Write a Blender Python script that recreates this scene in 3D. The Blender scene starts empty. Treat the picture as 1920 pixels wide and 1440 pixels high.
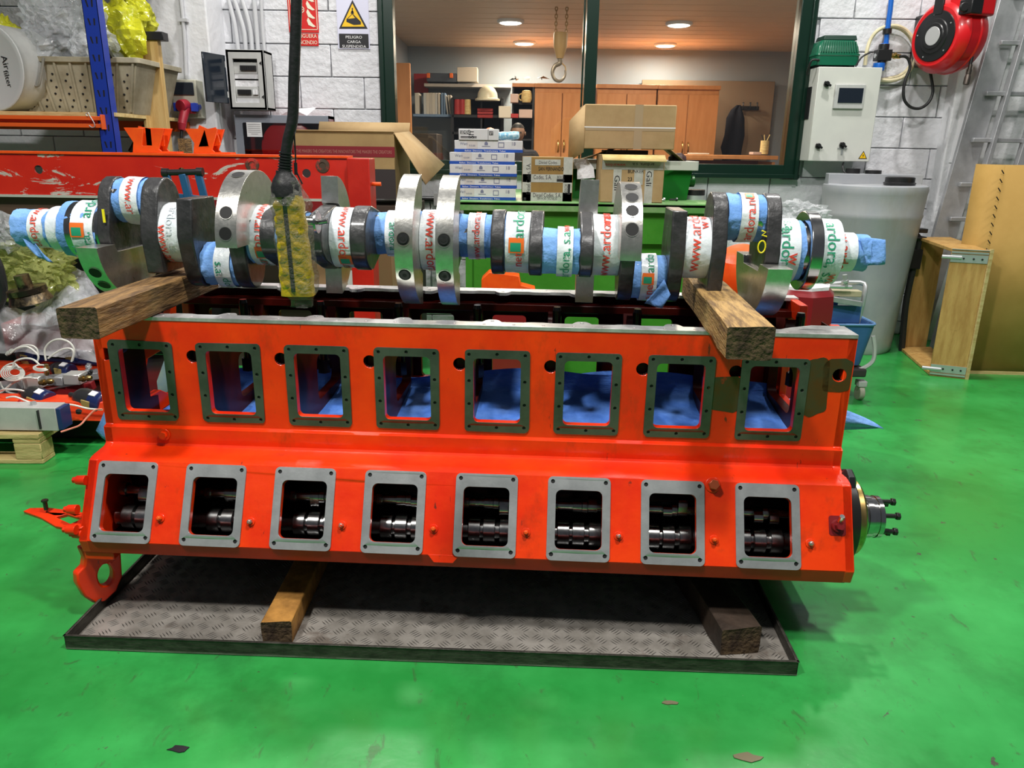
import bpy, bmesh, math, random
from math import sin, cos, tan, pi, radians, sqrt, atan2
from mathutils import Vector, Matrix, noise, geometry
S = bpy.context.scene
COL = S.collection
# ------------------------------------------------------------------ camera
F, TH, RO, EYE = 1430.0, radians(17.2), 0.0145, Vector((0, 0, 1.4))
cd = bpy.data.cameras.new('camera'); cam = bpy.data.objects.new('camera', cd); COL.objects.link(cam)
cd.sensor_fit = 'HORIZONTAL'; cd.sensor_width = 36; cd.lens = F / 1920 * 36; cd.clip_start = .05; cd.clip_end = 100
FW = Vector((0, cos(TH), -sin(TH))); UP = Vector((0, sin(TH), cos(TH))); RT = Vector((1, 0, 0))
cx_ = RT * cos(RO) + UP * sin(RO); cy_ = UP * cos(RO) - RT * sin(RO)
cam.matrix_world = Matrix(((cx_.x, cy_.x, -FW.x, 0), (cx_.y, cy_.y, -FW.y, 0), (cx_.z, cy_.z, -FW.z, EYE.z), (0, 0, 0, 1)))
S.camera = cam
# ------------------------------------------------------------------ light and exposure
S.view_settings.view_transform = 'Standard'; S.view_settings.look = 'None'
S.view_settings.exposure = 0.0; S.view_settings.gamma = 1; S.view_settings.use_curve_mapping = False
W = bpy.data.worlds.new('world'); S.world = W; W.use_nodes = True
W.node_tree.nodes['Background'].inputs[0].default_value = (.80, .88, 1, 1)
W.node_tree.nodes['Background'].inputs[1].default_value = 0.10
def lamp(name, loc, size, power, tgt=None, color=(1, .97, .93), sy=None):
    l = bpy.data.lights.new(name, 'AREA'); l.energy = power; l.size = size; l.color = color
    l.shape = 'RECTANGLE' if sy else 'DISK'
    if sy: l.size_y = sy
    o = bpy.data.objects.new(name, l); COL.objects.link(o); o.location = loc
    d = (Vector(tgt) if tgt else Vector((loc[0], loc[1], 0))) - Vector(loc)
    o.rotation_euler = d.to_track_quat('-Z', 'Y').to_euler()
    return o
lamp('high_bay_lamp', (2.1, 4.7, 4.7), .25, 115, (1.6, 3.6, 0))
lamp('high_bay_lamp', (-.9, 4.9, 4.9), .25, 115, (-.6, 3.6, 0))
lamp('high_bay_lamp', (.7, .85, 4.9), .4, 155, (.5, 1.6, 0))
lamp('high_bay_lamp', (-1.7, .3, 4.5), .4, 150, (-1.6, 2.4, 0))
lamp('high_bay_lamp', (3.3, 2.0, 4.8), .35, 50, (2.8, 2.6, 0))
# ------------------------------------------------------------------ pixel helpers (frame 1920 x 1440)
def ray(px, py):
    u, v = px - 960, py - 720
    a = u * cos(RO) + v * sin(RO); b = -u * sin(RO) + v * cos(RO)
    return FW * F + RT * a - UP * b
def aY(px, py, Y): d = ray(px, py); return EYE + d * (Y / d.y)
def aZ(px, py, z): d = ray(px, py); return EYE + d * ((z - EYE.z) / d.z)
# frame of the crankcase: origin, yaw, scale of the measured numbers
PSI, K = .05, .9
BX = Vector((cos(PSI), -sin(PSI), 0)); BY = Vector((sin(PSI), cos(PSI), 0)); BO = Vector((-.140, 2.167, .14))
def Bp(x, y, z): return BO + (BX * x + BY * y + Vector((0, 0, z))) * K
def bl(px, py, ly):
    d = ray(px, py); P = BO + BY * (ly * K); t = (P - EYE).dot(BY) / d.dot(BY); q = (EYE + d * t - BO) / K
    return Vector((q.dot(BX), q.dot(BY), q.z))
# ------------------------------------------------------------------ mesh builder
class MB:
    def __init__(s): s.v = []; s.f = []; s.m = []; s.mi = 0
    def add(s, vs, fs, mi=None):
        n = len(s.v); s.v += [Vector(p) for p in vs]; s.f += [[i + n for i in f] for f in fs]
        s.m += [s.mi if mi is None else mi] * len(fs); return s
    def box(s, c, d, R=None, mi=None, taper=1):
        hx, hy, hz = d[0] / 2, d[1] / 2, d[2] / 2; vs = []
        for z in (-1, 1):
            k = taper if z < 0 else 1
            for x, y in ((-1, -1), (1, -1), (1, 1), (-1, 1)):
                p = Vector((x * hx * k, y * hy * k, z * hz))
                if R is not None: p = R @ p
                vs.append(p + Vector(c))
        return s.add(vs, [(3, 2, 1, 0), (4, 5, 6, 7), (0, 1, 5, 4), (1, 2, 6, 5), (2, 3, 7, 6), (3, 0, 4, 7)], mi)
    def bar(s, a, b, w, h, upv=(0, 0, 1), mi=None):
        a, b = Vector(a), Vector(b); z = (b - a); L = z.length; z.normalize(); u = Vector(upv)
        x = u.cross(z)
        if x.length < 1e-4: x = Vector((1, 0, 0)).cross(z)
        x.normalize(); y = z.cross(x)
        R = Matrix((x, y, z)).transposed()
        return s.box((a + b) / 2, (w, h, L), R, mi)
    def cyl(s, a, b, r0, r1=None, n=20, caps=True, mi=None, r_in=0):
        a, b = Vector(a), Vector(b); r1 = r0 if r1 is None else r1
        z = (b - a).normalized(); x = z.orthogonal().normalized(); y = z.cross(x); vs = []
        rings = [(a, r0), (b, r1)]
        for p, r in rings:
            for i in range(n):
                t = 2 * pi * i / n; vs.append(p + x * (cos(t) * r) + y * (sin(t) * r))
        fs = [(i, (i + 1) % n, n + (i + 1) % n, n + i) for i in range(n)]
        if caps: fs += [list(range(n))[::-1], [n + i for i in range(n)]]
        return s.add(vs, fs, mi)
    def lathe(s, o, ax, prof, n=24, mi=None):
        o = Vector(o); z = Vector(ax).normalized(); x = z.orthogonal().normalized(); y = z.cross(x); vs = []; fs = []
        for h, r in prof:
            for i in range(n):
                t = 2 * pi * i / n; vs.append(o + z * h + x * (cos(t) * r) + y * (sin(t) * r))
        for k in range(len(prof) - 1):
            fs += [(k * n + i, k * n + (i + 1) % n, (k + 1) * n + (i + 1) % n, (k + 1) * n + i) for i in range(n)]
        fs += [list(range(n))[::-1], [(len(prof) - 1) * n + i for i in range(n)]]
        return s.add(vs, fs, mi)
    def tube(s, pts, r, n=8, mi=None, closed=False, sub=0):
        pts = [Vector(p) for p in pts]
        if sub: pts = smooth(pts, sub, closed)
        m = len(pts); vs = []; fs = []; x = None
        for i, p in enumerate(pts):
            a = pts[(i - 1) % m] if (closed or i > 0) else p; b = pts[(i + 1) % m] if (closed or i < m - 1) else p
            z = (b - a).normalized()
            x = z.orthogonal().normalized() if x is None else (x - z * x.dot(z)).normalized()
            y = z.cross(x)
            rr = r(i / (m - 1)) if callable(r) else r
            for k in range(n):
                t = 2 * pi * k / n; vs.append(p + x * (cos(t) * rr) + y * (sin(t) * rr))
        for i in range(m if closed else m - 1):
            j = (i + 1) % m
            fs += [(i * n + k, i * n + (k + 1) % n, j * n + (k + 1) % n, j * n + k) for k in range(n)]
        if not closed: fs += [list(range(n))[::-1], [(m - 1) * n + k for k in range(n)]]
        return s.add(vs, fs, mi)
    def plate(s, outer, holes, o, ux, uy, th, mi=None, him=None):
        """flat plate: outline with holes in the (ux,uy) plane at o, thickness th towards -(ux x uy)"""
        o, ux, uy = Vector(o), Vector(ux), Vector(uy); nz = ux.cross(uy).normalized()
        loops = [outer] + list(holes); flat = [p for l in loops for p in l]
        tri = geometry.tessellate_polygon([[Vector((p[0], p[1], 0)) for p in l] for l in loops]); n = len(flat)
        vs = [o + ux * p[0] + uy * p[1] for p in flat] + [o + ux * p[0] + uy * p[1] - nz * th for p in flat]
        fs = []
        for t in tri:
            a, b, c2 = [Vector(flat[i]) for i in t]
            ar = (b[0] - a[0]) * (c2[1] - a[1]) - (b[1] - a[1]) * (c2[0] - a[0])
            if abs(ar) < 1e-12: continue
            t = list(t) if ar > 0 else list(t)[::-1]
            fs += [t, [i + n for i in t[::-1]]]
        s.add(vs, fs, mi)
        k = 0; base = len(s.v) - 2 * n
        for li, l in enumerate(loops):
            m = len(l); ar = sum(l[i][0] * l[(i + 1) % m][1] - l[(i + 1) % m][0] * l[i][1] for i in range(m)); fl = []
            for i in range(m):
                a, b = base + k + i, base + k + (i + 1) % m
                q = [a, a + n, b + n, b]
                if (ar < 0) != (li > 0): q = q[::-1]
                fl.append(q)
            s.f += fl; s.m += [(him if (li and him is not None) else (s.mi if mi is None else mi))] * m; k += m
        return s
    def build(s, name, mats, parent=None, sc=1, bevel=0, smooth_=True, loc=None, rot=None, ang=35, seg=2):
        me = bpy.data.meshes.new(name); me.from_pydata([p * sc for p in s.v], [], s.f)
        mats = mats if isinstance(mats, (list, tuple)) else [mats]
        for m in mats: me.materials.append(m)
        me.polygons.foreach_set('material_index', s.m); me.update()
        o = bpy.data.objects.new(name, me); COL.objects.link(o)
        if smooth_:
            me.polygons.foreach_set('use_smooth', [True] * len(me.polygons)); me.set_sharp_from_angle(angle=radians(ang))
        if bevel:
            b = o.modifiers.new('b', 'BEVEL'); b.width = bevel; b.segments = seg; b.limit_method = 'ANGLE'; b.angle_limit = radians(40); b.harden_normals = False
        if parent: o.parent = parent
        if loc is not None: o.location = loc
        if rot is not None: o.rotation_euler = rot
        return o
def smooth(p, k=4, closed=False):
    out = []; n = len(p)
    for i in range(n if closed else n - 1):
        if closed: a, b, c, d = p[(i - 1) % n], p[i], p[(i + 1) % n], p[(i + 2) % n]
        else: a, b, c, d = p[max(i - 1, 0)], p[i], p[i + 1], p[min(i + 2, n - 1)]
        for j in range(k):
            t = j / k; out.append(.5 * ((2 * b) + (c - a) * t + (2 * a - 5 * b + 4 * c - d) * t * t + (3 * b - a - 3 * c + d) * t ** 3))
    if not closed: out.append(p[-1])
    return out
def tag(o, label, cat, group=None, kind=None):
    o['label'] = label; o['category'] = cat
    if group: o['group'] = group
    if kind: o['kind'] = kind
    return o
def thing(name, label, cat, loc=(0, 0, 0), rot=(0, 0, 0), group=None):
    o = bpy.data.objects.new(name, None); COL.objects.link(o); o.location = loc; o.rotation_euler = rot; o.empty_display_size = .05
    return tag(o, label, cat, group)
def struct(o): o['kind'] = 'structure'; return o
def dup(o, parent=None, loc=None):
    c = o.copy(); COL.objects.link(c)
    if parent: c.parent = parent
    if loc is not None: c.location = loc
    for ch in list(o.children): dup(ch, c)
    return c
def rect(x0, y0, x1, y1, r=0, n=4):
    if r <= 0: return [(x0, y0), (x1, y0), (x1, y1), (x0, y1)]
    out = []
    for cx, cy, a in ((x1 - r, y0 + r, -pi / 2), (x1 - r, y1 - r, 0), (x0 + r, y1 - r, pi / 2), (x0 + r, y0 + r, pi)):
        out += [(cx + r * cos(a + pi / 2 * i / n), cy + r * sin(a + pi / 2 * i / n)) for i in range(n + 1)]
    return out
def circ(x, y, r, n=12, a0=0): return [(x + r * cos(a0 + 2 * pi * i / n), y + r * sin(a0 + 2 * pi * i / n)) for i in range(n)]
# ------------------------------------------------------------------ text
FC = {}
def text_geo(txt):
    if txt in FC: return FC[txt]
    cu = bpy.data.curves.new('t', 'FONT'); cu.body = txt; cu.size = 1; cu.resolution_u = 2
    o = bpy.data.objects.new('t', cu); COL.objects.link(o); dg = bpy.context.evaluated_depsgraph_get(); dg.update()
    me = bpy.data.meshes.new_from_object(o.evaluated_get(dg))
    vs = [(v.co.x, v.co.y) for v in me.vertices]; fs = [list(p.vertices) for p in me.polygons]
    bpy.data.objects.remove(o); bpy.data.curves.remove(cu); bpy.data.meshes.remove(me)
    w = max(v[0] for v in vs) if vs else 0
    FC[txt] = (vs, fs, w); return FC[txt]
def put_text(mb, txt, o, ux, uy, h, mi, lift=.001, center=True, width=None):
    vs, fs, w = text_geo(txt); o, ux, uy = Vector(o), Vector(ux).normalized(), Vector(uy).normalized(); n = ux.cross(uy)
    sx = (width / w) if width else h
    off = w * sx / 2 if center else 0
    mb.add([o + ux * (v[0] * sx - off) + uy * (v[1] * h - (.35 * h if center else 0)) + n * lift for v in vs], fs, mi)
# ------------------------------------------------------------------ materials
def mat(name, col, rough=.5, metal=0, nz=0, nscale=8, col2=None, bump=0, bscale=40, coat=0, spec=.5, alpha=1, trans=0, emit=None, es=0, rvar=0, stretch=None, ior=1.45, cov=None):
    m = bpy.data.materials.new(name); m.use_nodes = True; t = m.node_tree; N = t.nodes; L = t.links; p = N['Principled BSDF']
    p.inputs['Base Color'].default_value = (*col, 1); p.inputs['Roughness'].default_value = rough; p.inputs['Metallic'].default_value = metal
    p.inputs['Specular IOR Level'].default_value = spec; p.inputs['Coat Weight'].default_value = coat; p.inputs['Coat Roughness'].default_value = .1
    p.inputs['Alpha'].default_value = alpha; p.inputs['Transmission Weight'].default_value = trans; p.inputs['IOR'].default_value = ior
    if emit: p.inputs['Emission Color'].default_value = (*emit, 1); p.inputs['Emission Strength'].default_value = es
    if col2 or bump or rvar:
        tc = N.new('ShaderNodeTexCoord'); mp = N.new('ShaderNodeMapping'); L.new(tc.outputs['Object'], mp.inputs[0])
        if stretch: mp.inputs['Scale'].default_value = stretch
    if col2:
        n = N.new('ShaderNodeTexNoise'); n.inputs['Scale'].default_value = nscale; n.inputs['Detail'].default_value = 6; n.inputs['Roughness'].default_value = .65; L.new(mp.outputs[0], n.inputs['Vector'])
        r = N.new('ShaderNodeValToRGB'); c0, c1 = cov or (.4, .62); r.color_ramp.elements[0].position = c0; r.color_ramp.elements[1].position = c1
        r.color_ramp.elements[0].color = (*col, 1); r.color_ramp.elements[1].color = (*col2, 1); L.new(n.outputs['Fac'], r.inputs[0]); L.new(r.outputs[0], p.inputs['Base Color'])
    if rvar:
        n = N.new('ShaderNodeTexNoise'); n.inputs['Scale'].default_value = nscale * 1.7; n.inputs['Detail'].default_value = 5; L.new(mp.outputs[0], n.inputs['Vector'])
        a = N.new('ShaderNodeMapRange'); a.inputs['To Min'].default_value = max(0, rough - rvar); a.inputs['To Max'].default_value = min(1, rough + rvar); L.new(n.outputs['Fac'], a.inputs['Value']); L.new(a.outputs[0], p.inputs['Roughness'])
    if bump:
        n = N.new('ShaderNodeTexNoise'); n.inputs['Scale'].default_value = bscale; n.inputs['Detail'].default_value = 4; L.new(mp.outputs[0], n.inputs['Vector'])
        b = N.new('ShaderNodeBump'); b.inputs['Strength'].default_value = bump; b.inputs['Distance'].default_value = .01; L.new(n.outputs['Fac'], b.inputs['Height']); L.new(b.outputs[0], p.inputs['Normal'])
    return m
def layer(m, col, scale, lo, hi, amount=1, stretch=None, detail=8, metal=None, rough=None, seed=0, dist=0):
    """adds a worn / dirty layer over the current base colour of a material by a noise threshold"""
    t = m.node_tree; N = t.nodes; L = t.links; p = N['Principled BSDF']
    tc = N.new('ShaderNodeTexCoord'); mp = N.new('ShaderNodeMapping'); mp.inputs['Location'].default_value = (seed, seed * .7, seed * 1.3); L.new(tc.outputs['Object'], mp.inputs[0])
    if stretch: mp.inputs['Scale'].default_value = stretch
    n = N.new('ShaderNodeTexNoise'); n.inputs['Scale'].default_value = scale; n.inputs['Detail'].default_value = detail; n.inputs['Roughness'].default_value = .7; n.inputs['Distortion'].default_value = dist; L.new(mp.outputs[0], n.inputs['Vector'])
    r = N.new('ShaderNodeMapRange'); r.inputs['From Min'].default_value = lo; r.inputs['From Max'].default_value = hi; r.inputs['To Max'].default_value = amount; L.new(n.outputs['Fac'], r.inputs['Value'])
    mx = N.new('ShaderNodeMix'); mx.data_type = 'RGBA'; L.new(r.outputs[0], mx.inputs['Factor'])
    bc = p.inputs['Base Color']
    if bc.is_linked: L.new(bc.links[0].from_socket, mx.inputs['A'])
    else: mx.inputs['A'].default_value = bc.default_value
    mx.inputs['B'].default_value = (*col, 1); L.new(mx.outputs['Result'], bc)
    for nm, val in (('Metallic', metal), ('Roughness', rough)):
        if val is None: continue
        k = N.new('ShaderNodeMix'); k.data_type = 'FLOAT'; L.new(r.outputs[0], k.inputs['Factor']); s_ = p.inputs[nm]
        if s_.is_linked: L.new(s_.links[0].from_socket, k.inputs['A'])
        else: k.inputs['A'].default_value = s_.default_value
        k.inputs['B'].default_value = val; L.new(k.outputs['Result'], s_)
    return m
def film(name, col, dens=.35, rough=.15, nscale=12, colour_fac=None):
    """crumpled clear plastic film: partly see-through, glossy"""
    m = bpy.data.materials.new(name); m.use_nodes = True; t = m.node_tree; N = t.nodes; L = t.links
    for n in list(N): N.remove(n)
    out = N.new('ShaderNodeOutputMaterial'); tr = N.new('ShaderNodeBsdfTransparent'); pb = N.new('ShaderNodeBsdfPrincipled'); mx = N.new('ShaderNodeMixShader')
    pb.inputs['Base Color'].default_value = (*col, 1); pb.inputs['Roughness'].default_value = rough; pb.inputs['Specular IOR Level'].default_value = .8
    tr.inputs[0].default_value = (*[min(1, c * .5 + .5) for c in col], 1)
    tc = N.new('ShaderNodeTexCoord'); n = N.new('ShaderNodeTexNoise'); n.inputs['Scale'].default_value = nscale; n.inputs['Detail'].default_value = 5; L.new(tc.outputs['Object'], n.inputs['Vector'])
    r = N.new('ShaderNodeMapRange'); r.inputs['From Min'].default_value = .3; r.inputs['From Max'].default_value = .7; r.inputs['To Min'].default_value = dens * .5; r.inputs['To Max'].default_value = min(1, dens * 1.5)
    L.new(n.outputs['Fac'], r.inputs['Value']); L.new(r.outputs[0], mx.inputs[0]); L.new(tr.outputs[0], mx.inputs[1]); L.new(pb.outputs[0], mx.inputs[2]); L.new(mx.outputs[0], out.inputs[0])
    b = N.new('ShaderNodeBump'); b.inputs['Strength'].default_value = .4; b.inputs['Distance'].default_value = .02
    n2 = N.new('ShaderNodeTexNoise'); n2.inputs['Scale'].default_value = nscale * 3; n2.inputs['Distortion'].default_value = 1.5; L.new(tc.outputs['Object'], n2.inputs['Vector']); L.new(n2.outputs['Fac'], b.inputs['Height']); L.new(b.outputs[0], pb.inputs['Normal'])
    return m
m_red = mat('red_enamel', (.76, .023, .002), .32, nscale=3, col2=(.90, .048, .002), rvar=.12, bump=.12, bscale=25, coat=.2)
layer(m_red, (.30, .03, .006), 6, .56, .70, .6, seed=3, stretch=(1, 1, .5)); layer(m_red, (.03, .02, .012), 22, .65, .69, .8, seed=9, stretch=(1.6, 1, .4), dist=.5)
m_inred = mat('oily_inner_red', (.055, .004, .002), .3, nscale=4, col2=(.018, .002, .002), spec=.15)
m_black = mat('oily_black', (.012, .011, .010), .3, coat=.3)
m_steel = mat('machined_plate_steel', (.36, .36, .37), .38, .55, nscale=9, col2=(.46, .46, .47), rvar=.08, bump=.03, bscale=150)
m_plate2 = mat('oiled_plate_steel', (.20, .22, .20), .3, 1, nscale=12, col2=(.30, .32, .30), rvar=.1, bump=.04, bscale=120)
m_deck = mat('bare_deck_steel', (.60, .60, .59), .4, .55, nscale=10, col2=(.36, .36, .36), rvar=.12)
m_dark = mat('dark_hole', (.006, .006, .006), .6)
m_web = mat('forged_web_under_film', (.020, .020, .021), .42, nscale=14, col2=(.042, .041, .042), coat=.35, bump=.6, bscale=22)
m_cw = mat('machined_counterweight', (.52, .51, .47), .30, .9, nscale=45, col2=(.60, .59, .55), rvar=.07, bump=.05, bscale=120)
m_shaft = mat('polished_shaft_steel', (.55, .54, .52), .16, 1, nscale=10, col2=(.42, .41, .4), rvar=.08)
m_cam = mat('camshaft_steel', (.40, .40, .39), .25, 1, nscale=18, col2=(.26, .26, .26), rvar=.1)
m_blue = mat('blue_wiping_paper', (.16, .34, .74), .8, nscale=6, col2=(.22, .42, .82), bump=.5, bscale=60, spec=.2)
m_bluedk = mat('blue_paper_roll', (.05, .15, .52), .85, nscale=10, col2=(.09, .22, .62), bump=.7, bscale=26, spec=.2, stretch=(1, 1, 3))
m_tape = mat('white_printed_tape', (.80, .84, .86), .35, nscale=14, col2=(.66, .72, .78), bump=.5, bscale=30, coat=.3)
m_tred = mat('tape_red_print', (.75, .06, .03), .45); m_tgreen = mat('tape_green_print', (.02, .30, .16), .45); m_torange = mat('tape_orange_print', (.85, .16, .02), .45)
m_tfaint = mat('tape_faint_print', (.60, .64, .66), .45)
m_white = mat('white_paint', (.72, .73, .75), .6, nscale=2.5, col2=(.80, .81, .83), bump=.6, bscale=30)
m_wood = mat('aged_timber', (.30, .17, .06), .75, nscale=7, col2=(.10, .055, .022), bump=.7, bscale=20, stretch=(7, 1, 7), cov=(.35, .6))
m_woodend = mat('timber_end_grain', (.10, .065, .03), .9, nscale=30, col2=(.035, .02, .01), bump=1, bscale=60)
m_ply = mat('yellow_plywood', (.52, .32, .10), .6, nscale=4, col2=(.40, .22, .06), bump=.15, bscale=30, stretch=(6, 6, 1))
layer(m_ply, (.12, .06, .02), 6, .66, .70, .7, seed=4, stretch=(1, 1, 3))
m_pine = mat('pale_pine', (.66, .52, .24), .7, nscale=6, col2=(.52, .36, .14), bump=.3, bscale=30, stretch=(1, 8, 8))
m_card = mat('brown_cardboard', (.42, .29, .14), .8, nscale=5, col2=(.36, .24, .11), bump=.15, bscale=18)
m_card2 = mat('golden_cardboard', (.44, .27, .07), .8, nscale=2, col2=(.37, .22, .05), bump=.1, bscale=12)
layer(m_card2, (.14, .08, .02), 7, .68, .72, .7, seed=2)
m_rubber = mat('black_rubber', (.015, .015, .016), .45, bump=.2, bscale=60)
m_blackpl = mat('black_plastic', (.014, .014, .015), .35)
m_grey = mat('light_grey_enamel', (.62, .63, .58), .45, nscale=3, col2=(.58, .59, .55))
m_greypl = mat('grey_plastic', (.50, .51, .49), .5, nscale=5, col2=(.42, .43, .42))
m_brass = mat('brass', (.55, .38, .14), .3, 1, rvar=.1)
m_alu = mat('aluminium', (.42, .43, .44), .42, .45, nscale=9, col2=(.34, .35, .36), rvar=.12)
m_zinc = mat('zinc_steel', (.55, .57, .58), .35, .6, rvar=.1)
m_dgreen = mat('dark_green_frame', (.002, .018, .010), .3, coat=.3)
m_green = mat('green_bench_paint', (.035, .22, .012), .5, nscale=4, col2=(.05, .26, .02), bump=.1)
m_greentop = mat('worn_green_bench_top', (.10, .30, .07), .45, nscale=6, col2=(.22, .36, .16), bump=.1)
m_crimson = mat('dark_crimson_enamel', (.20, .012, .015), .3, coat=.3)
m_reelred = mat('glossy_red_plastic', (.62, .008, .012), .3, coat=.3, bump=.1, bscale=8)
m_text = mat('black_ink', (.01, .01, .012), .6)
m_wtext = mat('white_ink', (.8, .8, .8), .6)
m_wire = mat('white_cable', (.72, .72, .66), .45)
m_orange = mat('orange_rail_paint', (.85, .10, .008), .35, nscale=6, col2=(.75, .06, .006), bump=.1)
# ------------------------------------------------------------------ floor
m_floor = mat('green_painted_floor', (.018, .255, .042), .33, nscale=1.3, col2=(.036, .36, .075), bump=.10, bscale=14, rvar=.12, coat=.15)
layer(m_floor, (.012, .14, .02), 2.6, .50, .70, .6, seed=5, detail=12)
layer(m_floor, (.045, .10, .035), 20, .60, .66, .6, seed=1, stretch=(1, .45, 1), dist=.6)
layer(m_floor, (.07, .06, .05), 6.5, .672, .68, .95, seed=12, detail=10, dist=.4)
layer(m_floor, (.06, .045, .03), 26, .70, .71, .9, seed=22, detail=5)
layer(m_floor, (.45, .62, .45), 70, .745, .755, .9, seed=7, detail=3)
b = MB(); b.box((0, 3.2, -.05), (12, 13, .1)); fl = struct(b.build('floor', m_floor, smooth_=False))
# ------------------------------------------------------------------ workshop wall of painted blocks
YW, HC = 6.05, .2215
m_joint = mat('block_joint', (.60, .61, .63), .85, bump=.3)
m_block = mat('painted_block', (.66, .67, .70), .62, nscale=2, col2=(.72, .73, .76), bump=.9, bscale=22)
WX0, WX1, WZ0, WZ1 = -1.0, 2.14, 1.205, 3.0
b = MB(); b.box((-2.6, YW + .1, 1.7), (3.2, .18, 3.4)); b.box((3.6, YW + .1, 1.7), (2.92, .18, 3.4)); b.box((.57, YW + .1, .6), (3.14, .18, 1.205)); b.box((.57, YW + .1, 3.2), (3.14, .18, .4))
wall = struct(b.build('wall_back', m_joint, smooth_=False))
cache = {}
def block(x0, x1, z0, z1):
    w, h = round(x1 - x0, 3), round(z1 - z0, 3)
    if w < .05 or h < .04: return
    if (w, h) not in cache:
        q = MB(); q.box((0, 0, 0), (w - .007, .03, h - .007)); o = q.build('block', m_block, wall, bevel=.004, seg=1); cache[(w, h)] = o
    else:
        o = cache[(w, h)].copy(); COL.objects.link(o)
    o.location = ((x0 + x1) / 2, YW - .002, (z0 + z1) / 2)
rnd = random.Random(3)
for r in range(0, 14):
    z0 = 1.2065 - HC * 6 + r * HC + .009; z1 = z0 + HC
    if z1 < .1: continue
    z0 = max(z0, 0)
    off = 0 if r % 2 else .2365
    x = -4.2 + off
    while x < 5.0:
        xa, xb = x, x + .473
        if z0 > WZ0 - .05 and xb > WX0 and xa < WX1:
            if xa < WX0 - .06: block(xa, WX0, z0, z1)
            if xb > WX1 + .06: block(WX1, xb, z0, z1)
        else: block(xa, xb, z0, z1)
        x += .473
# plastered pillar and its flank on the left, square column on the right
PY = 5.72
xa, xb = aY(290, 150, PY).x, aY(399, 150, PY).x
b = MB(); b.box(((xa + xb) / 2, (PY + YW) / 2, 1.7), (xb - xa, YW - PY, 3.4))
struct(b.build('trim_1', mat('plastered_pillar', (.70, .71, .74), .55, nscale=2, col2=(.76, .77, .79), bump=1, bscale=9), smooth_=False, bevel=.01))
xa = aY(1835, 60, 5.75).x
b = MB(); b.box((xa + .75, 6.02, 1.7), (1.5, .22, 3.4)); struct(b.build('trim_2', m_white, bevel=.01))
# ------------------------------------------------------------------ window
b = MB(); fr = .11; YF = YW - .02
b.box((WX0 + fr / 2, YF, 2.1), (fr, .12, 1.8)); b.box((WX1 - fr * .55, YF, 2.1), (fr * 1.1, .12, 1.8)); b.box(((WX0 + WX1) / 2, YF, WZ0 + .05), (WX1 - WX0 - .002, .116, .1)); b.box(((WX0 + WX1) / 2, YF, WZ1 - .05), (WX1 - WX0 - .002, .116, .1))
for x in (WX0 + .025, WX1 - .03): b.box((x, YF - .07, 2.1), (.03, .03, 1.8))
b.box(((WX0 + WX1) / 2, YF - .07, WZ0 + .018), (WX1 - WX0 - .002, .026, .03))
win = struct(b.build('window_1', m_dgreen, bevel=.004)); 
b = MB(); xm = aY(1108, 100, YF).x; b.box((xm, YF, 2.1), (.085, .1, 1.62)); b.box((xm - .06, YF - .03, 2.1), (.012, .03, 1.62)); b.build('mullion', m_dgreen, win, bevel=.003)
glass = bpy.data.materials.new('window_glass'); glass.use_nodes = True; t = glass.node_tree
for n in list(t.nodes): t.nodes.remove(n)
o_ = t.nodes.new('ShaderNodeOutputMaterial'); tr = t.nodes.new('ShaderNodeBsdfTransparent'); gl = t.nodes.new('ShaderNodeBsdfGlossy'); mx = t.nodes.new('ShaderNodeMixShader'); fz = t.nodes.new('ShaderNodeFresnel')
gl.inputs['Roughness'].default_value = .02; tr.inputs[0].default_value = (.93, .95, .94, 1); fz.inputs[0].default_value = 1.7
t.links.new(fz.outputs[0], mx.inputs[0]); t.links.new(tr.outputs[0], mx.inputs[1]); t.links.new(gl.outputs[0], mx.inputs[2]); t.links.new(mx.outputs[0], o_.inputs[0])
for x0, x1 in ((WX0 + fr, xm - .04), (xm + .04, WX1 - fr * 1.1)):
    b = MB(); b.box(((x0 + x1) / 2, YF, 2.1), (x1 - x0, .006, 1.62)); b.build('pane', glass, win, smooth_=False)
# ------------------------------------------------------------------ office behind the window
m_offwall = mat('office_wall_blue_grey', (.26, .31, .36), .8, nscale=1, col2=(.27, .30, .32))
m_offr = mat('office_wall_pinkish', (.42, .34, .30), .8)
m_offceil = mat('tan_ceiling_plank', (.60, .46, .33), .5)
m_beech = mat('beech_veneer', (.52, .22, .075), .45, nscale=3, col2=(.45, .18, .055), stretch=(5, 5, .6), coat=.1)
YB, ZC = 10.6, 2.62
b = MB(); b.box((1.3, YB + .05, 1.4), (6.2, .1, 2.8)); struct(b.build('wall_office_back', m_offwall, smooth_=False))
b = MB(); b.box((3.95, 8.4, 1.4), (.1, 4.4, 2.8)); struct(b.build('wall_office_right', m_offr, smooth_=False))
b = MB(); b.box((-1.45, 8.4, 1.4), (.1, 4.4, 2.8)); struct(b.build('wall_office_left', m_offwall, smooth_=False))
b = MB(); b.box((1.25, 8.4, -.02), (5.4, 4.5, .1)); struct(b.build('floor_office', mat('office_floor', (.08, .08, .085), .5), smooth_=False))
b = MB(); b.box((1.25, 8.38, ZC + .1), (5.4, 4.5, .1)); ceil = struct(b.build('ceiling_office', m_dark, smooth_=False))
y = 6.22; pl = None
while y < YB:
    if pl is None: q = MB(); q.box((0, 0, 0), (5.3, .285, .03)); pl = q.build('plank', m_offceil, ceil, bevel=.005, seg=1); o = pl
    else: o = pl.copy(); COL.objects.link(o)
    o.location = (1.25, y + .14, ZC + .02); y += .3
m_led = mat('lit_diffuser', (1, .95, .85), .5, emit=(1, .93, .80), es=9)
t0 = None
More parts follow.
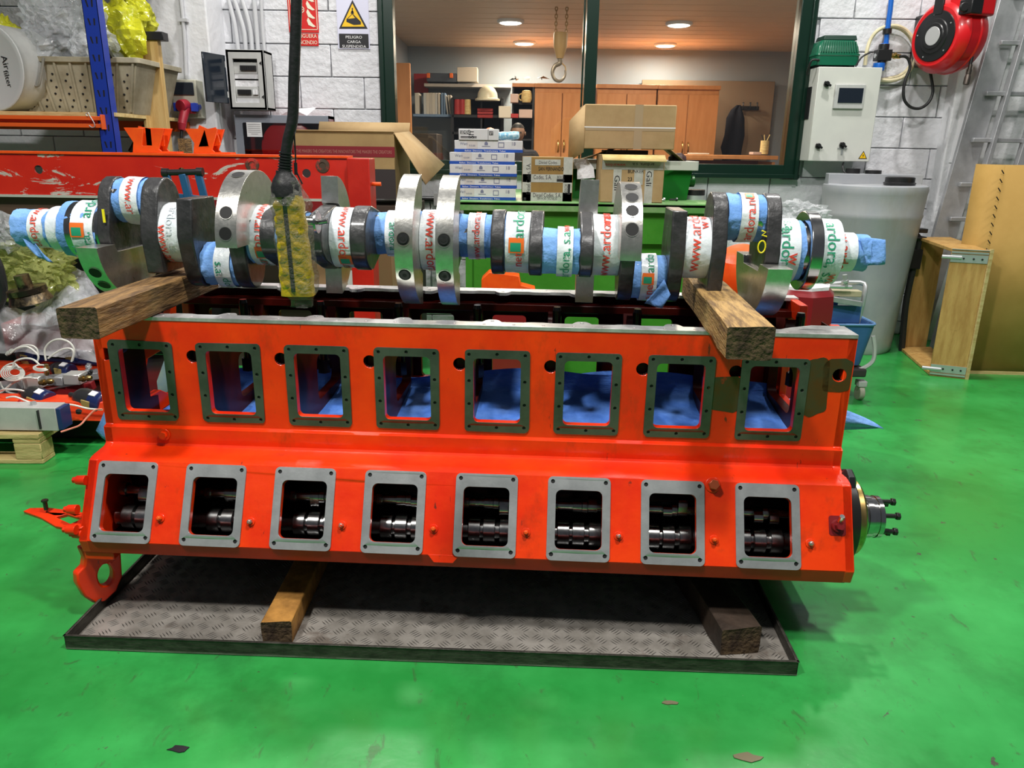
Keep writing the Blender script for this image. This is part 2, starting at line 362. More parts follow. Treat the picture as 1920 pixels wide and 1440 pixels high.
lights = [(913, 8, 6.6), (1316, 8, 6.6), (957, 59, 8.4), (1272, 60, 8.4), (983, 90, 10), (1247, 91, 10)]
wh = {0: 'nearest the glass', 1: 'second from the glass', 2: 'farthest from the glass'}
for i, (px, py, Y) in enumerate(lights):
    p = aY(px, py, Y)
    lab = 'round lit downlight in the %s row of the office ceiling, %s' % ('left' if i % 2 == 0 else 'right', wh[i // 2])
    if t0 is None:
        t0 = thing('ceiling_light', lab, 'ceiling light', group='round office downlights'); d = t0
        q = MB(); q.lathe((0, 0, 0), (0, 0, -1), [(-.02, .135), (.012, .135), (.022, .125), (.022, .112)], 28); q.build('trim_ring', m_white, t0)
        q = MB(); q.lathe((0, 0, -.018), (0, 0, -1), [(0, .110), (.006, .108), (.012, .09)], 28); q.build('diffuser', m_led, t0)
    else: d = dup(t0); d['label'] = lab
    d.location = (p.x, p.y, ZC - .0)
    lamp('downlight_lamp', (p.x, p.y, ZC - .05), .2, 42, color=(1, .84, .66))
# cabinets
def cabinet(x0, x1, label, z1, nd=2, Yc=9.75, rail=True, hz=None):
    t = thing('office_cabinet', label, 'cabinet', ((x0 + x1) / 2, Yc, 0), group='tall office cabinets')
    w = x1 - x0; q = MB(); q.box((0, .22, z1 / 2), (w - .004, .42, z1)); q.build('body', m_beech, t, bevel=.003)
    dw = w / nd
    for i in range(nd):
        q = MB(); q.box((0, 0, 0), (dw - .012, .02, z1 - .12)); d = q.build('door', m_beech, t, bevel=.003, loc=(-w / 2 + dw * (i + .5), -.004, (z1 - .12) / 2 + .06))
        sx = (dw / 2 - .035) * (1 if i % 2 == 0 else -1)
        q = MB(); hh = (hz or 1.32) - ((z1 - .12) / 2 + .06); q.tube([(sx, -.01, hh - .07), (sx, -.035, hh - .04), (sx, -.04, hh), (sx, -.035, hh + .04), (sx, -.01, hh + .07)], .008, 6, sub=2); q.build('handle', m_brass, d)
    q = MB(); q.box((0, .2, z1 + .02), (w + .01, .46, .045)); q.build('top_panel', m_beech, t, bevel=.003)
    return t
def X(px, py, Y): return aY(px, py, Y).x
def Z(px, py, Y): return aY(px, py, Y).z
zc = Z(1050, 164, 9.75)
hz = Z(1050, 274, 9.75)
cabinet(X(1002, 200, 9.75), X(1106, 200, 9.75), 'tall beech cabinet with brass pulls left of the window mullion', zc, hz=hz)
cabinet(X(1118, 200, 9.75), X(1230, 200, 9.75), 'tall beech cabinet right of the mullion, half behind the big carton', zc, hz=hz)
cabinet(X(1232, 200, 9.75), X(1347, 200, 9.75), 'rightmost tall beech cabinet, beside the brown wall panel', zc, hz=hz)
# open dark bookcase
x0, x1 = X(960, 200, 9.75), X(1001, 200, 9.75); t = thing('open_bookcase', 'dark open bookcase standing left of the beech cabinets', 'bookcase', ((x0 + x1) / 2, 9.75, 0))
m_dk = mat('dark_shelf', (.012, .013, .018), .6); w = x1 - x0
q = MB(); q.box((0, .4, zc / 2), (w, .02, zc)); q.box((-w / 2 + .01, .2, zc / 2), (.02, .4, zc)); q.box((w / 2 - .01, .2, zc / 2), (.02, .4, zc)); q.build('carcass', m_dk, t)
for py in (194, 222, 262): q = MB(); q.box((0, .2, Z(980, py, 9.75)), (w - .04, .38, .02)); q.build('shelf', m_dk, t)
q = MB(); q.box((0, .2, zc + .02), (w, .44, .04)); q.build('top_panel', m_beech, t)
def pbox(name, label, cat, x0, y0, x1, y1, Y, dep, m, group=None, parent=None, bevel=.003, rot=0):
    """a box whose front face spans the given outline at distance Y"""
    a = aY(x0, (y0 + y1) / 2, Y); c = aY(x1, (y0 + y1) / 2, Y); xm_ = (x0 + x1) / 2; z1 = Z(xm_, y0, Y); z0 = Z(xm_, y1, Y)
    q = MB(); q.box((0, dep / 2, (z1 - z0) / 2), (c.x - a.x, dep, z1 - z0)); o = q.build(name, m, parent, bevel=bevel, seg=1, loc=((a.x + c.x) / 2, Y, z0), rot=(0, 0, rot))
    if label: tag(o, label, cat, group)
    return o
m_paperw = mat('white_card', (.55, .5, .42), .7); m_pink = mat('pink_card', (.5, .36, .31), .7); m_redc = mat('red_card', (.35, .02, .02), .6); m_bluec = mat('blue_grey_card', (.16, .24, .36), .7)
pbox('carton', 'small white carton on the upper shelf of the dark bookcase', 'box', 957, 176, 972, 192, 9.6, .2, m_pink)
pbox('carton', 'pink carton on the middle shelf of the dark bookcase', 'box', 973, 205, 998, 221, 9.6, .2, m_pink)
pbox('carton', 'red and white carton low in the dark bookcase', 'box', 958, 213, 972, 221, 9.6, .2, m_redc)
pbox('carton', 'cream carton left of the dark bookcase', 'box', 935, 199, 958, 221, 9.55, .2, m_paperw)
p = aY(987, 192, 9.7); q = MB(); q.lathe((0, 0, 0), (0, 0, 1), [(0, .05), (.04, .065), (.1, .06), (.13, .05), (.135, .03)], 14); q.tube([(-.055, 0, .1), (-.09, 0, .08), (-.09, 0, .04), (-.06, 0, .02)], .008, 6, sub=2)
tag(q.build('jug', m_pine, loc=p), 'beige jug on the upper shelf of the dark bookcase', 'jug')
# clutter on top of the bookcase, wall shelf with its load
q = MB(); rnd = random.Random(8)
for i in range(5): q.add(*(lambda c: ([Vector(c) + Vector((rnd.uniform(-.09, .09), rnd.uniform(-.06, .06), rnd.uniform(-.01, .05))) for _ in range(4)], [(0, 1, 2), (0, 2, 3), (0, 3, 1), (1, 3, 2)]))((i * .09 - .15, 0, .04)))
tag(q.build('crumpled_rag', m_dark, loc=aY(985, 157, 9.8)), 'dark crumpled rag on top of the dark bookcase', 'rag')
q = MB(); x0, x1 = X(795, 160, 10.2), X(958, 160, 10.2); q.box(((x0 + x1) / 2, 10.4, 0), (x1 - x0, .36, .035)); sh = tag(q.build('wall_shelf', mat('light_shelf', (.5, .45, .40), .6), loc=(0, 0, Z(880, 160, 10.2))), 'long light shelf on the office wall above the files', 'shelf')
pbox('instrument_case', 'dark grey case with orange latches on the wall shelf', 'case', 800, 137, 856, 153, 10.15, .3, mat('slate', (.06, .07, .09), .6))
pbox('archive_box', 'striped white and tan archive box on the wall shelf', 'box', 857, 126, 895, 153, 10.15, .3, m_paperw)
for i, xx in enumerate((800, 843)): pbox('latch', None, None, xx, 137, xx + 6, 146, 10.13, .02, m_torange, parent=None).parent = None
for o in list(COL.objects):
    if o.name.startswith('latch'): c = next(k for k in COL.objects if k.name.startswith('instrument_case')); o.location = o.location - c.location; o.parent = c
# ring binders
cols = [m_paperw, mat('binder_white', (.5, .5, .48), .6), m_paperw, mat('binder_cream', (.46, .42, .36), .6)]
xs = [(778, 786), (794, 799), (799, 805), (805, 810), (810, 816), (816, 820), (821, 825), (827, 831), (832, 835), (838, 841), (843, 846), (847, 850)]
for i, (a, c) in enumerate(xs):
    m_ = cols[i % 4] if i < 7 or i > 8 else m_bluec; lean = .0 if i < 9 else -.12
    o = pbox('ring_binder', None, None, a, 174 if i < 9 else 178, c, 215, 10.0, .26, m_, rot=0); o.rotation_euler = (0, lean, 0)
    tag(o, 'pale ring binder, %s from the left in the row on the office wall' % ('first', 'second', 'third', 'fourth', 'fifth', 'sixth', 'seventh', 'eighth', 'ninth', 'tenth', 'eleventh', 'twelfth')[i], 'binder', 'ring binders in the row at left')
q = MB(); x0, x1 = X(775, 217, 10), X(850, 217, 10); q.box(((x0 + x1) / 2, 10.2, 0), (x1 - x0, .45, .03)); tag(q.build('wall_shelf', m_bluec, loc=(0, 0, Z(812, 216.5, 10))), 'short blue grey shelf under the row of ring binders', 'shelf')
t = thing('low_bookcase', 'low black bookcase with a helmet on top, under the wall shelf', 'bookcase', (X(895, 240, 9.9), 9.9, 0))
w = X(943, 240, 9.9) - X(850, 240, 9.9); zt = Z(895, 184, 9.9)
q = MB(); q.box((0, .42, zt / 2), (w, .02, zt)); q.box((-w / 2, .2, zt / 2), (.03, .42, zt)); q.box((w / 2, .2, zt / 2), (.03, .42, zt)); q.box((.05, .2, zt / 2), (.02, .42, zt)); q.build('carcass', m_dk, t)
for zz in (zt, Z(895, 218, 9.9), Z(895, 250, 9.9)): q = MB(); q.box((0, .2, zz), (w, .42, .03)); q.build('shelf', m_dk, t)
p = aY(914, 189, 9.8); q = MB(); q.lathe((0, 0, 0), (0, 0, 1), [(0, .15), (.02, .15), (.03, .125), (.09, .115), (.14, .085), (.165, .04), (.17, .01)], 20); tag(q.build('safety_helmet', mat('cream_helmet', (.6, .56, .42), .35), loc=p), 'cream safety helmet on the low black bookcase', 'helmet')
q = MB(); q.cyl((0, 0, 0), (0, 0, .1), .035); q.cyl((0, 0, .1), (0, 0, .12), .02); tag(q.build('bottle', mat('navy_plastic', (.02, .05, .16), .4), loc=aY(906, 174, 10.1) - Vector((0, 0, .06))), 'small navy bottle under the wall shelf', 'bottle')
for i, (y0, y1) in enumerate(((203, 208), (209, 214), (215, 221))): pbox('document_tray', 'red document tray in the low black bookcase, %s of three' % ('topmost', 'middle', 'lowest')[i], 'tray', 895, y0, 924, y1, 9.86, .3, m_redc)
for i, (x_, c_) in enumerate(((857, m_redc), (866, m_redc), (876, m_pine))):
    q = MB(); q.cyl((0, 0, 0), (0, 0, .17), .045, .04, 14); q.cyl((0, 0, .17), (0, 0, .2), .03, .03, 12); tag(q.build('spray_can', c_, loc=aY(x_, 214, 9.86) - Vector((0, -.06, .0))), ('red and white can, left of two on the low bookcase', 'red and white can beside its twin on the low bookcase', 'tan jar beside the two red cans')[i], 'can')
pbox('door_1', None, None, 745, 118, 771, 330, 8.2, .05, m_beech)['kind'] = 'structure'
# fire sign and papers at left, desk, wall panel, coat rack, coat
pbox('wall_notice', 'dark red fire notice on the office wall by the door', 'sign', 776, 138, 803, 174, 10.5, .01, m_redc)
q_ = pbox('pin_board', 'large brown panel fixed to the office wall behind the coat', 'panel', 1200, 151, 1446, 300, 10.5, .04, mat('brown_panel', (.24, .165, .105), .8))
t = thing('office_desk', 'beech desk running along the window at right', 'desk', (X(1370, 292, 8.6), 8.6, 0)); w = X(1460, 292, 8.6) - X(1286, 292, 8.6); zd = Z(1370, 292, 8.6)
q = MB(); q.box((0, .3, zd - .015), (w, .7, .04)); q.build('desk_top', m_beech, t, bevel=.003)
for sx in (-1, 1): q = MB(); q.box((sx * (w / 2 - .03), .3, zd / 2 - .03), (.03, .6, zd - .06)); q.build('leg', m_beech, t)
q = MB(); q.box((0, .5, zd - .28), (w - .1, .02, .45)); q.build('modesty_panel', mat('reddish_panel', (.10, .02, .012), .5), t)
p = aY(1432, 289, 8.65); q = MB(); q.lathe((0, 0, 0), (0, 0, 1), [(0, .045), (.14, .045), (.14, .035)], 12); pc = tag(q.build('pencil_cup', m_pine, loc=p), 'wooden pencil cup on the right end of the desk', 'pencil cup')
for i in range(4): q = MB(); q.cyl((0, 0, .1), ((i - 1.5) * .03, 0, .2), .005, n=6); q.build('pencil', m_pine if i % 2 else m_text, pc)
pbox('paper_stack', 'pink paper stack on the desk left of the pencil cup', 'paper', 1412, 285, 1428, 290, 8.62, .15, m_pink)
pbox('paper_tray', 'thin paper sheet lying at the left end of the desk', 'paper', 1296, 287, 1330, 289.5, 8.62, .2, m_paperw)
t = thing('coat_rack', 'black coat rack with hooks on the brown panel', 'coat rack', aY(1404, 203, 10.46)); q = MB(); q.box((0, 0, 0), (.26, .02, .05)); q.build('rail', m_blackpl, t, bevel=.003)
for x_ in (-.09, 0, .09): q = MB(); q.tube([(x_, -.01, 0), (x_, -.05, -.01), (x_, -.06, .03), (x_, -.05, .06)], .008, 6, sub=2); q.cyl((x_, -.05, .055), (x_, -.05, .07), .012, n=8); q.build('hook', m_blackpl, t)
def lump(n, prof, m, label, name, cat, loc, seed=0, sy=.3, amp=.02):
    """cloth-like hanging body: prof = list of (z, half width, x shift)"""
    q = MB(); vs = []; fs = []
    for k, (z, w, sx) in enumerate(prof):
        for i in range(n):
            a = 2 * pi * i / n; v = Vector((sx + w * cos(a), w * sy * sin(a), z)); d = noise.noise(v * 14 + Vector((seed, 0, 0))) * amp; v.x += d * cos(a); v.y += (d + amp * .6 * sin(a * 5)) * sin(a); vs.append(v)
    for k in range(len(prof) - 1): fs += [(k * n + i, (k + 1) * n + i, (k + 1) * n + (i + 1) % n, k * n + (i + 1) % n) for i in range(n)]
    fs += [list(range(n)), [(len(prof) - 1) * n + i for i in range(n)][::-1]]
    q.add(vs, fs); o = q.build(name, m, loc=loc, ang=80); return tag(o, label, cat)
lump(24, [(.02, .03, .02), (-.04, .07, .0), (-.14, .11, 0), (-.35, .13, 0), (-.5, .14, -.02), (-.62, .12, -.01), (-.8, .135, -.02), (-.98, .15, -.03)], mat('navy_cloth', (.008, .009, .016), .9), 'long dark navy coat hanging from the rack', 'coat', 'coat', aY(1382, 200, 10.36), 4)
# solid hook and chains added behind the glass for a hook mirrored in it
m_hook = mat('reflected_hook_yellow', (.34, .22, .09), .55)
p = aY(1051, 72, 7.6); t = thing('crane_hook_reflection', 'solid yellow hook block on two chains, standing in for a reflection in the left pane', 'crane hook reflection', p)
q = MB(); q.lathe((0, 0, -.17), (0, 0, 1), [(0, .03), (.06, .05), (.1, .062), (.2, .066), (.22, .06)], 20); q.build('hook_block', m_hook, t)
q = MB(); q.tube([(0, 0, -.17), (0, 0, -.21), (-.045, 0, -.235), (-.065, 0, -.29), (-.045, 0, -.345), (0, 0, -.365), (.04, 0, -.34), (.055, 0, -.30), (.05, 0, -.27)], lambda u: .02 * (1.15 - .75 * u), 10, sub=5); q.build('hook', mat('reflected_hook_grey', (.2, .17, .13), .45, .6), t)
q = MB(); q.tube([(.005, 0, -.2), (.05, 0, -.235), (.058, 0, -.275)], .006, 6); q.build('latch', m_hook, t)
lk = None
for sx in (-.045, .05):
    for i in range(17):
        if lk is None: q = MB(); q.tube([(.011 * cos(a), 0, .02 * sin(a)) for a in [2 * pi * k / 12 for k in range(12)]], .0045, 6, closed=True); lk = q.build('chain_link', m_hook, t); o = lk
        else: o = lk.copy(); COL.objects.link(o)
        o.location = (sx, 0, .06 + i * .031); o.rotation_euler = (0, 0, pi / 2 * (i % 2))
# people standing in the office, mostly hidden
m_skin = mat('skin', (.48, .20, .12), .5); m_shirt = mat('dark_clothes', (.012, .013, .018), .9)
def person(label, loc, h, hair, turn=0, skin=m_skin):
    J = [('pelvis', 0, 0, .53, .16), ('chest', 0, 0, .74, .17), ('neck', 0, 0, .86, .06), ('hd', 0, -.01, .885, .055), ('sL', -.115, 0, .80, .07), ('eL', -.15, -.02, .63, .05), ('wL', -.12, -.14, .56, .035), ('hL', -.1, -.19, .56, .03), ('sR', .115, 0, .80, .07), ('eR', .15, -.02, .63, .05), ('wR', .12, -.14, .56, .035), ('hR', .1, -.19, .56, .03),
         ('kL', -.06, -.01, .28, .075), ('aL', -.065, .01, .05, .045), ('tL', -.07, -.09, .02, .035), ('kR', .06, -.01, .28, .075), ('aR', .065, .01, .05, .045), ('tR', .07, -.09, .02, .035), ('pL', -.055, 0, .50, .1), ('pR', .055, 0, .50, .1)]
    ix = {j[0]: i for i, j in enumerate(J)}; E = [('pelvis', 'chest'), ('chest', 'neck'), ('neck', 'hd'), ('chest', 'sL'), ('sL', 'eL'), ('eL', 'wL'), ('wL', 'hL'), ('chest', 'sR'), ('sR', 'eR'), ('eR', 'wR'), ('wR', 'hR'), ('pelvis', 'pL'), ('pL', 'kL'), ('kL', 'aL'), ('aL', 'tL'), ('pelvis', 'pR'), ('pR', 'kR'), ('kR', 'aR'), ('aR', 'tR')]
    me = bpy.data.meshes.new('person'); me.from_pydata([(j[1] * h, j[2] * h, j[3] * h) for j in J], [(ix[a], ix[c]) for a, c in E], []); me.materials.append(m_shirt)
    o = bpy.data.objects.new('person', me); COL.objects.link(o); sk = o.modifiers.new('s', 'SKIN'); sv = me.skin_vertices[0].data
    for i, j in enumerate(J): r = min(j[4], .1) * h * .72; sv[i].radius = (r, r)
    sv[0].use_root = True; o.modifiers.new('u', 'SUBSURF').levels = 1; o.location = loc; o.rotation_euler = (0, 0, turn); tag(o, label, 'person')
    q = MB(); vs = []; fs = []; n = 20; R = .5 * h / 7.6
    for k in range(13):
        ph = pi * k / 12
        for i in range(n):
            a = 2 * pi * i / n; x = sin(ph) * sin(a) * .76; y_ = -sin(ph) * cos(a) * .92; z = cos(ph)
            if z < 0: x *= 1 + z * .32; y_ *= 1 + z * .12
            if y_ < 0:
                f = abs(x)
                if f < .14 and -.45 < z < .1: y_ -= .22 * (1 - f / .14) * (.45 - abs(z + .25)) * 2      # nose
                if .18 < f < .42 and -.05 < z < .2: y_ += .07                                                 # eye sockets
            vs.append((x * R, y_ * R, z * R))
    for k in range(12): fs += [(k * n + i, (k + 1) * n + i, (k + 1) * n + (i + 1) % n, k * n + (i + 1) % n) for i in range(n)]
    q.add(vs, fs)
    for s_ in (-1, 1): q.lathe((s_ * .74 * R, .05 * R, -.05 * R), (s_, 0, 0), [(0, .2 * R), (.08 * R, .22 * R), (.12 * R, .15 * R)], 10)
    hd = q.build('head', skin, o, loc=(0, -.012 * h, h - R), ang=80)
    q = MB()
    for s_ in (-1, 1): q.lathe((s_ * .3 * R, -.83 * R, .05 * R), (0, -1, 0), [(-.02, .1 * R), (.0, .09 * R)], 8)
    q.box((0, -.86 * R, -.5 * R), (.4 * R, .06 * R, .05 * R)); q.build('face_detail', m_dark, hd)
    if hair:
        q = MB(); vs = [(v[0] * 1.06, v[1] * 1.06 + .004, v[2] * 1.06) for v in vs]; f2 = [f for f in fs if all((vs[i][2] > .35 * R or (vs[i][1] > 0 and vs[i][2] > -.5 * R)) for i in f)]; q.add(vs, f2); q.build('hair', m_dark, hd, ang=80)
    return o
person('bald person in dark clothes standing behind the stacked boxes', (aY(919, 245, 8.0).x, 8.0, .03), aY(919, 239, 8.0).z - .03, False)
person('dark haired person in dark jacket beside the open bookcase', (aY(971, 245, 9.2).x, 9.2, .03), aY(971, 231, 9.2).z - .03, True, skin=mat('skin_dim', (.16, .09, .06), .6))
q = MB(); x0, x1, zz = X(772, 250, 8.8), X(820, 250, 8.8), Z(800, 250, 8.8); q.box(((x0 + x1) / 2, 9.1, zz / 2), (x1 - x0, .6, zz)); tag(q.build('printer_cabinet', mat('brown_black', (.03, .022, .018), .6), bevel=.01), 'dark brown cabinet low at the left behind the window', 'cabinet')
# ================================================================== crankcase (numbers in its own frame, scaled by K)
ROT = (0, 0, -PSI)
XX, YY, ZZ = Vector((1, 0, 0)), Vector((0, 1, 0)), Vector((0, 0, 1))
BLK = thing('engine_crankcase', 'long orange-red engine crankcase with two rows of rectangular openings', 'engine crankcase', BO, ROT)
def bb(mb, name, m, parent=BLK, **k):
    if 'bevel' in k: k['bevel'] *= K
    return mb.build(name, m, parent, sc=K, **k)
XL, XR = -1.247, 1.247
UC = [-1.088 + .2985 * i for i in range(8)]; LC = [-1.108 + .2985 * i for i in range(8)]
def wob(pts, a, seed):
    return [(x + noise.noise(Vector((x * 30, y * 30, seed))) * a, y + noise.noise(Vector((x * 30, y * 30, seed + 9))) * a) for x, y in pts]
# upper front wall
HX = [-1.211 + .2985 * i for i in range(8)] + [1.206]
holes = [rect(c - .078, .520, c + .078, .742, .016) for c in UC] + [circ(h, .720, .0215, 18) for h in HX]
b = MB(); b.plate(rect(XL, .40, XR, .846), holes, (0, 0, 0), XX, ZZ, .028); bb(b, 'front_wall', m_red, bevel=.0015, seg=1)
b = MB(); b.mi = 0
holes = [rect(c - .07, .47, c + .07, .742, .016) for c in UC]
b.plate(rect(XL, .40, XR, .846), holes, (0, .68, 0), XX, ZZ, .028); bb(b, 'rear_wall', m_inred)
# bored holes: short dark sleeves
for h in HX: b = MB(); b.cyl((h, .003, .72), (h, .101, .72), .0213, n=18, caps=False); b.add([(h + .0213 * cos(k * pi / 9), .1, .72 + .0213 * sin(k * pi / 9)) for k in range(18)], [list(range(18))]); bb(b, 'bore', m_dark)
# gasket faces with bolt holes, upper row
def bolt12(c): return [(c + dx, z) for dx, z in [(-.092, .755), (0, .757), (.092, .755), (-.092, .665), (.092, .665), (-.092, .585), (.092, .585), (-.092, .505), (0, .503), (.092, .505)]]
fm = layer(mat('floor_tinted_gasket_face', (.075, .085, .07), .36, .55, nscale=6, col2=(.12, .13, .11), rvar=.08, bump=.03, bscale=150), (.10, .035, .01), 14, .64, .70, .5, metal=.2, seed=3)  # green of the mirrored floor is partly put into the base grey
for i, c in enumerate(UC):
    e = .0035 if i in (0, 1, 4) else .0015
    out = wob(rect(c - .108, .489, c + .108, .770, .014, 5), e * 2, i)
    b = MB(); b.plate(out, [rect(c - .078, .520, c + .078, .742, .016)] + [circ(x, z, .0058, 10) for x, z in bolt12(c)], (0, -.004, 0), XX, ZZ, .004)
    for x, z in bolt12(c): b.cyl((x, -.0005, z), (x, .0005, z), .006, n=8, mi=1)
    bb(b, 'gasket_face', [fm, m_dark], bevel=.0006, seg=1)
# bare worn area joining the two right hand faces
m_bare = layer(mat('olive_bare_metal', (.085, .075, .04), .4, .5, nscale=9, col2=(.14, .06, .02)), (.4, .03, .005), 10, .58, .62, .8, metal=0, seed=6)
b = MB(); b.plate(wob(rect(.80, .585, .905, .70, .02, 5), .012, 5), [], (0, -.001, 0), XX, ZZ, .0012); bb(b, 'bare_patch', m_bare)
b = MB(); b.plate(wob(rect(1.10, .58, 1.175, .775, .03, 6), .014, 8), [], (0, -.001, 0), XX, ZZ, .0012)
b.plate(wob(rect(1.15, .66, 1.244, .775, .03, 6), .012, 11), [circ(1.206, .718, .0225, 16)], (0, -.001, 0), XX, ZZ, .0012)
bb(b, 'bare_patch', m_bare)
# deck rails on top
def deck(y0, y1, s, name, m):
    pts = []
    tabs = [-1.10 + .148 * i for i in range(17)]
    inner = y1 if s > 0 else y0; outer = y0 if s > 0 else y1
    p_in = [(XL, inner)]
    for i, tx in enumerate(tabs):
        if tx > 1.16: continue
        w = .032 if i % 2 == 0 else .045; h = .034 if i % 2 == 0 else .008
        p_in += [(tx - w, inner), (tx - w * .7, inner + s * h * .7), (tx - w * .4, inner + s * h), (tx + w * .4, inner + s * h), (tx + w * .7, inner + s * h * .7), (tx + w, inner)]
    if s > 0: p_in += [(1.02, inner), (1.06, inner + .03), (1.14, inner + .07), (XR, inner + .07)]
    else: p_in += [(XR, inner)]
    poly = [(XL, outer)] + [(XR, outer)]
    poly = poly + p_in[::-1]
    if s < 0: poly = poly[::-1]
    hs = [circ(-1.20 + .097 * i, outer + s * .022, .0055, 8) for i in range(25)] + [circ(tx, inner + s * .012, .0075, 8) for i, tx in enumerate(tabs) if i % 2 == 0 and tx < 1.16]
    b = MB(); b.plate(poly, hs, (0, 0, .852), XX, YY, .012)
    for h in hs:
        cx = sum(p[0] for p in h) / len(h); cy = sum(p[1] for p in h) / len(h); b.cyl((cx, cy, .841), (cx, cy, .842), .008, n=8, mi=1)
    bb(b, name, [m, m_dark], bevel=.001, seg=1)
deck(-.002, .056, 1, 'front_deck_rail', m_deck); deck(.622, .684, -1, 'rear_deck_rail', m_deck)
# end walls (cross section of the block)
sec = [(0, .846), (0, .472), (-.016, .466), (-.016, .41), (-.035, .40), (-.095, .396), (-.121, .388), (-.241, .150), (-.228, .103), (.06, .10), (.06, -.02), (.62, -.02), (.62, .10), (.92, .103), (.93, .150), (.80, .388), (.696, .41), (.68, .846)]
def frame_end(x, th, name):
    b = MB(); half = [(.34 + .16 * cos(a), .846 - .0 - .16 * sin(a)) for a in [pi * k / 14 for k in range(15)]]
    pts = sec[:1] + sec[1:]; pts = pts + half  # rear top -> saddle -> front top
    pts = pts[::-1]
    b.plate([(p[0], p[1]) for p in pts], [[(.40, .45), (.63, .45), (.63, .78), (.53, .78), (.50, .655), (.46, .64), (.27, .63), (.25, .60), (.25, .49), (.33, .49), (.40, .45)][:-1]], (x, 0, 0), YY, ZZ, th)
    return bb(b, name, m_red, bevel=.003)
frame_end(XL + .03, .03, 'end_wall'); frame_end(XR, .03, 'end_wall')
for x_ in (XL + .034, XR - .031): b = MB(); b.plate([(.03, .42), (.30, .42), (.30, .48), (.245, .49), (.245, .84), (.03, .84)], [], (x_, 0, 0), YY, ZZ, .003); bb(b, 'inner_lining', m_inred)
# bulkheads with bearing saddles and studs
proto = None
for i in range(8):
    x = -.905 + .2974 * i
    if x > 1.2: break
    if proto is None:
        b = MB(); arc = [(.34 + .115 * cos(a), .80 - .115 * sin(a)) for a in [pi * k / 14 for k in range(15)]]
        b.plate(([(.03, .40), (.65, .40), (.65, .80), (.60, .80), (.56, .72), (.50, .72), (.455, .80)] + arc[0:] + [(.225, .80), (.18, .72), (.12, .72), (.08, .80), (.03, .80)])[::1], [rect(.30, .475, .60, .645, .03)], (.018, 0, 0), YY, ZZ, .036)
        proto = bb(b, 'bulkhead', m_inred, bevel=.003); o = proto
    else: o = proto.copy(); COL.objects.link(o)
    o.location = (x * K, 0, 0)
proto = None
for i in range(8):
    x = -.89 + .2974 * i
    if proto is None:
        b = MB(); b.cyl((0, .40, .60), (0, .40, .825), .0165, n=16); b.cyl((0, .40, .825), (0, .40, .838), .0165, .013, n=16); b.cyl((0, .40, .56), (0, .40, .61), .026, n=6)
        proto = bb(b, 'stud', mat('blackened_stud', (.03, .03, .03), .12, .8)); o = proto
    else: o = proto.copy(); COL.objects.link(o)
    o.location = (x * K, 0, 0)
b = MB(); b.box((0, .34, .405), (2.46, .64, .02))
for i in range(8): b.box((UC[i], .60, .70), (.20, .05, .045)); b.box((UC[i] + .0, .645, .62), (.20, .03, .03))
b.box((0, .62, .79), (2.44, .06, .03)); b.box((0, .03 + .02, .80), (2.44, .03, .02))
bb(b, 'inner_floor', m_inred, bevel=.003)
# step and shoulder between the two rows
prof = [(0, .472), (-.016, .466), (-.016, .412), (-.020, .405), (-.030, .401), (-.09, .396), (-.108, .393), (-.121, .386), (-.10, .37), (-.02, .385), (.0, .40)]
def extr(b, prof, x0, x1, cap=True):
    n = len(prof); b.add([(x0, p[0], p[1]) for p in prof] + [(x1, p[0], p[1]) for p in prof], [(i, (i + 1) % n, n + (i + 1) % n, n + i) for i in range(n)] + ([list(range(n))[::-1], [n + i for i in range(n)]] if cap else []))
b = MB(); extr(b, prof, XL + .001, XR - .001); bb(b, 'shoulder', m_red, ang=25)
b = MB(); extr(b, [(.68 - 0, .472), (.80, .388), (.93, .15), (.92, .103), (.90, .103), (.90, .15), (.78, .38), (.66, .46)][::-1], XL + .001, XR - .001); bb(b, 'rear_skirt', m_red)
# slanted lower wall with camshaft windows
UL = Vector((0, -.120, -.238)); LL = UL.length; ul = -UL.normalized()    # up the slope
lo = Vector((0, -.241, .150))
holes = [rect(c - .0745, .035, c + .0745, .222, .018, 4) for c in LC]
b = MB(); b.plate(rect(XL, 0, XR, LL), holes, lo, XX, ul, .02); bb(b, 'slanted_wall', m_red, bevel=.0015, seg=1)
nrm = XX.cross(ul)
for i, c in enumerate(LC):
    out = rect(c - .1005, -.001, c + .1005, LL - .002, .016, 4)
    bh = [(c + dx, z) for dx in (-.085, .085) for z in (.018, LL - .018)]
    b = MB(); b.plate(out, [rect(c - .0745, .035, c + .0745, .222, .018, 4)] + [circ(x, z, .0068, 10) for x, z in bh], lo + nrm * .005, XX, ul, .0055)
    for x, z in bh: b.cyl(lo + XX * x + ul * z + nrm * .0002, lo + XX * x + ul * z + nrm * .0008, .007, n=8, mi=1)
    bb(b, 'cover_seat', [m_steel, m_dark], bevel=.0007, seg=1)
# bottom lip with its notch tab, underside and hidden lower deck
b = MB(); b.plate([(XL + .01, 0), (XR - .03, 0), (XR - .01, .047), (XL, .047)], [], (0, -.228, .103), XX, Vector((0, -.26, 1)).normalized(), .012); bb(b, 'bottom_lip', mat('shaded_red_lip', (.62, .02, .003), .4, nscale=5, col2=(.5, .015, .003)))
b = MB(); b.plate([(-.095, .002), (-.075, -.022), (-.012, -.022), (.006, .002)], [], lo + nrm * .001, XX, ul, .01); bb(b, 'lip_tab', m_red, bevel=.001)
b = MB(); b.box((0, -.08, .104), (2.46, .28, .012)); b.box((0, .0, .385), (2.44, .18, .01)); b.box((0, .34, .02), (2.44, .54, .17)); b.box((0, .7, .14), (2.4, .4, .02)); bb(b, 'lower_deck', m_black)
b = MB(); b.box((0, .05, .25), (2.42, .02, .28)); bb(b, 'darkening_plate', m_black)  # black plate added close behind the shafts so the openings look dark
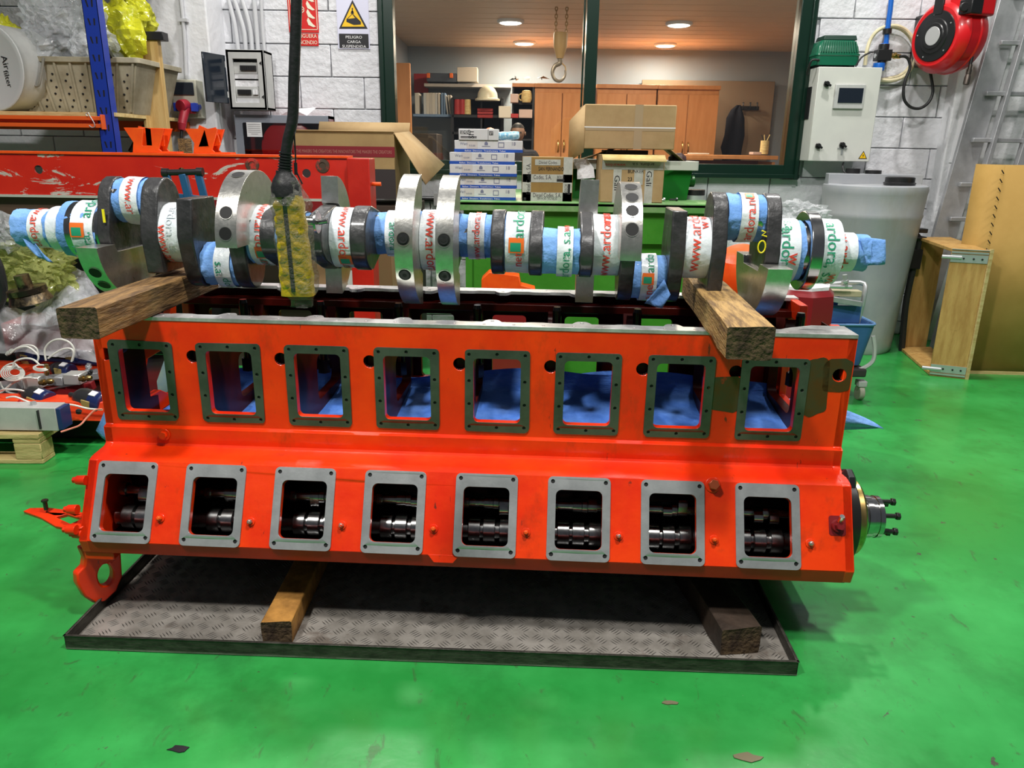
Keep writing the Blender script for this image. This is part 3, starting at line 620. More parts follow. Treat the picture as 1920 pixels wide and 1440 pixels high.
for i in range(9):
    x = (LC[0] - .149) + .2985 * i
    if abs(x) > 1.24: continue
    b = MB(); b.plate([(-.20, .15), (.04, .15), (.04, .37), (-.09, .37)], [], (x + .012, 0, 0), YY, ZZ, .024); bb(b, 'cam_bearing_wall', m_inred)
# bolts on the lower wall
for i, (x, s_) in enumerate([(-.981, .07), (-.68, .07), (-.379, .07), (-.08, .07), (.218, .07), (.512, .07), (.813, .07), (1.112, .07)]):
    p = lo + XX * x + ul * (.083); m_ = m_zinc if i in (1, 2, 5, 7) else m_red
    b = MB(); b.cyl(p, p + nrm * .004, .015, .014, n=16, mi=1); b.cyl(p + nrm * .004, p + nrm * .016, .0085, n=6); b.cyl(p + nrm * .016, p + nrm * .02, .0085, .005, n=6); bb(b, 'plug_bolt', [layer(mat('part_painted_bolt', (.45, .42, .38), .35, .8), (.7, .05, .01), 60, .5, .55, 1, metal=0) if i in (1, 2, 5, 7) else m_orange, m_red], bevel=.0008, seg=1)
p = lo + XX * .81 + ul * .255; b = MB(); b.cyl(p, p + nrm * .006, .026, .024, n=20, mi=1); b.cyl(p + nrm * .006, p + nrm * .03, .017, n=6); bb(b, 'plug_bolt', [mat('copper_red_bolt', (.5, .10, .04), .35, .4), m_red], bevel=.0015)
p = lo + XX * 1.198 + ul * .14; b = MB(); b.plate(rect(-.026, -.03, .026, .032, .008), [], p + nrm * .0015, XX, ul, .002, mi=1); b.cyl(p, p + nrm * .014, .021, .019, n=18, mi=1); b.cyl(p + nrm * .014, p + nrm * .032, .013, n=6, mi=1); b.cyl(p + nrm * .02 + ul * .012, p + nrm * .045 + ul * .03, .008, n=8); bb(b, 'drain_fitting', [m_shaft, m_crimson])
p = Vector((-1.035, -.018, .445)); b = MB(); b.cyl(p, p + Vector((0, -.004, 0)), .022, n=20); b.cyl(p, p + Vector((0, -.014, 0)), .014, n=6); bb(b, 'plug_bolt', m_red, bevel=.001)
# left end fittings: flange bolts, bracket plate and lifting lug
for x_, y_, z_ in [(-1.262, -.16, .33), (-1.27, -.215, .25), (-1.268, -.24, .19), (-1.262, -.22, .165)]:
    b = MB(); b.cyl((x_ + .02, y_, z_), (x_ - .012, y_, z_), .017, .015, n=12); b.cyl((x_ - .012, y_, z_), (x_ - .024, y_, z_), .011, n=6); bb(b, 'flange_bolt', m_red, bevel=.001)
b = MB(); b.plate([(.0, -.03), (.02, .03), (-.06, .045), (-.15, .055), (-.22, .05), (-.235, .035), (-.16, .01), (-.09, -.025), (-.03, -.035)], [[(-.045, -.012), (-.02, .012), (-.08, .03), (-.11, .015)][::-1]], (-1.24, -.20, .20), XX, Vector((0, .94, .34)).normalized(), .014); bb(b, 'bracket_plate', m_red, bevel=.002)
b = MB(); p = (-1.39, -.17, .222); b.cyl(p, (p[0], p[1] + .0, p[2] + .03), .007, n=8); b.cyl((p[0], p[1], p[2] + .03), (p[0], p[1], p[2] + .036), .011, n=6); bb(b, 'bracket_bolt', m_black)
lug = [(0, .0), (.12, -.0), (.125, -.08), (.118, -.16), (.09, -.205), (.05, -.225), (.012, -.215), (-.012, -.18), (-.028, -.12), (-.025, -.085), (.0, -.07), (.008, -.04)]
b = MB(); b.plate(lug[::-1], [[(.065 + .026 * cos(a), -.13 + .042 * sin(a)) for a in [2 * pi * k / 20 for k in range(20)]]], (-1.262, -.215, .105), Vector((.56, .83, 0)).normalized(), ZZ, .036); bb(b, 'lifting_lug', m_red, bevel=.006)
b = MB(); b.box((-1.2, -.17, .085), (.1, .10, .03)); bb(b, 'lug_gusset', m_red, bevel=.004)
# right end fittings: flange, hub with studs, cap
b = MB(); c0 = Vector((1.247, -.02, .235)); b.lathe(c0, XX, [(0, .155), (.03, .155), (.035, .12)], 32); bb(b, 'end_cover', m_black, bevel=.003)
b = MB(); b.lathe(c0 + Vector((.035, 0, 0)), XX, [(0, .125), (.022, .128), (.03, .12), (.032, .07)], 36); bb(b, 'brass_ring', layer(m_brass, (.2, .14, .05), 8, .5, .6, .8), bevel=.001)
b = MB(); b.lathe(c0 + Vector((.06, 0, 0)), XX, [(0, .072), (.012, .072), (.014, .068), (.03, .068), (.032, .072), (.05, .072), (.052, .068), (.066, .068), (.068, .071), (.082, .071), (.084, .05)], 36); bb(b, 'shaft_hub', m_shaft)
for k in range(6):
    a = pi / 6 + k * pi / 3; q = c0 + Vector((.14, .056 * cos(a), .056 * sin(a))); b = MB(); b.cyl(q, q + XX * .04, .008, n=10); b.cyl(q + XX * .04, q + XX * .052, .013, n=6); bb(b, 'hub_bolt', m_black, bevel=.001)
b = MB(); b.lathe((1.24, -.05, .37), XX, [(0, .03), (.012, .046), (.03, .046), (.04, .03)], 8); bb(b, 'black_knob', m_blackpl, bevel=.002)
for k in range(5): a = k * 1.25; b = MB(); q = c0 + Vector((.05, .105 * cos(a), .105 * sin(a))); b.cyl(q, q + XX * .018, .011, n=6); bb(b, 'ring_bolt', m_black)
# ------------------------------------------------------------------ camshafts inside
def camshaft(y, z, r, label, lobes, seed):
    t = thing('camshaft', label, 'camshaft', Bp(0, y, z), ROT); rn = random.Random(seed)
    b = MB(); b.cyl((-1.2, 0, 0), (1.215, 0, 0), r * .72, n=20); bb(b, 'shaft', m_cam, t)
    pj = pl = None
    for c in LC:
        for dx, w, kind in lobes:
            if kind == 'j':
                if pj is None: b = MB(); b.cyl((-w / 2, 0, 0), (w / 2, 0, 0), r, n=24); pj = bb(b, 'journal', m_cam, t, bevel=.0015, seg=1); o = pj
                else: o = pj.copy(); COL.objects.link(o)
                o.location = ((c + dx) * K, 0, 0)
            else:
                if pl is None:
                    b = MB(); n = 26; pts = []
                    for k in range(n): a = 2 * pi * k / n; rr = r * (.92 + .75 * max(0, cos(a)) ** 3.2); pts.append((rr * cos(a), rr * sin(a)))
                    b.plate(pts, [], (w / 2, 0, 0), YY, ZZ, w); pl = bb(b, 'cam_lobe', m_cam, t, bevel=.001, seg=1); o = pl
                else: o = pl.copy(); COL.objects.link(o)
                o.location = ((c + dx) * K, 0, 0); o.rotation_euler = (rn.uniform(0, 6.28), 0, 0)
camshaft(-.080, .162, .042, 'lower oily steel roller shaft seen through the bottom openings of the crankcase', [(-.045, .04, 'j'), (.005, .048, 'j'), (.06, .048, 'j')], 1)
camshaft(-.045, .246, .025, 'upper camshaft with lobes seen through the bottom openings of the crankcase', [(.0, .03, 'l'), (.052, .03, 'l'), (-.075, .02, 'j'), (.025, .015, 'j')], 5)
# ------------------------------------------------------------------ blue paper lining the crankcase
def sheet(name, grid, m, label, cat, parent=None, th=.0, ang=60):
    b = MB(); R_, C_ = len(grid), len(grid[0]); b.add([p for r in grid for p in r], [(i * C_ + j, i * C_ + j + 1, (i + 1) * C_ + j + 1, (i + 1) * C_ + j) for i in range(R_ - 1) for j in range(C_ - 1)])
    o = b.build(name, m, parent, ang=ang); s = o.modifiers.new('t', 'SOLIDIFY'); s.thickness = th or .0015
    if label: tag(o, label, cat)
    return o
prof = [(.08, .43), (.2, .425), (.35, .43), (.5, .44), (.585, .45), (.60, .475), (.605, .50), (.612, .515), (.625, .50), (.63, .49)]
g = []
for j, (y, z) in enumerate(prof):
    row = []
    for i in range(90):
        x = -1.19 + 2.38 * i / 89; w = .012 * sin(x * 9 + j) + .018 * noise.noise(Vector((x * 4, j * .6, 2)))
        zz = z + w * (.4 if j < 5 else 1) + (.02 * sin(x * 3.1) if j > 4 else 0)
        if j > 3 and x < -1.0: zz -= (-1.0 - x) * .2
        row.append(Bp(x, min(y + w * .6, .635), max(zz, .418)))
    g.append(row)
sheet('paper_sheet', g, m_bluedk, 'blue wiping paper lining the inside of the crankcase', 'paper')
g = []
tip = [bl(1655, 803, .80), bl(1588, 752, .80), bl(1590, 812, .80)]
for j in range(8):
    v = j / 7; row = []
    for i in range(12):
        u = i / 11; a = tip[1].lerp(tip[2], v); a = a + Vector((-.25, 0, 0)) * (1 - u); 
        q = a.lerp(tip[0], u ** 1.2) if u > .45 else a.lerp(tip[0], 0)
        q = Vector((tip[1].lerp(tip[2], v).x - .3 + u * .3, .8, tip[1].lerp(tip[2], v).z)).lerp(tip[0], max(0, (u - .5) / .5)); q.y += .03 * sin(v * 7 + u * 2) * (1 - u * .7); row.append(Bp(*q))
    g.append(row)
sheet('paper_sheet', g, m_blue, 'pointed corner of blue paper sticking out behind the right end of the crankcase', 'paper')
a, c, d = bl(205, 742, .78), bl(176, 812, .78), bl(206, 830, .78)
g = []
for j in range(6):
    v = j / 5; row = []
    for i in range(6):
        u = i / 5; L_ = a.lerp(c, min(1, v * 1.2)) if v < .83 else c.lerp(d, (v - .83) / .17 * .5); R_ = a.lerp(d, v) + Vector((.1, 0, 0)); q = L_.lerp(R_, u); q.y += .02 * sin(u * 5 + v * 3); row.append(Bp(*q))
    g.append(row)
sheet('paper_sheet', g, m_blue, 'blue paper corner hanging out behind the left end of the crankcase', 'paper')
# grey metal sheet seen through the first opening
q = MB(); a, c = bl(268, 655, .85), bl(306, 720, .85); q.plate([(0, -.42), (.16, -.42), (.16, .16), (.07, .15), (0, 0)], [], Bp(a.x - .01, .95, c.z - .02), BX, ZZ, .004); tag(q.build('metal_sheet', mat('blue_grey_sheet', (.22, .30, .34), .5, nscale=20, col2=(.3, .36, .32))), 'blue grey sheet seen through the first upper opening', 'sheet')
# ------------------------------------------------------------------ tray, support timbers
TA, TB = aZ(124, 1218, 0), aZ(1494, 1268, 0); tx = (TB - TA).normalized(); ty = Vector((-tx.y, tx.x, 0)); TL = (TB - TA).length; TD = 1.05
trot = atan2(tx.y, tx.x)
T = thing('drip_tray', 'shallow dirty steel drip tray under the crankcase', 'tray', (TA + TB) / 2, (0, 0, trot))
m_tray = mat('checker_plate', (.40, .37, .33), .45, .35, nscale=7, col2=(.24, .22, .19), rvar=.12)
layer(m_tray, (.12, .09, .07), 5, .57, .64, .7, metal=.2, seed=2)
m_rim = mat('dirty_rim_steel', (.085, .08, .065), .5, .5, nscale=18, col2=(.04, .036, .03), bump=.3, bscale=60, stretch=(1, 1, 3))
b = MB(); b.box((0, TD / 2, .006), (TL, TD, .006)); b.build('base_plate', m_tray, T)
for nm, c, d in (('rim', (0, .002, .026), (TL, .004, .044)), ('rim', (0, TD, .026), (TL, .004, .044)), ('rim', (-TL / 2 + .002, TD / 2, .026), (.004, TD, .044)), ('rim', (TL / 2 - .002, TD / 2, .026), (.004, TD, .044))):
    b = MB(); b.box(c, d); b.box((c[0], c[1], .047), (d[0] + .004 if d[0] > d[1] else .008, d[1] + .004 if d[1] > d[0] else .008, .003)); b.build(nm, m_rim, T, bevel=.001, seg=1)
b = MB(); rn = random.Random(2); st = .046
for i in range(int(TL / st)):
    for j in range(int((TD - .3) / st)):
        cx, cy = -TL / 2 + st * (i + .6), st * (j + .6); a = pi / 4 if (i + j) % 2 else -pi / 4; R = Matrix.Rotation(a, 3, 'Z')
        for k in range(4):
            o_ = R @ Vector((0, (k - 1.5) * .009, 0)); hw, hh = .0155, .0018; u_ = R @ Vector((hw, 0, 0)); w_ = R @ Vector((0, hh, 0)); p = Vector((cx, cy, .009)) + o_; t_ = Vector((0, 0, .0016))
            b.add([p - u_, p - w_, p + u_, p + w_, p - u_ * .6 + t_, p + u_ * .6 + t_], [(0, 1, 5, 4), (1, 2, 5), (2, 3, 4, 5), (3, 0, 4)])
o = b.build('tread_pattern', mat('tread_bar_worn', (.16, .15, .135), .4, .5), T); o['kind'] = 'stuff'
def timber(p0, p1, w, h, label, up_z, mt=m_wood):
    """square timber lying from p0 (front end, top centre) to p1"""
    p0, p1 = Vector(p0), Vector(p1); d = p1 - p0; L_ = d.length; rz = atan2(d.y, d.x) - pi / 2
    b = MB(); n = 9; vs = []; fs = []; prof_ = [(-w / 2, -h), (w / 2, -h), (w / 2, 0), (-w / 2, 0)]
    pr = []
    for k in range(4):
        a, c = Vector(prof_[k] + (0,)), Vector(prof_[(k + 1) % 4] + (0,))
        for q in (.04, .35, .65, .96): pr.append(a.lerp(c, q))
    m_ = len(pr)
    for i in range(n):
        for k, q in enumerate(pr): v = Vector((q.x, L_ * i / (n - 1), q.y)); e = noise.noise(v * 11) * .0035; vs.append(v + Vector((e, noise.noise(v * 20) * .003 if i in (0, n - 1) else 0, e)))
    for i in range(n - 1): fs += [(i * m_ + k, i * m_ + (k + 1) % m_, (i + 1) * m_ + (k + 1) % m_, (i + 1) * m_ + k) for k in range(m_)]
    b.add(vs, fs, 0); b.add(vs[:m_], [list(range(m_))[::-1]], 1); b.add(vs[-m_:], [list(range(m_))], 1)
    return tag(b.build('timber_beam', [mt, m_woodend], loc=p0, rot=(0, 0, rz), ang=50), label, 'timber')
m_woodlt = mat('worn_timber', (.42, .26, .09), .75, nscale=6, col2=(.14, .08, .03), bump=.7, bscale=20, stretch=(8, 1, 8), cov=(.42, .62))
zt_ = .945
def deckpt(px, py): q = aZ(px, py, BO.z + zt_ * K); return q
A, A2 = deckpt(142, 577), deckpt(330, 513); timber(A, A + (A2 - A) * 1.35, .104, .083, 'dark squared timber on the left end of the crankcase, under the crankshaft', 0)
A, A2 = deckpt(1410, 613), deckpt(1326, 526); timber(A, A + (A2 - A) * 1.25, .112, .084, 'yellow-brown squared timber on the right end of the crankcase, under the crankshaft', 0, m_woodlt)
zb = BO.z - .065 * K
def tpt(px, py, z): return aZ(px, py, z)
A = tpt(516, 1150, zb); A = Vector((A.x, TA.y + .02, zb)); timber(tpt(517, 1166, zb - .0), tpt(517, 1166, zb) + Vector((-.0, .75, 0)), .085, zb - .009, 'short orange timber end standing in the front of the tray at left', 0, mat('orange_timber', (.50, .24, .05), .7, nscale=9, col2=(.22, .10, .02), bump=.5, bscale=25))
timber(tpt(1392, 1178, zb + .015) , tpt(1392, 1178, zb + .015) + Vector((-.10, .75, 0)), .115, zb + .005, 'dark brown timber in the right end of the tray', 0, mat('dark_brown_timber', (.06, .04, .028), .55, nscale=9, col2=(.025, .017, .012), bump=.5, bscale=25))  # darker brown than the timber at left
# ================================================================== crankshaft (own frame: x along the axis, y back, z up)
CZ, CYL = 1.085, .30
CR = thing('crankshaft', 'long eight-throw steel crankshaft lying on two timbers, journals wrapped in blue paper and tape', 'crankshaft', Bp(0, CYL, CZ), (0, .009, -PSI))
def cb(mb, name, m, parent=CR, **k):
    if 'bevel' in k: k['bevel'] *= K
    return mb.build(name, m, parent, sc=K, **k)
TH_, RM, RP, RW = .107, .094, .072, .225
def hull(pts):
    pts = sorted(set((round(p[0], 5), round(p[1], 5)) for p in pts)); 
    def half(ps):
        o = []
        for p in ps:
            while len(o) > 1 and (o[-1][0] - o[-2][0]) * (p[1] - o[-2][1]) - (o[-1][1] - o[-2][1]) * (p[0] - o[-2][0]) <= 0: o.pop()
            o.append(p)
        return o[:-1]
    return half(pts) + half(pts[::-1])
def web(xc, w, ang, ext=0, cut=True, mtl=None, name='web', rm=None, ex_w=.09):
    """crank web in the (y,z) plane; ang = throw direction, ext = forged tail length on the other side"""
    d = Vector((cos(ang), sin(ang))); n = Vector((-d.y, d.x))
    pts = circ(0, 0, rm or .112, 18) + circ(d.x * TH_, d.y * TH_, .083, 18)
    if ext: pts += [tuple(-d * ext + n * s_ * ex_w) for s_ in (-1, 1)]
    P_ = hull(pts); b = MB(); b.plate(P_, [], (xc + w / 2, 0, 0), YY, ZZ, w); return cb(b, name, mtl or m_web, bevel=.007, seg=3)
def counterweight(xc, w, ang, flat=-.02, R=RW, holes=(), top=(), half=1.42, bolts=(), hole_r=.021, hx=0, label=None):
    """machined counterweight: circular segment centred on direction ang; round pockets in the rim"""
    d = Vector((cos(ang), sin(ang))); n = Vector((-d.y, d.x)); N = 44; arc = []
    for k in range(N + 1):
        a = -half + 2 * half * k / N; arc.append(d * (R * cos(a)) + n * (R * sin(a)))
    pts = [tuple(p) for p in arc] + [tuple(n * (-.11) + d * (flat + .05)), tuple(n * (-.11) + d * flat)][::-1] * 0 + [(n * .115 + d * (R * cos(half))).to_tuple(), (n * .10 + d * .06).to_tuple(), (n * -.10 + d * .06).to_tuple(), (n * -.115 + d * (R * cos(half))).to_tuple()]
    b = MB(); b.plate(pts, [], (xc + w / 2, 0, 0), YY, ZZ, w); o = cb(b, 'counterweight', m_cw, bevel=.002, seg=2)
    if label: o['label'] = label
    for a, m_ in [(h, 0) for h in holes] + [(h, 1) for h in bolts]:
        dd = Vector((hx, cos(a), sin(a))); c = Vector((xc, 0, 0)) + Vector((0, dd.y, dd.z)) * (R - .0); ax = Vector((0, cos(a), sin(a)))
        b = MB(); b.lathe(c - ax * .03, ax, [(.0, hole_r * .9), (.0305, hole_r * .9), (.0312, hole_r), (.0313, hole_r * 1.12)][:2], 20, mi=0)
        b.lathe(c + ax * .0004, ax, [(0, hole_r * 1.12), (.0006, hole_r * 1.12)], 20, mi=1); b.lathe(c + ax * .0012, ax, [(0, hole_r), (.0004, hole_r)], 20, mi=0)
        if m_: b.lathe(c + ax * .0012, ax, [(0, hole_r * .75), (.003, hole_r * .72)], 18, mi=2); b.cyl(c + ax * .0035, c + ax * .0048, hole_r * .36, n=6, mi=0)
        cb(b, 'socket_bolt' if m_ else 'lightening_hole', [m_dark, m_cw, mat('bolt_black', (.05, .05, .05), .3, .8) if 0 else m_rubber])
    return o
def journal(x0, x1, r, y=0, z=0, name='journal', m=None): b = MB(); b.cyl((x0, y, z), (x1, y, z), r, n=36); return cb(b, name, m or m_shaft)
def wrap(x0, x1, r, y=0, z=0, tape=None, texts=(), seed=0, paper=m_blue, flare=0):
    """blue paper round a journal, with a printed tape band; texts: (string, angle of start, +1 reads down / -1 reads up, size, material index, x offset)"""
    b = MB(); n, m = 48, 10; vs = []; fs = []
    for i in range(m):
        x = x0 + (x1 - x0) * i / (m - 1)
        for k in range(n):
            a = 2 * pi * k / n; e = noise.noise(Vector((x * 18 + seed, cos(a) * 2.2, sin(a) * 2.2))) * .007 + noise.noise(Vector((x * 60 + seed, cos(a) * 7, sin(a) * 7))) * .003
            rr = r + .004 + e + (flare * (1 - i / (m - 1)) if flare > 0 else -flare * i / (m - 1)); xx = x + (noise.noise(Vector((seed, cos(a) * 2, sin(a) * 2 + i))) * .006 if i in (0, m - 1) else 0)
            vs.append((xx, y - rr * cos(a), z + rr * sin(a)))
    for i in range(m - 1): fs += [(i * n + k, i * n + (k + 1) % n, (i + 1) * n + (k + 1) % n, (i + 1) * n + k) for k in range(n)]
    b.add(vs, fs); wp = cb(b, 'paper_wrap', paper, ang=60)
    if tape:
        t0, t1 = tape; R = r + .0105; b = MB(); vs = []; fs = []; m = 5; n = 72
        for i in range(m):
            x = t0 + (t1 - t0) * i / (m - 1)
            for k in range(n): a = 2 * pi * k / n; e = noise.noise(Vector((x * 25 + seed, cos(a) * 3, sin(a) * 3))) * .0022; rr = R + e; vs.append((x, y - rr * cos(a), z + rr * sin(a)))
        for i in range(m - 1): fs += [(i * n + k, i * n + (k + 1) % n, (i + 1) * n + (k + 1) % n, (i + 1) * n + k) for k in range(n)]
        b.add(vs, fs, 0); RR = R + .0034; xc = (t0 + t1) / 2
        for txt, a0, dr, sz, mi, xo in texts:
            if txt == '#':
                h = sz / 2
                for (ua, ub, va, vb, mm) in ((-h, h, -h, h, 3), (-h * .8, h * .35, -h * .8, h * .6, 2)):
                    q = []; N = 5
                    for j in range(N):
                        for s_ in (va, vb): a = a0 + (ua + (ub - ua) * j / (N - 1)) / RR; q.append((xc + xo + s_, y - (RR + (.0003 if mm == 2 else 0)) * cos(a), z + (RR + (.0003 if mm == 2 else 0)) * sin(a)))
                    b.add(q, [(2 * j, 2 * j + 1, 2 * j + 3, 2 * j + 2) for j in range(N - 1)], mm)
                continue
            tv, tf, w = text_geo(txt); q = []
            for u, v in tv:
                a = a0 - dr * u * sz / RR; q.append((xc + xo + dr * (v - .35) * sz, y - RR * cos(a), z + RR * sin(a)))
            b.add(q, tf, mi)
        cb(b, 'printed_tape', [m_tape, m_tred, m_tgreen, m_torange, m_tfaint], wp)
    return wp
# ---- journals and pins
MX = [-1.349] + [-1.047, -.742, -.442, -.147, .160, .460, .764] + [1.075]
PX = [-1.197, -.897, -.595, -.318, .003, .303, .611, .918]
UPA, DNA, BKA, FRA = pi / 2, -pi / 2, .06, pi - .12
PA = [UPA, DNA, FRA, BKA, BKA + .0, pi + .12, DNA, UPA]
b = MB(); b.cyl((-1.36, 0, 0), (1.18, 0, 0), .05, n=24); 
W_ = .048
webs = {}
for i in range(8):
    a = PA[i]; py, pz = TH_ * cos(a), TH_ * sin(a); x = PX[i]
    journal(x - .055, x + .055, RP, py, pz, 'crankpin')
for i in range(1, 8): journal(MX[i] - .075, MX[i] + .075, RM, name='main_journal')
# webs: (index, side)  L left / R right
web(PX[0] - .076, .044, UPA); web(PX[0] + .084, .06, UPA, .135)
web(PX[1] - .090, .055, DNA, .125); web(PX[1] + .086, .055, DNA)
web(PX[2] - .075, .05, FRA, .15); web(PX[2] + .082, .05, FRA)
web(PX[3] - .070, .055, BKA); web(PX[3] + .080, .05, BKA)
web(PX[4] - .085, .05, BKA); web(PX[4] + .086, .046, BKA)
web(PX[5] - .082, .046, PA[5]); web(PX[5] + .085, .046, PA[5])
web(PX[6] - .080, .05, DNA); web(PX[6] + .083, .05, DNA, .13)
web(PX[7] - .088, .05, UPA, .145); web(PX[7] + .088, .05, UPA)
# machined counterweights
counterweight(-1.272, .072, DNA + pi * 0 - .0, holes=(pi + .57, pi + .86), R=.225, label='machined counterweight reflecting the green floor')
counterweight(-.795, .072, UPA, holes=(pi - .43, pi - .12, pi / 2 + .35), R=.222, half=1.66)
counterweight(-.208, .060, pi, bolts=(pi - .12, pi + .42), R=.225, half=1.45)
counterweight(-.075, .058, pi, bolts=(pi - .12, pi + .42), R=.225, half=1.45)
counterweight(-.515, .06, 0, R=.21)
counterweight(.398, .064, 0, R=.225, half=1.3)
counterweight(.528, .068, UPA, holes=(pi - .36, pi - .66, pi - .92, pi - 1.22), R=.215, half=1.68)
counterweight(1.005, .078, DNA, R=.225)
# ---- paper and tape
wrap(MX[1] - .068, MX[1] + .066, RM, tape=(MX[1] - .055, MX[1] + .035), texts=[('www.ardora.net', .35, 1, .048, 1, -.008), ('ardora, s.a.', 1.1, 1, .044, 4, .018)], seed=1)
wrap(MX[2] - .068, MX[2] + .068, RM, tape=(MX[2] - .028, MX[2] + .060), texts=[('www.ardora.net', 1.62, 1, .050, 1, 0), ('#', -.50, 1, .048, 0, 0), ('ardora', -.80, 1, .050, 2, 0)], seed=2)
wrap(MX[3] - .070, MX[3] + .070, RM, tape=(MX[3] - .045, MX[3] + .055), texts=[('www.ardora.net', 1.45, 1, .050, 1, 0), ('#', -.70, 1, .046, 0, 0), ('ar', -1.0, 1, .050, 2, 0)], seed=3)
wrap(MX[4] - .055, MX[4] + .055, RM, tape=(MX[4] - .030, MX[4] + .052), texts=[('www.ardora.net', 1.25, 1, .053, 1, 0)], seed=4)
wrap(MX[5] - .075, MX[5] + .075, RM, tape=(MX[5] - .045, MX[5] + .040), texts=[('ardora,', .22, -1, .056, 2, 0), ('#', .02, -1, .052, 0, -.004), ('net', -.75, -1, .044, 1, 0)], seed=5)
wrap(MX[6] - .072, MX[6] + .075, RM, tape=(MX[6] - .062, MX[6] + .045), texts=[('www.ardora.net', -1.25, -1, .053, 1, .0), ('ardora', .72, -1, .045, 1, .0)], seed=6)
wrap(MX[7] - .072, MX[7] + .062, RM, tape=(MX[7] - .060, MX[7] + .050), texts=[('www.ardora', -.72, -1, .056, 1, -.01), ('w w', .75, -1, .048, 1, .02)], seed=7)
def pw(i, tape, texts, seed, x0=-.058, x1=.058): a = PA[i]; return wrap(PX[i] + x0, PX[i] + x1, RP, TH_ * cos(a), TH_ * sin(a), (PX[i] + tape[0], PX[i] + tape[1]), texts, seed)
pw(0, (-.022, .040), [('www.ar', 1.15, 1, .044, 1, .006)], 11, -.062, .064)
pw(1, (-.012, .045), [('w', 1.2, 1, .04, 1, .01), ('s.a.', .25, 1, .044, 2, -.006), ('dora', -.45, 1, .042, 2, .012)], 12, -.062, .062)
pw(2, (-.02, .04), [], 13)
pw(3, (-.005, .055), [('ardora', .6, 1, .04, 2, 0)], 14, -.045, .06)
pw(4, (-.030, .030), [('www.ardora.net', -1.35, -1, .040, 1, .0)], 15, -.07, .06)
pw(5, (-.012, .040), [('ardora, s.a.', -1.3, -1, .046, 2, .0), ('ww', .98, -1, .042, 1, .0)], 16, -.062, .062)
pw(6, (-.028, .026), [('ardo', .35, -1, .044, 2, .0), ('#', .08, -1, .040, 0, -.004), ('a.net', -.95, -1, .042, 1, .0)], 17, -.066, .068)
pw(7, (-.020, .036), [('ardora.net', -1.0, -1, .046, 1, .0), ('#', 1.1, -1, .03, 0, 0)], 18, -.062, .070)
# left end: stepped stub with flaring paper
b = MB(); b.cyl((-1.64, 0, 0), (-1.36, 0, 0), .055, n=24); cb(b, 'stub_shaft', m_shaft)
journal(-1.42, -1.30, .10, name='flange')
wrap(-1.64, -1.50, .058, tape=(-1.575, -1.515), texts=[('www.ardora.net', 2.2, 1, .045, 1, 0)], seed=21, flare=.004)
wrap(-1.515, -1.44, .070, tape=(-1.50, -1.445), texts=[], seed=22)
wrap(-1.450, -1.31, .094, tape=(-1.395, -1.315), texts=[('ardora', .50, -1, .056, 2, .012), ('#', .10, -1, .050, 0, -.014), ('ra,', -.42, -1, .05, 2, .012)], seed=23, flare=-.001)
# right end: collars, wide tape, flange, stub
for x0, x1, r in ((.985, 1.012, .098), (1.125, 1.165, .134)): b = MB(); b.cyl((x0, 0, 0), (x1, 0, 0), r, n=56); cb(b, 'collar', m_shaft, bevel=.003)
journal(1.0, 1.14, .095, name='main_journal')
wrap(1.012, 1.118, .098, tape=(1.010, 1.098), texts=[('ardora, s.a.', .85, 1, .058, 2, .0), ('w', .05, 1, .06, 1, .026), ('s.a.', 1.2, 1, .05, 2, .01)], seed=31)
journal(1.165, 1.235, .098, name='flange')
wrap(1.166, 1.238, .100, tape=(1.166, 1.238), texts=[('ardora, s.a.', 1.1, 1, .058, 2, .0), ('www', -.6, 1, .05, 1, .02)], seed=32)
b = MB(); b.cyl((1.2, 0, 0), (1.335, 0, 0), .052, n=24); cb(b, 'stub_shaft', m_shaft)
wrap(1.235, 1.345, .056, tape=(1.238, 1.300), texts=[('w ardora.', 1.15, 1, .05, 1, -.012)], seed=33, flare=-.002)
def flap(pts, parent=None, nm='paper_flap'):
    b = MB(); (a, c, d, e) = [Vector(p) for p in pts]; n = 8; vs = []
    for i in range(n):
        for j in range(n):
            u, v = i / (n - 1), j / (n - 1); p = a.lerp(c, u).lerp(e.lerp(d, u), v); w = .006 * sin(u * 7 + v * 3) + .008 * noise.noise(p * 20); vs.append(p + Vector((0, -w, 0)))
    b.add(vs, [(i * n + j, i * n + j + 1, (i + 1) * n + j + 1, (i + 1) * n + j) for i in range(n - 1) for j in range(n - 1)]); o = cb(b, nm, m_blue, ang=60); o.modifiers.new('t', 'SOLIDIFY').thickness = .001
flap([(1.30, -.05, .058), (1.385, -.05, .052), (1.398, -.06, -.03), (1.335, -.065, -.035)])
flap([(-1.615, -.055, -.02), (-1.56, -.05, -.05), (-1.51, -.045, -.115), (-1.56, -.05, -.10)])
flap([(.66, -.085, -.10), (.685, -.085, -.15), (.66, -.09, -.20), (.60, -.08, -.185)])
g0, g1, g2 = [bl(*p_, .05) - Vector((0, CYL, CZ)) for p_ in ((568, 418), (592, 419), (614, 416))]
b = MB(); b.cyl(g0, g1, .018, n=18); cb(b, 'puller_pin', m_cam); b = MB(); b.cyl(g1, g1 + Vector((.008, 0, 0)), .036, n=24); b.cyl(g1 + Vector((.008, 0, 0)), g2, .009, n=10); cb(b, 'puller_washer', m_cam, bevel=.001)
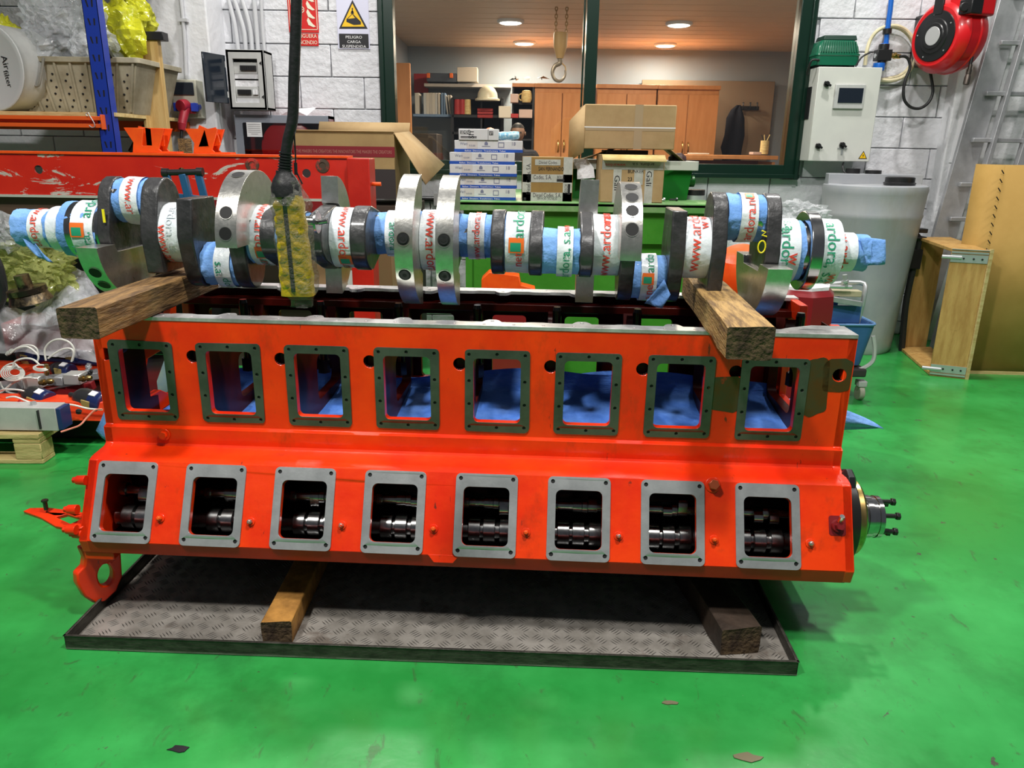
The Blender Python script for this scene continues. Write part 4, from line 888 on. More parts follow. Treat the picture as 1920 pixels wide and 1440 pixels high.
# yellow chalk marks on webs
m_chalk = mat('yellow_paint_mark', (.85, .75, .02), .5)
b = MB(); x = 1.006 - .014; b.tube([(.985, -.118 + .0, .02 + .012 * 0)] * 0 + [(.968 + .012 * cos(a), -.094 - .012, .022 + .020 * sin(a)) for a in [2 * pi * k / 14 for k in range(14)]], .0026, 6, closed=True); b.tube([(.962, -.106, .075), (.975, -.106, .070), (.965, -.106, .060), (.980, -.106, .056)], .0026, 6); cb(b, 'paint_mark', m_chalk)
b = MB(); b.box((-1.262, -.112, .062), (.008, .004, .045)); cb(b, 'paint_mark', m_chalk)
# ================================================================== hoist pendant wrapped in film
PYd = 1.62
def pt(px, py, Y=PYd): return aY(px, py, Y)
pen = thing('hoist_pendant', 'black and yellow hoist pendant wrapped in clear film, hanging in front of the crankshaft', 'hoist pendant', pt(550, 560))
o0 = pen.location
def rel(px, py, dy=0): return pt(px, py) - o0 + Vector((0, dy, 0))
m_pyel = mat('grimy_yellow_plastic', (.62, .42, .015), .4, nscale=40, col2=(.25, .17, .01), coat=.5, cov=(.5, .75), bump=.4, bscale=60)
b = MB(); ax0, ax1 = rel(541, 365), rel(560, 553); n = 10; vs = []; prof2 = rect(-.033, -.022, .033, .022, .012, 3); m_ = len(prof2); fs = []
hor = Vector((1, 0, 0)); d = (ax1 - ax0)
for i in range(n + 1):
    t = i / n; k = .86 + .20 * t - (.06 if i == n else 0) - (.12 if i == 0 else 0); c = ax0 + d * t
    for q in prof2: e = .0018 * sin(t * 26) ; vs.append(c + Vector((q[0] * k + e * (1 if q[0] > 0 else -1), q[1], 0)))
for i in range(n): fs += [(i * m_ + k, (i + 1) * m_ + k, (i + 1) * m_ + (k + 1) % m_, i * m_ + (k + 1) % m_) for k in range(m_)]
fs += [list(range(m_)), [n * m_ + k for k in range(m_)][::-1]]
b.add(vs, fs); b.build('housing', m_pyel, pen)
b = MB(); b.tube([ax0 + d * t + Vector((-.004, -.0195, 0)) for t in (0.02, .3, .6, .95)], .0055, 8); b.build('black_strip', m_rubber, pen)
for i in range(7):
    for sx in (-.019, .014):
        c = ax0 + d * (.10 + .13 * i) + Vector((sx, -.021, 0)); b = MB(); b.lathe(c, (0, -1, 0), [(0, .0095), (.001, .0095), (.002, .007)], 14); b.build('push_button', m_pyel, pen)
b = MB(); b.lathe(rel(538, 368), rel(533, 325) - rel(538, 368), [(0, .031), (.02, .03), (.035, .024), (.045, .017), (.052, .016)], 16); b.build('neck', m_rubber, pen)
b = MB(); L0, L1 = rel(534, 330), rel(536, 283); dv = L1 - L0; pr = []
for i in range(9): pr += [(dv.length * i / 9, .0155 - .0003 * i), (dv.length * (i + .5) / 9, .0155 - .0003 * i), (dv.length * (i + .5) / 9, .013 - .0003 * i), (dv.length * (i + .95) / 9, .013 - .0003 * i)]
b.lathe(L0, dv, pr, 16); b.build('strain_relief', m_rubber, pen)
b = MB(); b.tube([rel(536, 288), rel(540, 262), rel(549, 220), rel(551, 150), rel(554, 70), rel(556, 0), rel(557, -120)], .0108, 12, sub=6); b.build('cable', m_rubber, pen)
b = MB(); b.tube([rel(567, 345), rel(555, 318), rel(554, 290), rel(551, 240)], .0018, 6, sub=5); b.cyl(rel(555, 328), rel(554, 305), .0035, n=8); b.build('safety_wire', m_blackpl, pen)
m_film0 = film('clear_film_pendant', (.55, .54, .48), .12, .08, 25)
b = MB(); n = 16; mm = 20; vs = []; fs = []
for i in range(n + 1):
    t = -.14 + 1.26 * i / n; c = ax0 + d * t
    for k in range(mm):
        a = 2 * pi * k / mm; rx, ry = .040, .030
        if t > 1.02: rx *= .55; ry *= .5
        if t < 0: rx *= .72; ry *= .8
        e = noise.noise(Vector((cos(a) * 2, sin(a) * 2, i * .9))) * .010; v = c + Vector((cos(a) * (rx + e) + .005 * t, sin(a) * (ry + e), 0)); vs.append(v)
for i in range(n): fs += [(i * mm + k, (i + 1) * mm + k, (i + 1) * mm + (k + 1) % mm, i * mm + (k + 1) % mm) for k in range(mm)]
b.add(vs, fs); b.build('film_bag', m_film0, pen, smooth_=True, ang=25)
# ================================================================== things on and before the back wall
def pp(px, py, Y): return aY(px, py, Y)
YA = YW - .02
def quad_px(x0, y0, x1, y1, Y): return X((x0), (y0 + y1) / 2, Y), X(x1, (y0 + y1) / 2, Y), Z((x0 + x1) / 2, y1, Y), Z((x0 + x1) / 2, y0, Y)
# --- fire hose sign
m_sred = mat('sign_red', (.62, .015, .012), .35); m_slum = mat('sign_cream', (.80, .78, .60), .4); m_sblk = mat('sign_black', (.012, .012, .014), .4); m_syel = mat('sign_yellow', (.85, .52, .01), .35); m_slil = mat('sign_white_backing', (.66, .67, .82), .4)
x0, x1, z0, z1 = quad_px(540, -22, 596, 61, YA); w = x1 - x0
t = thing('fire_hose_sign', 'red fire hose sign with flames on the white block wall, behind the cable', 'sign', ((x0 + x1) / 2, YA, z0))
b = MB(); b.plate(rect(-w / 2, 0, w / 2, z1 - z0), [], (0, -.004, 0), XX, ZZ, .004, mi=0)
h = z1 - z0; pl_ = lambda pts: b.plate(pts, [], (0, -.0055, 0), XX, ZZ, .001, mi=1)
for y_ in (.02, h - .02): pl_(rect(-w / 2 + .008, y_ - .002, w / 2 - .008, y_ + .002))
for x_ in (-w / 2 + .01, w / 2 - .01): pl_(rect(x_ - .002, .02, x_ + .002, h - .02))
for k in range(4):
    yy = .05 + k * .055; pl_([(.025, yy + .03), (.035, yy), (.07, yy - .014), (.088, yy - .01), (.07, yy + .004), (.055, yy + .02), (.035, yy + .05)])
b.plate(circ(-.01, h * .52, .022, 16), [circ(-.01, h * .52, .017, 16)], (0, -.0055, 0), XX, ZZ, .001, mi=1); pl_(rect(-.032, h * .52 - .002, .012, h * .52 + .002)); pl_(rect(-.085, .05, -.045, h - .07)); pl_(rect(-.04, .08, -.034, h - .09))
b.build('panel', [m_sred, m_slum], t)
x0, x1, z0, z1 = quad_px(546, 63, 597, 86, YA); 
b = MB(); b.plate(rect(x0, z0, x1, z1), [], (0, -.004, 0), XX, ZZ, .004); put_text(b, 'MANGUERA', ((x0 + x1) / 2, -.005, z0 + .066), XX, ZZ, .036, 1, .0005, width=.18); put_text(b, 'DE INCENDIO', ((x0 + x1) / 2, -.005, z0 + .024), XX, ZZ, .036, 1, .0005, width=.18); tag(b.build('sign_text_plate', [m_sred, m_slum], loc=(0, YA, 0)), 'small red MANGUERA DE INCENDIO plate below the fire hose sign', 'sign')
# --- suspended load sign
x0, x1, z0, z1 = quad_px(632, -20, 692, 92, YA); w, h = x1 - x0, z1 - z0
t = thing('danger_sign', 'yellow triangle suspended load sign reading PELIGRO CARGA SUSPENDIDA', 'sign', ((x0 + x1) / 2, YA, z0))
b = MB(); b.plate(rect(-w / 2, 0, w / 2, h), [], (0, -.004, 0), XX, ZZ, .004, mi=0)
def P2(px, py): q = aY(px, py, YA); return (q.x - (x0 + x1) / 2, q.z - z0)
tri = lambda k: [(P2(661, 35)[0] + (a - P2(661, 35)[0]) * k, P2(661, 35)[1] + (c - P2(661, 35)[1]) * k) for a, c in (P2(636, 54), P2(689.5, 54), P2(661, 0))]
b.plate(tri(1), [], (0, -.0055, 0), XX, ZZ, .001, mi=1); b.plate(tri(.80), [], (0, -.0068, 0), XX, ZZ, .001, mi=2)
def blk(pts, dz=-.008): b.plate([P2(*p) for p in pts][::-1], [], (0, dz, 0), XX, ZZ, .001, mi=1)
blk([(650, 36), (668, 34), (677, 41), (677, 46), (664, 47), (650, 41)]); blk([(660, 15), (662, 15), (662, 24), (660, 24)]); blk([(659, 21), (663, 21), (664, 26), (658, 26)])
for a in ((651, 36), (676, 41), (667, 34)): blk([(660.5, 26), (661.8, 26), (a[0] + .7, a[1]), (a[0] - .7, a[1])])
a_, c_ = P2(637, 90), P2(691, 64); b.plate(rect(a_[0], a_[1], c_[0], c_[1]), [], (0, -.0055, 0), XX, ZZ, .001, mi=1)
for i, s_ in enumerate(('PELIGRO', 'CARGA', 'SUSPENDIDA')): put_text(b, s_, ((a_[0] + c_[0]) / 2, -.0068, c_[1] - .022 - i * .031), XX, ZZ, .026, 3, .0005, width=(.12, .10, .175)[i])
b.build('panel', [m_slil, m_sblk, m_syel, m_wtext], t)
# --- distribution board with open tinted door, conduits
x0, x1, z0, z1 = quad_px(427, 93, 512, 206, YW - .30); w, h = x1 - x0, z1 - z0; YD = YW - .30
t = thing('distribution_board', 'grey electrical distribution board with open smoked door', 'electrical panel', ((x0 + x1) / 2, YD, z0))
wf = w * .83
b = MB(); b.plate(rect(-w / 2, 0, -w / 2 + wf, h), [rect(-w / 2 + .045, .05, -w / 2 + wf - .05, h - .06)], (0, 0, 0), XX, ZZ, .02); b.box((-w / 2 + .01, .10, h / 2), (.02, .2, h)); b.box((-w / 2 + wf - .01, .10, h / 2), (.02, .2, h)); b.box((-w / 2 + wf / 2, .10, .01), (wf, .2, .02)); b.box((-w / 2 + wf / 2, .10, h - .01), (wf, .2, .02)); b.box((-w / 2 + wf / 2, .19, h / 2), (wf, .02, h)); b.build('enclosure', m_greypl, t, bevel=.003)
iw = wf - .10; ix = -w / 2 + .045 + iw / 2
for k, zz in enumerate((h * .70, h * .30)):
    b = MB(); b.box((ix, .03, zz), (iw, .03, .075)); b.build('breaker_row', m_greypl, t, bevel=.002)
    for j in range(9):
        if (k == 0 and j < 2) or (k == 1 and j == 6): continue
        b = MB(); b.box((ix - iw / 2 + .025 + j * (iw - .04) / 8, .008, zz), (.017, .02, .032)); b.build('breaker', m_blackpl if (k == 0 or j < 6) else m_white, t)
for zz in (h * .56, h * .46, h * .17): b = MB(); b.box((ix, .025, zz), (iw, .012, .05)); b.build('label_strip', m_white, t)
for zz in (h * .78, h * .22): b = MB(); b.plate([(0, -.014), (.0, .014), (-.018, 0)], [], (-w / 2 + wf - .018, -.002, zz), XX, ZZ, .001); b.build('arrow_mark', m_text, t)
b = MB(); p0 = Vector((-w / 2, 0, .03)); R = Matrix.Rotation(radians(72), 3, 'Z'); dw = .23
m_smoke = mat('smoked_door', (.012, .018, .028), .12, coat=.6)
b.box(R @ Vector((-dw / 2, 0, 0)) + Vector((-w / 2 - .01, 0, h * .5)), (dw, .014, h * .80), R); d = b.build('door', m_smoke, t, bevel=.003)
for zz in (.25, .75): b = MB(); b.cyl((-w / 2 - .008, -.004, h * zz - .02), (-w / 2 - .008, -.004, h * zz + .02), .008, n=8); b.build('hinge', m_greypl, d)
m_pvc = mat('grey_conduit', (.52, .53, .55), .4)
pl = [[(447, 95), (441, 50), (434, 20), (426, -10)], [(461, 95), (458, 60), (448, 25), (436, -10)], [(473, 95), (470, 60), (462, 25), (450, -10)], [(484, 95), (480, 40), (475, -10)], [(496, 95), (492, 50), (489, -10)]]
for i, c in enumerate(pl):
    b = MB(); r = .016 if i < 4 else .012; pts = [aY(a, e, YW - .05) for a, e in c]; b.tube(pts, r, 10, sub=5); tag(b.build('conduit', m_pvc), 'grey conduit rising from the distribution board, %s from the left' % ('first', 'second', 'third', 'fourth', 'fifth')[i], 'conduit', 'grey conduits above the board')
b = MB(); b.tube([aY(337, -20, PY - .02), aY(345, 60, PY - .02), aY(349, 148, PY - .02)], .013, 10, sub=4); c = b.build('conduit', m_pvc); tag(c, 'thin grey conduit down the white pillar to the socket box', 'conduit')
b = MB(); q = aY(344, 38, PY - .02); b.box(q, (.06, .03, .02)); k_ = b.build('clip', m_pvc, c)
# --- socket box on the pillar
x0, x1, z0, z1 = quad_px(323, 149, 383, 221, PY - .13); w, h = x1 - x0, z1 - z0
t = thing('socket_box', 'grey socket box with a red industrial plug on the white pillar', 'socket box', ((x0 + x1) / 2, PY - .13, z0))
m_box = mat('beige_grey_plastic', (.52, .52, .42), .5); wf = w * .78
b = MB(); b.add([(-w / 2, 0, h * .42), (-w / 2 + wf, 0, h * .42), (-w / 2 + wf, 0, h), (-w / 2, 0, h), (-w / 2, .06, 0), (-w / 2 + wf, .06, 0), (-w / 2, .13, 0), (-w / 2 + wf, .13, 0), (-w / 2, .13, h), (-w / 2 + wf, .13, h)], [(0, 1, 2, 3), (4, 5, 1, 0), (6, 7, 5, 4), (3, 2, 9, 8), (1, 5, 7, 9, 2), (0, 3, 8, 6, 4), (6, 8, 9, 7)]); b.build('housing', m_box, t, bevel=.006)
b = MB(); b.box((-w / 2 + wf / 2, -.006, h * .76), (wf * .82, .012, h * .33)); b.build('breaker_window', m_smoke, t, bevel=.004)
m_bsock = mat('blue_socket', (.02, .05, .40), .4)
for sx in (.16, .86): b = MB(); b.cyl((-w / 2 + wf * sx, .05, h * .30), (-w / 2 + wf * sx, .0, h * .28), .03, n=16); b.box((-w / 2 + wf * sx, .0, h * .28), (.05, .012, .055)); b.build('blue_socket', m_bsock, t, bevel=.003)
m_plug = mat('red_plug', (.32, .015, .03), .4)
b = MB(); q = Vector((-w / 2 + wf * .5, .03, h * .34)); b.box(q + Vector((.01, -.01, 0)), (.10, .02, .11)); b.cyl(q, q + Vector((-.02, -.07, -.01)), .044, .040, 20); b.cyl(q + Vector((-.0, -.03, -.02)), q + Vector((-.02, -.08, -.13)), .033, .028, 16); b.cyl(q + Vector((-.018, -.075, -.12)), q + Vector((-.022, -.085, -.17)), .031, .024, 16); b.build('red_plug', m_plug, t, bevel=.003)
b = MB(); q2 = q + Vector((-.022, -.085, -.17)); b.tube([q2, q2 + Vector((-.01, -.01, -.08)), q2 + Vector((-.035, 0, -.2)), q2 + Vector((-.04, .02, -.5)), q2 + Vector((-.03, .03, -.9))], .011, 8, sub=4); b.build('cable', m_rubber, t)
# --- fire hose cabinet
x0, x1, z0, z1 = quad_px(444, 216, 618, 330, YW - .2); w, h = x1 - x0, z1 - z0; YD = YW - .2
t = thing('fire_hose_cabinet', 'grey framed fire hose cabinet with a red reel behind its pane', 'fire hose cabinet', ((x0 + x1) / 2, YD, z0))
b = MB(); b.box((0, .1, .01), (w, .2, .02)); b.box((0, .1, h - .01), (w, .2, .02)); b.box((-w / 2 + .01, .1, h / 2), (.02, .2, h)); b.box((w / 2 - .01, .1, h / 2), (.02, .2, h)); b.box((0, .19, h / 2), (w, .02, h)); b.build('body', m_crimson, t)
b = MB(); b.plate(rect(-w / 2, 0, w / 2, h), [rect(-w / 2 + .055, .04, w / 2 - .055, h - .055, .01)], (0, -.002, 0), XX, ZZ, .02); b.build('door_frame', mat('blue_grey_frame', (.22, .24, .28), .45), t, bevel=.002)
b = MB(); b.box((0, .004, h / 2), (w - .11, .004, h - .09)); b.build('pane', glass, t)
b = MB(); c = Vector((.0 + .03, .025, h * .46)); b.lathe(c, (0, 1, 0), [(0, .03), (.005, .19), (.01, .20), (.015, .19), (.06, .15), (.10, .19), (.11, .20), (.115, .19)], 36); b.build('hose_reel', m_reelred, t)
b = MB(); b.box((-w / 2 + .14, -.005, h * .76), (.11, .002, .10)); 
for k in range(6): b.box((-w / 2 + .14, -.0065, h * .76 + .035 - k * .013), (.09 if k != 5 else .05, .001, .003), mi=1)
b.build('instruction_label', [m_wtext, mat('label_grey_print', (.25, .25, .25), .6)], t)
b = MB(); b.add(*(lambda P_: (P_, [(0, 1, 2), (1, 3, 2), (0, 2, 4), (2, 3, 4)]))([Vector(v) for v in ((-.02, .05, h + .0), (.18, .03, h), (.08, .02, h + .045), (.24, .08, h + .06), (.05, .12, h + .03))])); tag(b.build('white_rag', m_white, loc=(t.location)), 'white rag lying on the fire hose cabinet', 'rag')
# --- storage rack
YR = 4.75
m_rackb = mat('blue_rack_paint', (.008, .035, .32), .4, coat=.2); m_racko = mat('orange_beam_paint', (.75, .11, .015), .4)
RK = thing('storage_rack', 'storage rack with a blue perforated upright and orange beams at left', 'rack', (pp(195, 215, YR).x, YR, 0))
def rackpost(px, py, Y, nm='upright', cut=2.6):
    q = aY(px, py, Y); o = RK.location; b = MB(); xw = .085
    hs = []
    for k in range(26):
        zz = .15 + k * .095
        for sx in (-1, 1): hs.append([(sx * .017 - .006 * 1, zz + .018), (sx * .017 + .004 - .006 * sx * 0, zz + .018), (sx * .012 + .006, zz - .018), (sx * .012 - .002, zz - .018)][::-1])
    b.plate(rect(-xw / 2, 0, xw / 2, cut), [], (0, -.02, 0), XX, ZZ, .003, mi=0)
    for hl in hs: b.plate(hl[::-1], [], (0, -.0202 - .0006, 0), XX, ZZ, .0004, mi=1)
    b.box((-xw / 2 + .0015, .015, cut / 2), (.003, .07, cut)); b.box((xw / 2 - .0015, .015, cut / 2), (.003, .07, cut)); b.box((0, 0, .006), (.12, .1, .012))
    return b.build(nm, [m_rackb, m_dark], RK, loc=(q.x - o.x, Y - o.y, 0))
rackpost(190, 150, YR); rackpost(262, 60, YR + .95)
o = RK.location
zb0 = Z(100, 239, YR); zb1 = Z(100, 217, YR)
def Lx(px, py, Y): return aY(px, py, Y).x - o.x
xl = -4.2 - o.x; xr = Lx(199, 228, YR)
b = MB(); hb = zb1 - zb0; b.plate(rect(xl, 0, xr, hb), [], (0, .0, zb0 ), XX, ZZ, .003); b.box(((xl + xr) / 2, -.02, zb0 + .012), (xr - xl, .045, .022)); b.box(((xl + xr) / 2, -.02, zb1 - .012), (xr - xl, .045, .022)); b.box((xr + .004, -.03, (zb0 + zb1) / 2), (.008, .07, hb * 1.25)); b.build('shelf_beam', m_racko, RK, bevel=.002)
b = MB(); b.box(((xl + xr + .1) / 2, .95, (zb0 + zb1) / 2), (xr - xl + .1, .04, hb)); b.build('shelf_beam', m_racko, RK)
b = MB(); b.box(((xl + xr + .06) / 2, .48, zb1 + .012), (xr - xl + .06, .94, .022)); b.build('shelf_and_shade_board', m_pine, RK); b = MB(); b.box(((xl + xr + .1) / 2, .48, 2.62), (xr - xl + .1, .96, .03)); b.build('shelf_and_shade_board', m_pine, RK)  # second, upper board is added above the view to shade the wall behind
b = MB(); b.bar((Lx(200, 90, YR + .1), .08, Z(200, 90, YR + .1)), (Lx(262, 205, YR + .8), .85, Z(262, 205, YR + .8)), .03, .03); b.build('brace', mat('dark_brace', (.03, .035, .045), .4), RK)
b = MB(); b.bar((Lx(232, 285, YR + .5), .6, Z(232, 285, YR + .5)), (Lx(246, 235, YR + .5), .7, Z(246, 235, YR + .5)), .03, .03); b.build('brace', m_blackpl, RK)
q = aY(168, 218, YR - .05); b = MB(); b.tube([(-.012, 0, .0), (-.02, 0, .012), (-.004, 0, .018), (.0, 0, .005), (.02, 0, -.035), (.022, 0, -.055), (.006, 0, -.062), (-.01, 0, -.05)], .0028, 6, sub=4); tag(b.build('s_hook', m_zinc, loc=q), 'bright steel S hook on the orange shelf beam', 'hook')
zs = zb1 + .024
# crate on the shelf
x0, x1 = X(14, 160, YR + .18), X(262, 160, YR + .18); zt = Z(130, 110, YR + .18); w = x1 - x0; h = zt - zs
m_crate = mat('dirty_cream_plastic', (.42, .38, .28), .6, nscale=5, col2=(.22, .19, .12), cov=(.35, .7))
t = thing('perforated_crate', 'dirty cream perforated plastic crate on the rack shelf', 'crate', ((x0 + x1) / 2, YR + .18, zs))
b = MB(); tp = .80; D = .6
def wallq(k, z): s_ = tp + (1 - tp) * z / h; return s_
vs = []
for z in (0, h):
    s_ = wallq(0, z)
    for sx, sy in ((-1, 0), (1, 0), (1, 1), (-1, 1)): vs.append((sx * w / 2 * s_, sy * D + (.05 * (1 - z / h) if sy == 0 else -.05 * (1 - z / h)), z))
b.add(vs, [(0, 1, 5, 4), (1, 2, 6, 5), (2, 3, 7, 6), (3, 0, 4, 7), (3, 2, 1, 0)]); o_ = b.build('shell', m_crate, t, smooth_=False); s_ = o_.modifiers.new('t', 'SOLIDIFY'); s_.thickness = .006
b = MB(); b.plate(rect(-w / 2 - .02, -.02, w / 2 + .02, D + .02, .03), [rect(-w / 2 + .01, .01, w / 2 - .01, D - .01, .02)], (0, 0, h + .01), XX, YY, .03); b.build('rim', m_crate, t, bevel=.006)
for i in range(9):
    f = (i / 8 - .5) * .96; b = MB(); b.bar((f * w * tp, .042, .01), (f * w, -.008, h), .012, .014, (0, 1, 0)); b.build('rib', m_crate, t)
b = MB()
for i in range(8):
    for k in range(6):
        f = ((i + .5 + (k % 2) * .22 - .1) / 8 - .5) * .96; z = h * (.12 + .12 * k); s_ = wallq(0, z); b.cyl((f * w * s_, .05 * (1 - z / h) - .0045, z), (f * w * s_, .05 * (1 - z / h) + .002, z), .0065, n=8)
o_ = b.build('drain_holes', m_dark, t); o_['kind'] = 'stuff'
b = MB(); b.tube([(-.44 * w + .05, -.02, h - .0), (-.41 * w + .06, -.05, h - .10), (-.30 * w + .05, -.055, h - .16), (-.2 * w, -.05, h - .10), (-.18 * w, -.02, h)], .008, 8, sub=5); b.build('rope_handle', mat('grey_rope', (.2, .19, .16), .8), t)
# round grey drum cut by the frame edge
b = MB(); q = aY(-12, 165, YR + .1); rr = .245; b.cyl((0, 0, 0), (.0, .45, 0), rr, rr * .98, 36); b.lathe((0, -.002, 0), (0, -1, 0), [(0, rr), (.004, rr * .98), (.005, rr * .9), (.003, rr * .88)], 36, mi=1)
put_text(b, 'Air', (.10, -.008, .06), (.15, 0, -1), (1, 0, .15), .06, 2, .001, False); put_text(b, 'filter', (.10, -.008, -.02), (.15, 0, -1), (1, 0, .15), .05, 2, .001, False)
d = tag(b.build('drum', [m_greypl, mat('cloudy_white', (.55, .56, .55), .5), m_text], loc=(q.x, q.y, zs + rr), rot=(0, 0, radians(-14))), 'grey drum lying on its side at the left end of the rack shelf', 'drum')
# --- crumpled bags: lobed film shells with a darker load inside
def bag(name, label, c, rx, ry, rz, m, seed, amp=.28, sub=4, tip=None, kind='bag', lo=None):
    bm = bmesh.new(); bmesh.ops.create_icosphere(bm, subdivisions=sub, radius=1)
    for v in bm.verts:
        p = v.co.copy(); f = 1 + amp * (noise.noise(p * 1.6 + Vector((seed, 0, 0))) + .55 * (abs(noise.noise(p * 3.7 + Vector((seed, 5, 0)))) * 2 - .5) + .25 * (abs(noise.noise(p * 9 + Vector((0, seed, 0)))) * 2 - .4))
        q = Vector((p.x * rx, p.y * ry, p.z * rz)) * f
        if tip is not None:
            tv = Vector(tip); a = max(0, p.dot(tv.normalized())); q = q + tv * a ** 6
        if lo is not None: q.z = max(q.z, lo)
        v.co = q
    me = bpy.data.meshes.new(name); bm.to_mesh(me); bm.free(); me.materials.append(m); me.polygons.foreach_set('use_smooth', [True] * len(me.polygons)); me.set_sharp_from_angle(angle=radians(24))
    o = bpy.data.objects.new(name, me); COL.objects.link(o); o.location = c; tag(o, label, kind); return o
m_clear = film('clear_bag_film', (.80, .82, .84), .34, .12, 9); m_yel = film('yellow_bag_film', (.66, .66, .03), .62, .12, 7); m_yelg = film('greenish_bag_film', (.62, .66, .22), .40, .12, 10); m_milky = film('milky_sheet_film', (.78, .80, .84), .62, .15, 8)
m_stuffing = mat('grey_stuffing', (.40, .41, .42), .8, nscale=6, col2=(.22, .23, .24)); m_ystuff = mat('yellow_stuffing', (.50, .50, .05), .7, nscale=5, col2=(.34, .36, .04))
zc_ = zs + h
def bagpx(name, label, px, py, Y, wpx, hpx, m, seed, **k):
    c = aY(px, py, Y); s_ = (Y * .97) / F; return bag(name, label, c, wpx / 2 * s_, min(wpx, hpx) / 2 * s_ * .8, hpx / 2 * s_, m, seed, **k)
bagpx('plastic_bag', 'yellow plastic bag at the left end of the crate', 8, 68, YR + .30, 62, 62, m_yel, 1); bagpx('bag_filling', 'yellow filling inside the leftmost bag', 6, 72, YR + .33, 46, 46, m_ystuff, 2, kind='filling')
bagpx('plastic_bag', 'large clear bag in the middle of the crate', 105, 58, YR + .34, 130, 120, m_clear, 3, amp=.4, sub=5); bagpx('bag_filling', 'grey wrapped parts inside the large clear bag', 105, 76, YR + .42, 92, 62, m_stuffing, 4, kind='filling')
bagpx('plastic_bag', 'smaller clear bag behind the blue upright', 172, 72, YR + .28, 75, 90, m_clear, 6, amp=.5)
bagpx('plastic_bag', 'bright yellow bag right of the blue upright', 225, 68, YR + .42, 84, 110, m_yel, 7, amp=.35); bagpx('bag_filling', 'yellow filling inside the bag right of the upright', 222, 62, YR + .48, 56, 78, m_ystuff, 8, kind='filling')
bagpx('plastic_bag', 'dark yellow bag at the top right of the crate', 255, 30, YR + .62, 62, 70, m_yel, 9, amp=.3)
# --- planks standing at the pillar
t = thing('standing_plank', 'long pine plank standing upright left of the white pillar', 'plank', (0, 0, 0)); q0, q1 = aY(311, 330, 5.2), aY(283, 74, 5.2)
b = MB(); ww = .15; a, c = aY(266, 74, 5.2), aY(302, 74, 5.2); w_ = (c.x - a.x)
xb_ = aY(314, 600, 5.2); bz = Vector((aY(292, 200, 5.2).x, 5.2, 0)); b.box((bz.x, 5.22, a.z / 2), (w_, .05, a.z)); b.box((bz.x - w_ / 2 + .008, 5.17, a.z / 2), (.02, .06, a.z)); b.build('plank_body', layer(mat('plank_pine', (.60, .42, .17), .65, nscale=3, col2=(.48, .30, .10), stretch=(9, 9, .7), bump=.15), (.2, .1, .03), 11, .70, .73, .8), t, bevel=.002)
b = MB(); b.box((bz.x + .02, 5.22, a.z + .02), (w_ + .05, .08, .05)); b.build('end_tape', m_blackpl, t, bevel=.004)
b = MB(); b.box((bz.x + w_ / 2 + .04, 5.35, .72), (.05, .10, 1.42)); tag(b.build('standing_batten', m_wood), 'dark narrow batten standing behind the pine plank', 'plank')
# --- red painted steel frame with saddles
YB_ = 4.0; m_scr = mat('scraped_red_paint', (.50, .012, .006), .35, nscale=2, col2=(.60, .022, .008), coat=.2)
layer(m_scr, (.48, .46, .40), 4.5, .585, .60, .95, stretch=(.8, 1, 2.6), seed=31, detail=10, dist=.8)
FRM = thing('steel_frame', 'long scraped red steel beam frame behind the crankshaft', 'steel frame', (0, 0, 0))
xl, xr = -4.0, X(655, 330, YB_); zt0, zt1 = Z(300, 291, YB_), Z(300, 369, YB_); hh = zt0 - zt1
b = MB(); b.plate(rect(xl, 0, xr, hh), [circ(X(px, 330, YB_), Z(px, py, YB_) - zt1, .022, 16) for px, py in ((74, 318), (575, 325))] + [circ(X(341, 325, YB_), Z(341, 321, YB_) - zt1, .018, 14)], (0, YB_, zt1), XX, ZZ, .01); b.build('beam_web', m_scr, FRM)
b = MB(); b.box(((xl + xr) / 2, YB_ + .05, zt0 + .004), (xr - xl, .12, .012)); b.build('beam_flange', m_orange, FRM, bevel=.001)
b = MB(); b.box(((xl + xr) / 2, YB_ + .03, zt1 - .004), (xr - xl, .10, .012)); b.build('beam_flange', mat('primer_grey', (.42, .44, .38), .5), FRM)
for px, py in ((473, 309), (605, 311)): q = aY(px, py, YB_); b = MB(); b.lathe((q.x, YB_, q.z), (0, -1, 0), [(0, .036), (.004, .034), (.005, .018), (.001, .017), (.001, .01)], 20); b.build('boss', layer(mat('rusty_boss', (.10, .07, .05), .5, .6), (.5, .03, .02), 20, .5, .6, 1, metal=0), FRM)
xe = X(676, 400, YB_ - .05); we = X(697, 330, YB_ - .05) - X(655, 330, YB_ - .05)
b = MB(); b.box((xe, YB_ + .02, (zt0 + .0) / 2), (we, .16, zt0)); b.build('end_post', mat('deep_red_paint', (.42, .012, .006), .35, nscale=4, col2=(.5, .02, .01), bump=.1), FRM, bevel=.004)
b = MB(); b.box((-3.95, YB_ + .02, zt0 / 2), (we, .16, zt0)); b.build('end_post', m_scr, FRM, bevel=.004)
b = MB(); b.box(((xl + xr) / 2, YB_ + .6, zt1 - .08), (xr - xl, .06, .14)); b.build('rear_beam', m_crimson, FRM)
b = MB(); b.cyl((xe + we / 2, YB_ + .0, Z(697, 345, YB_)), (xe + we / 2 + .045, YB_, Z(697, 345, YB_)), .01, n=10); b.build('pin', m_orange, FRM)
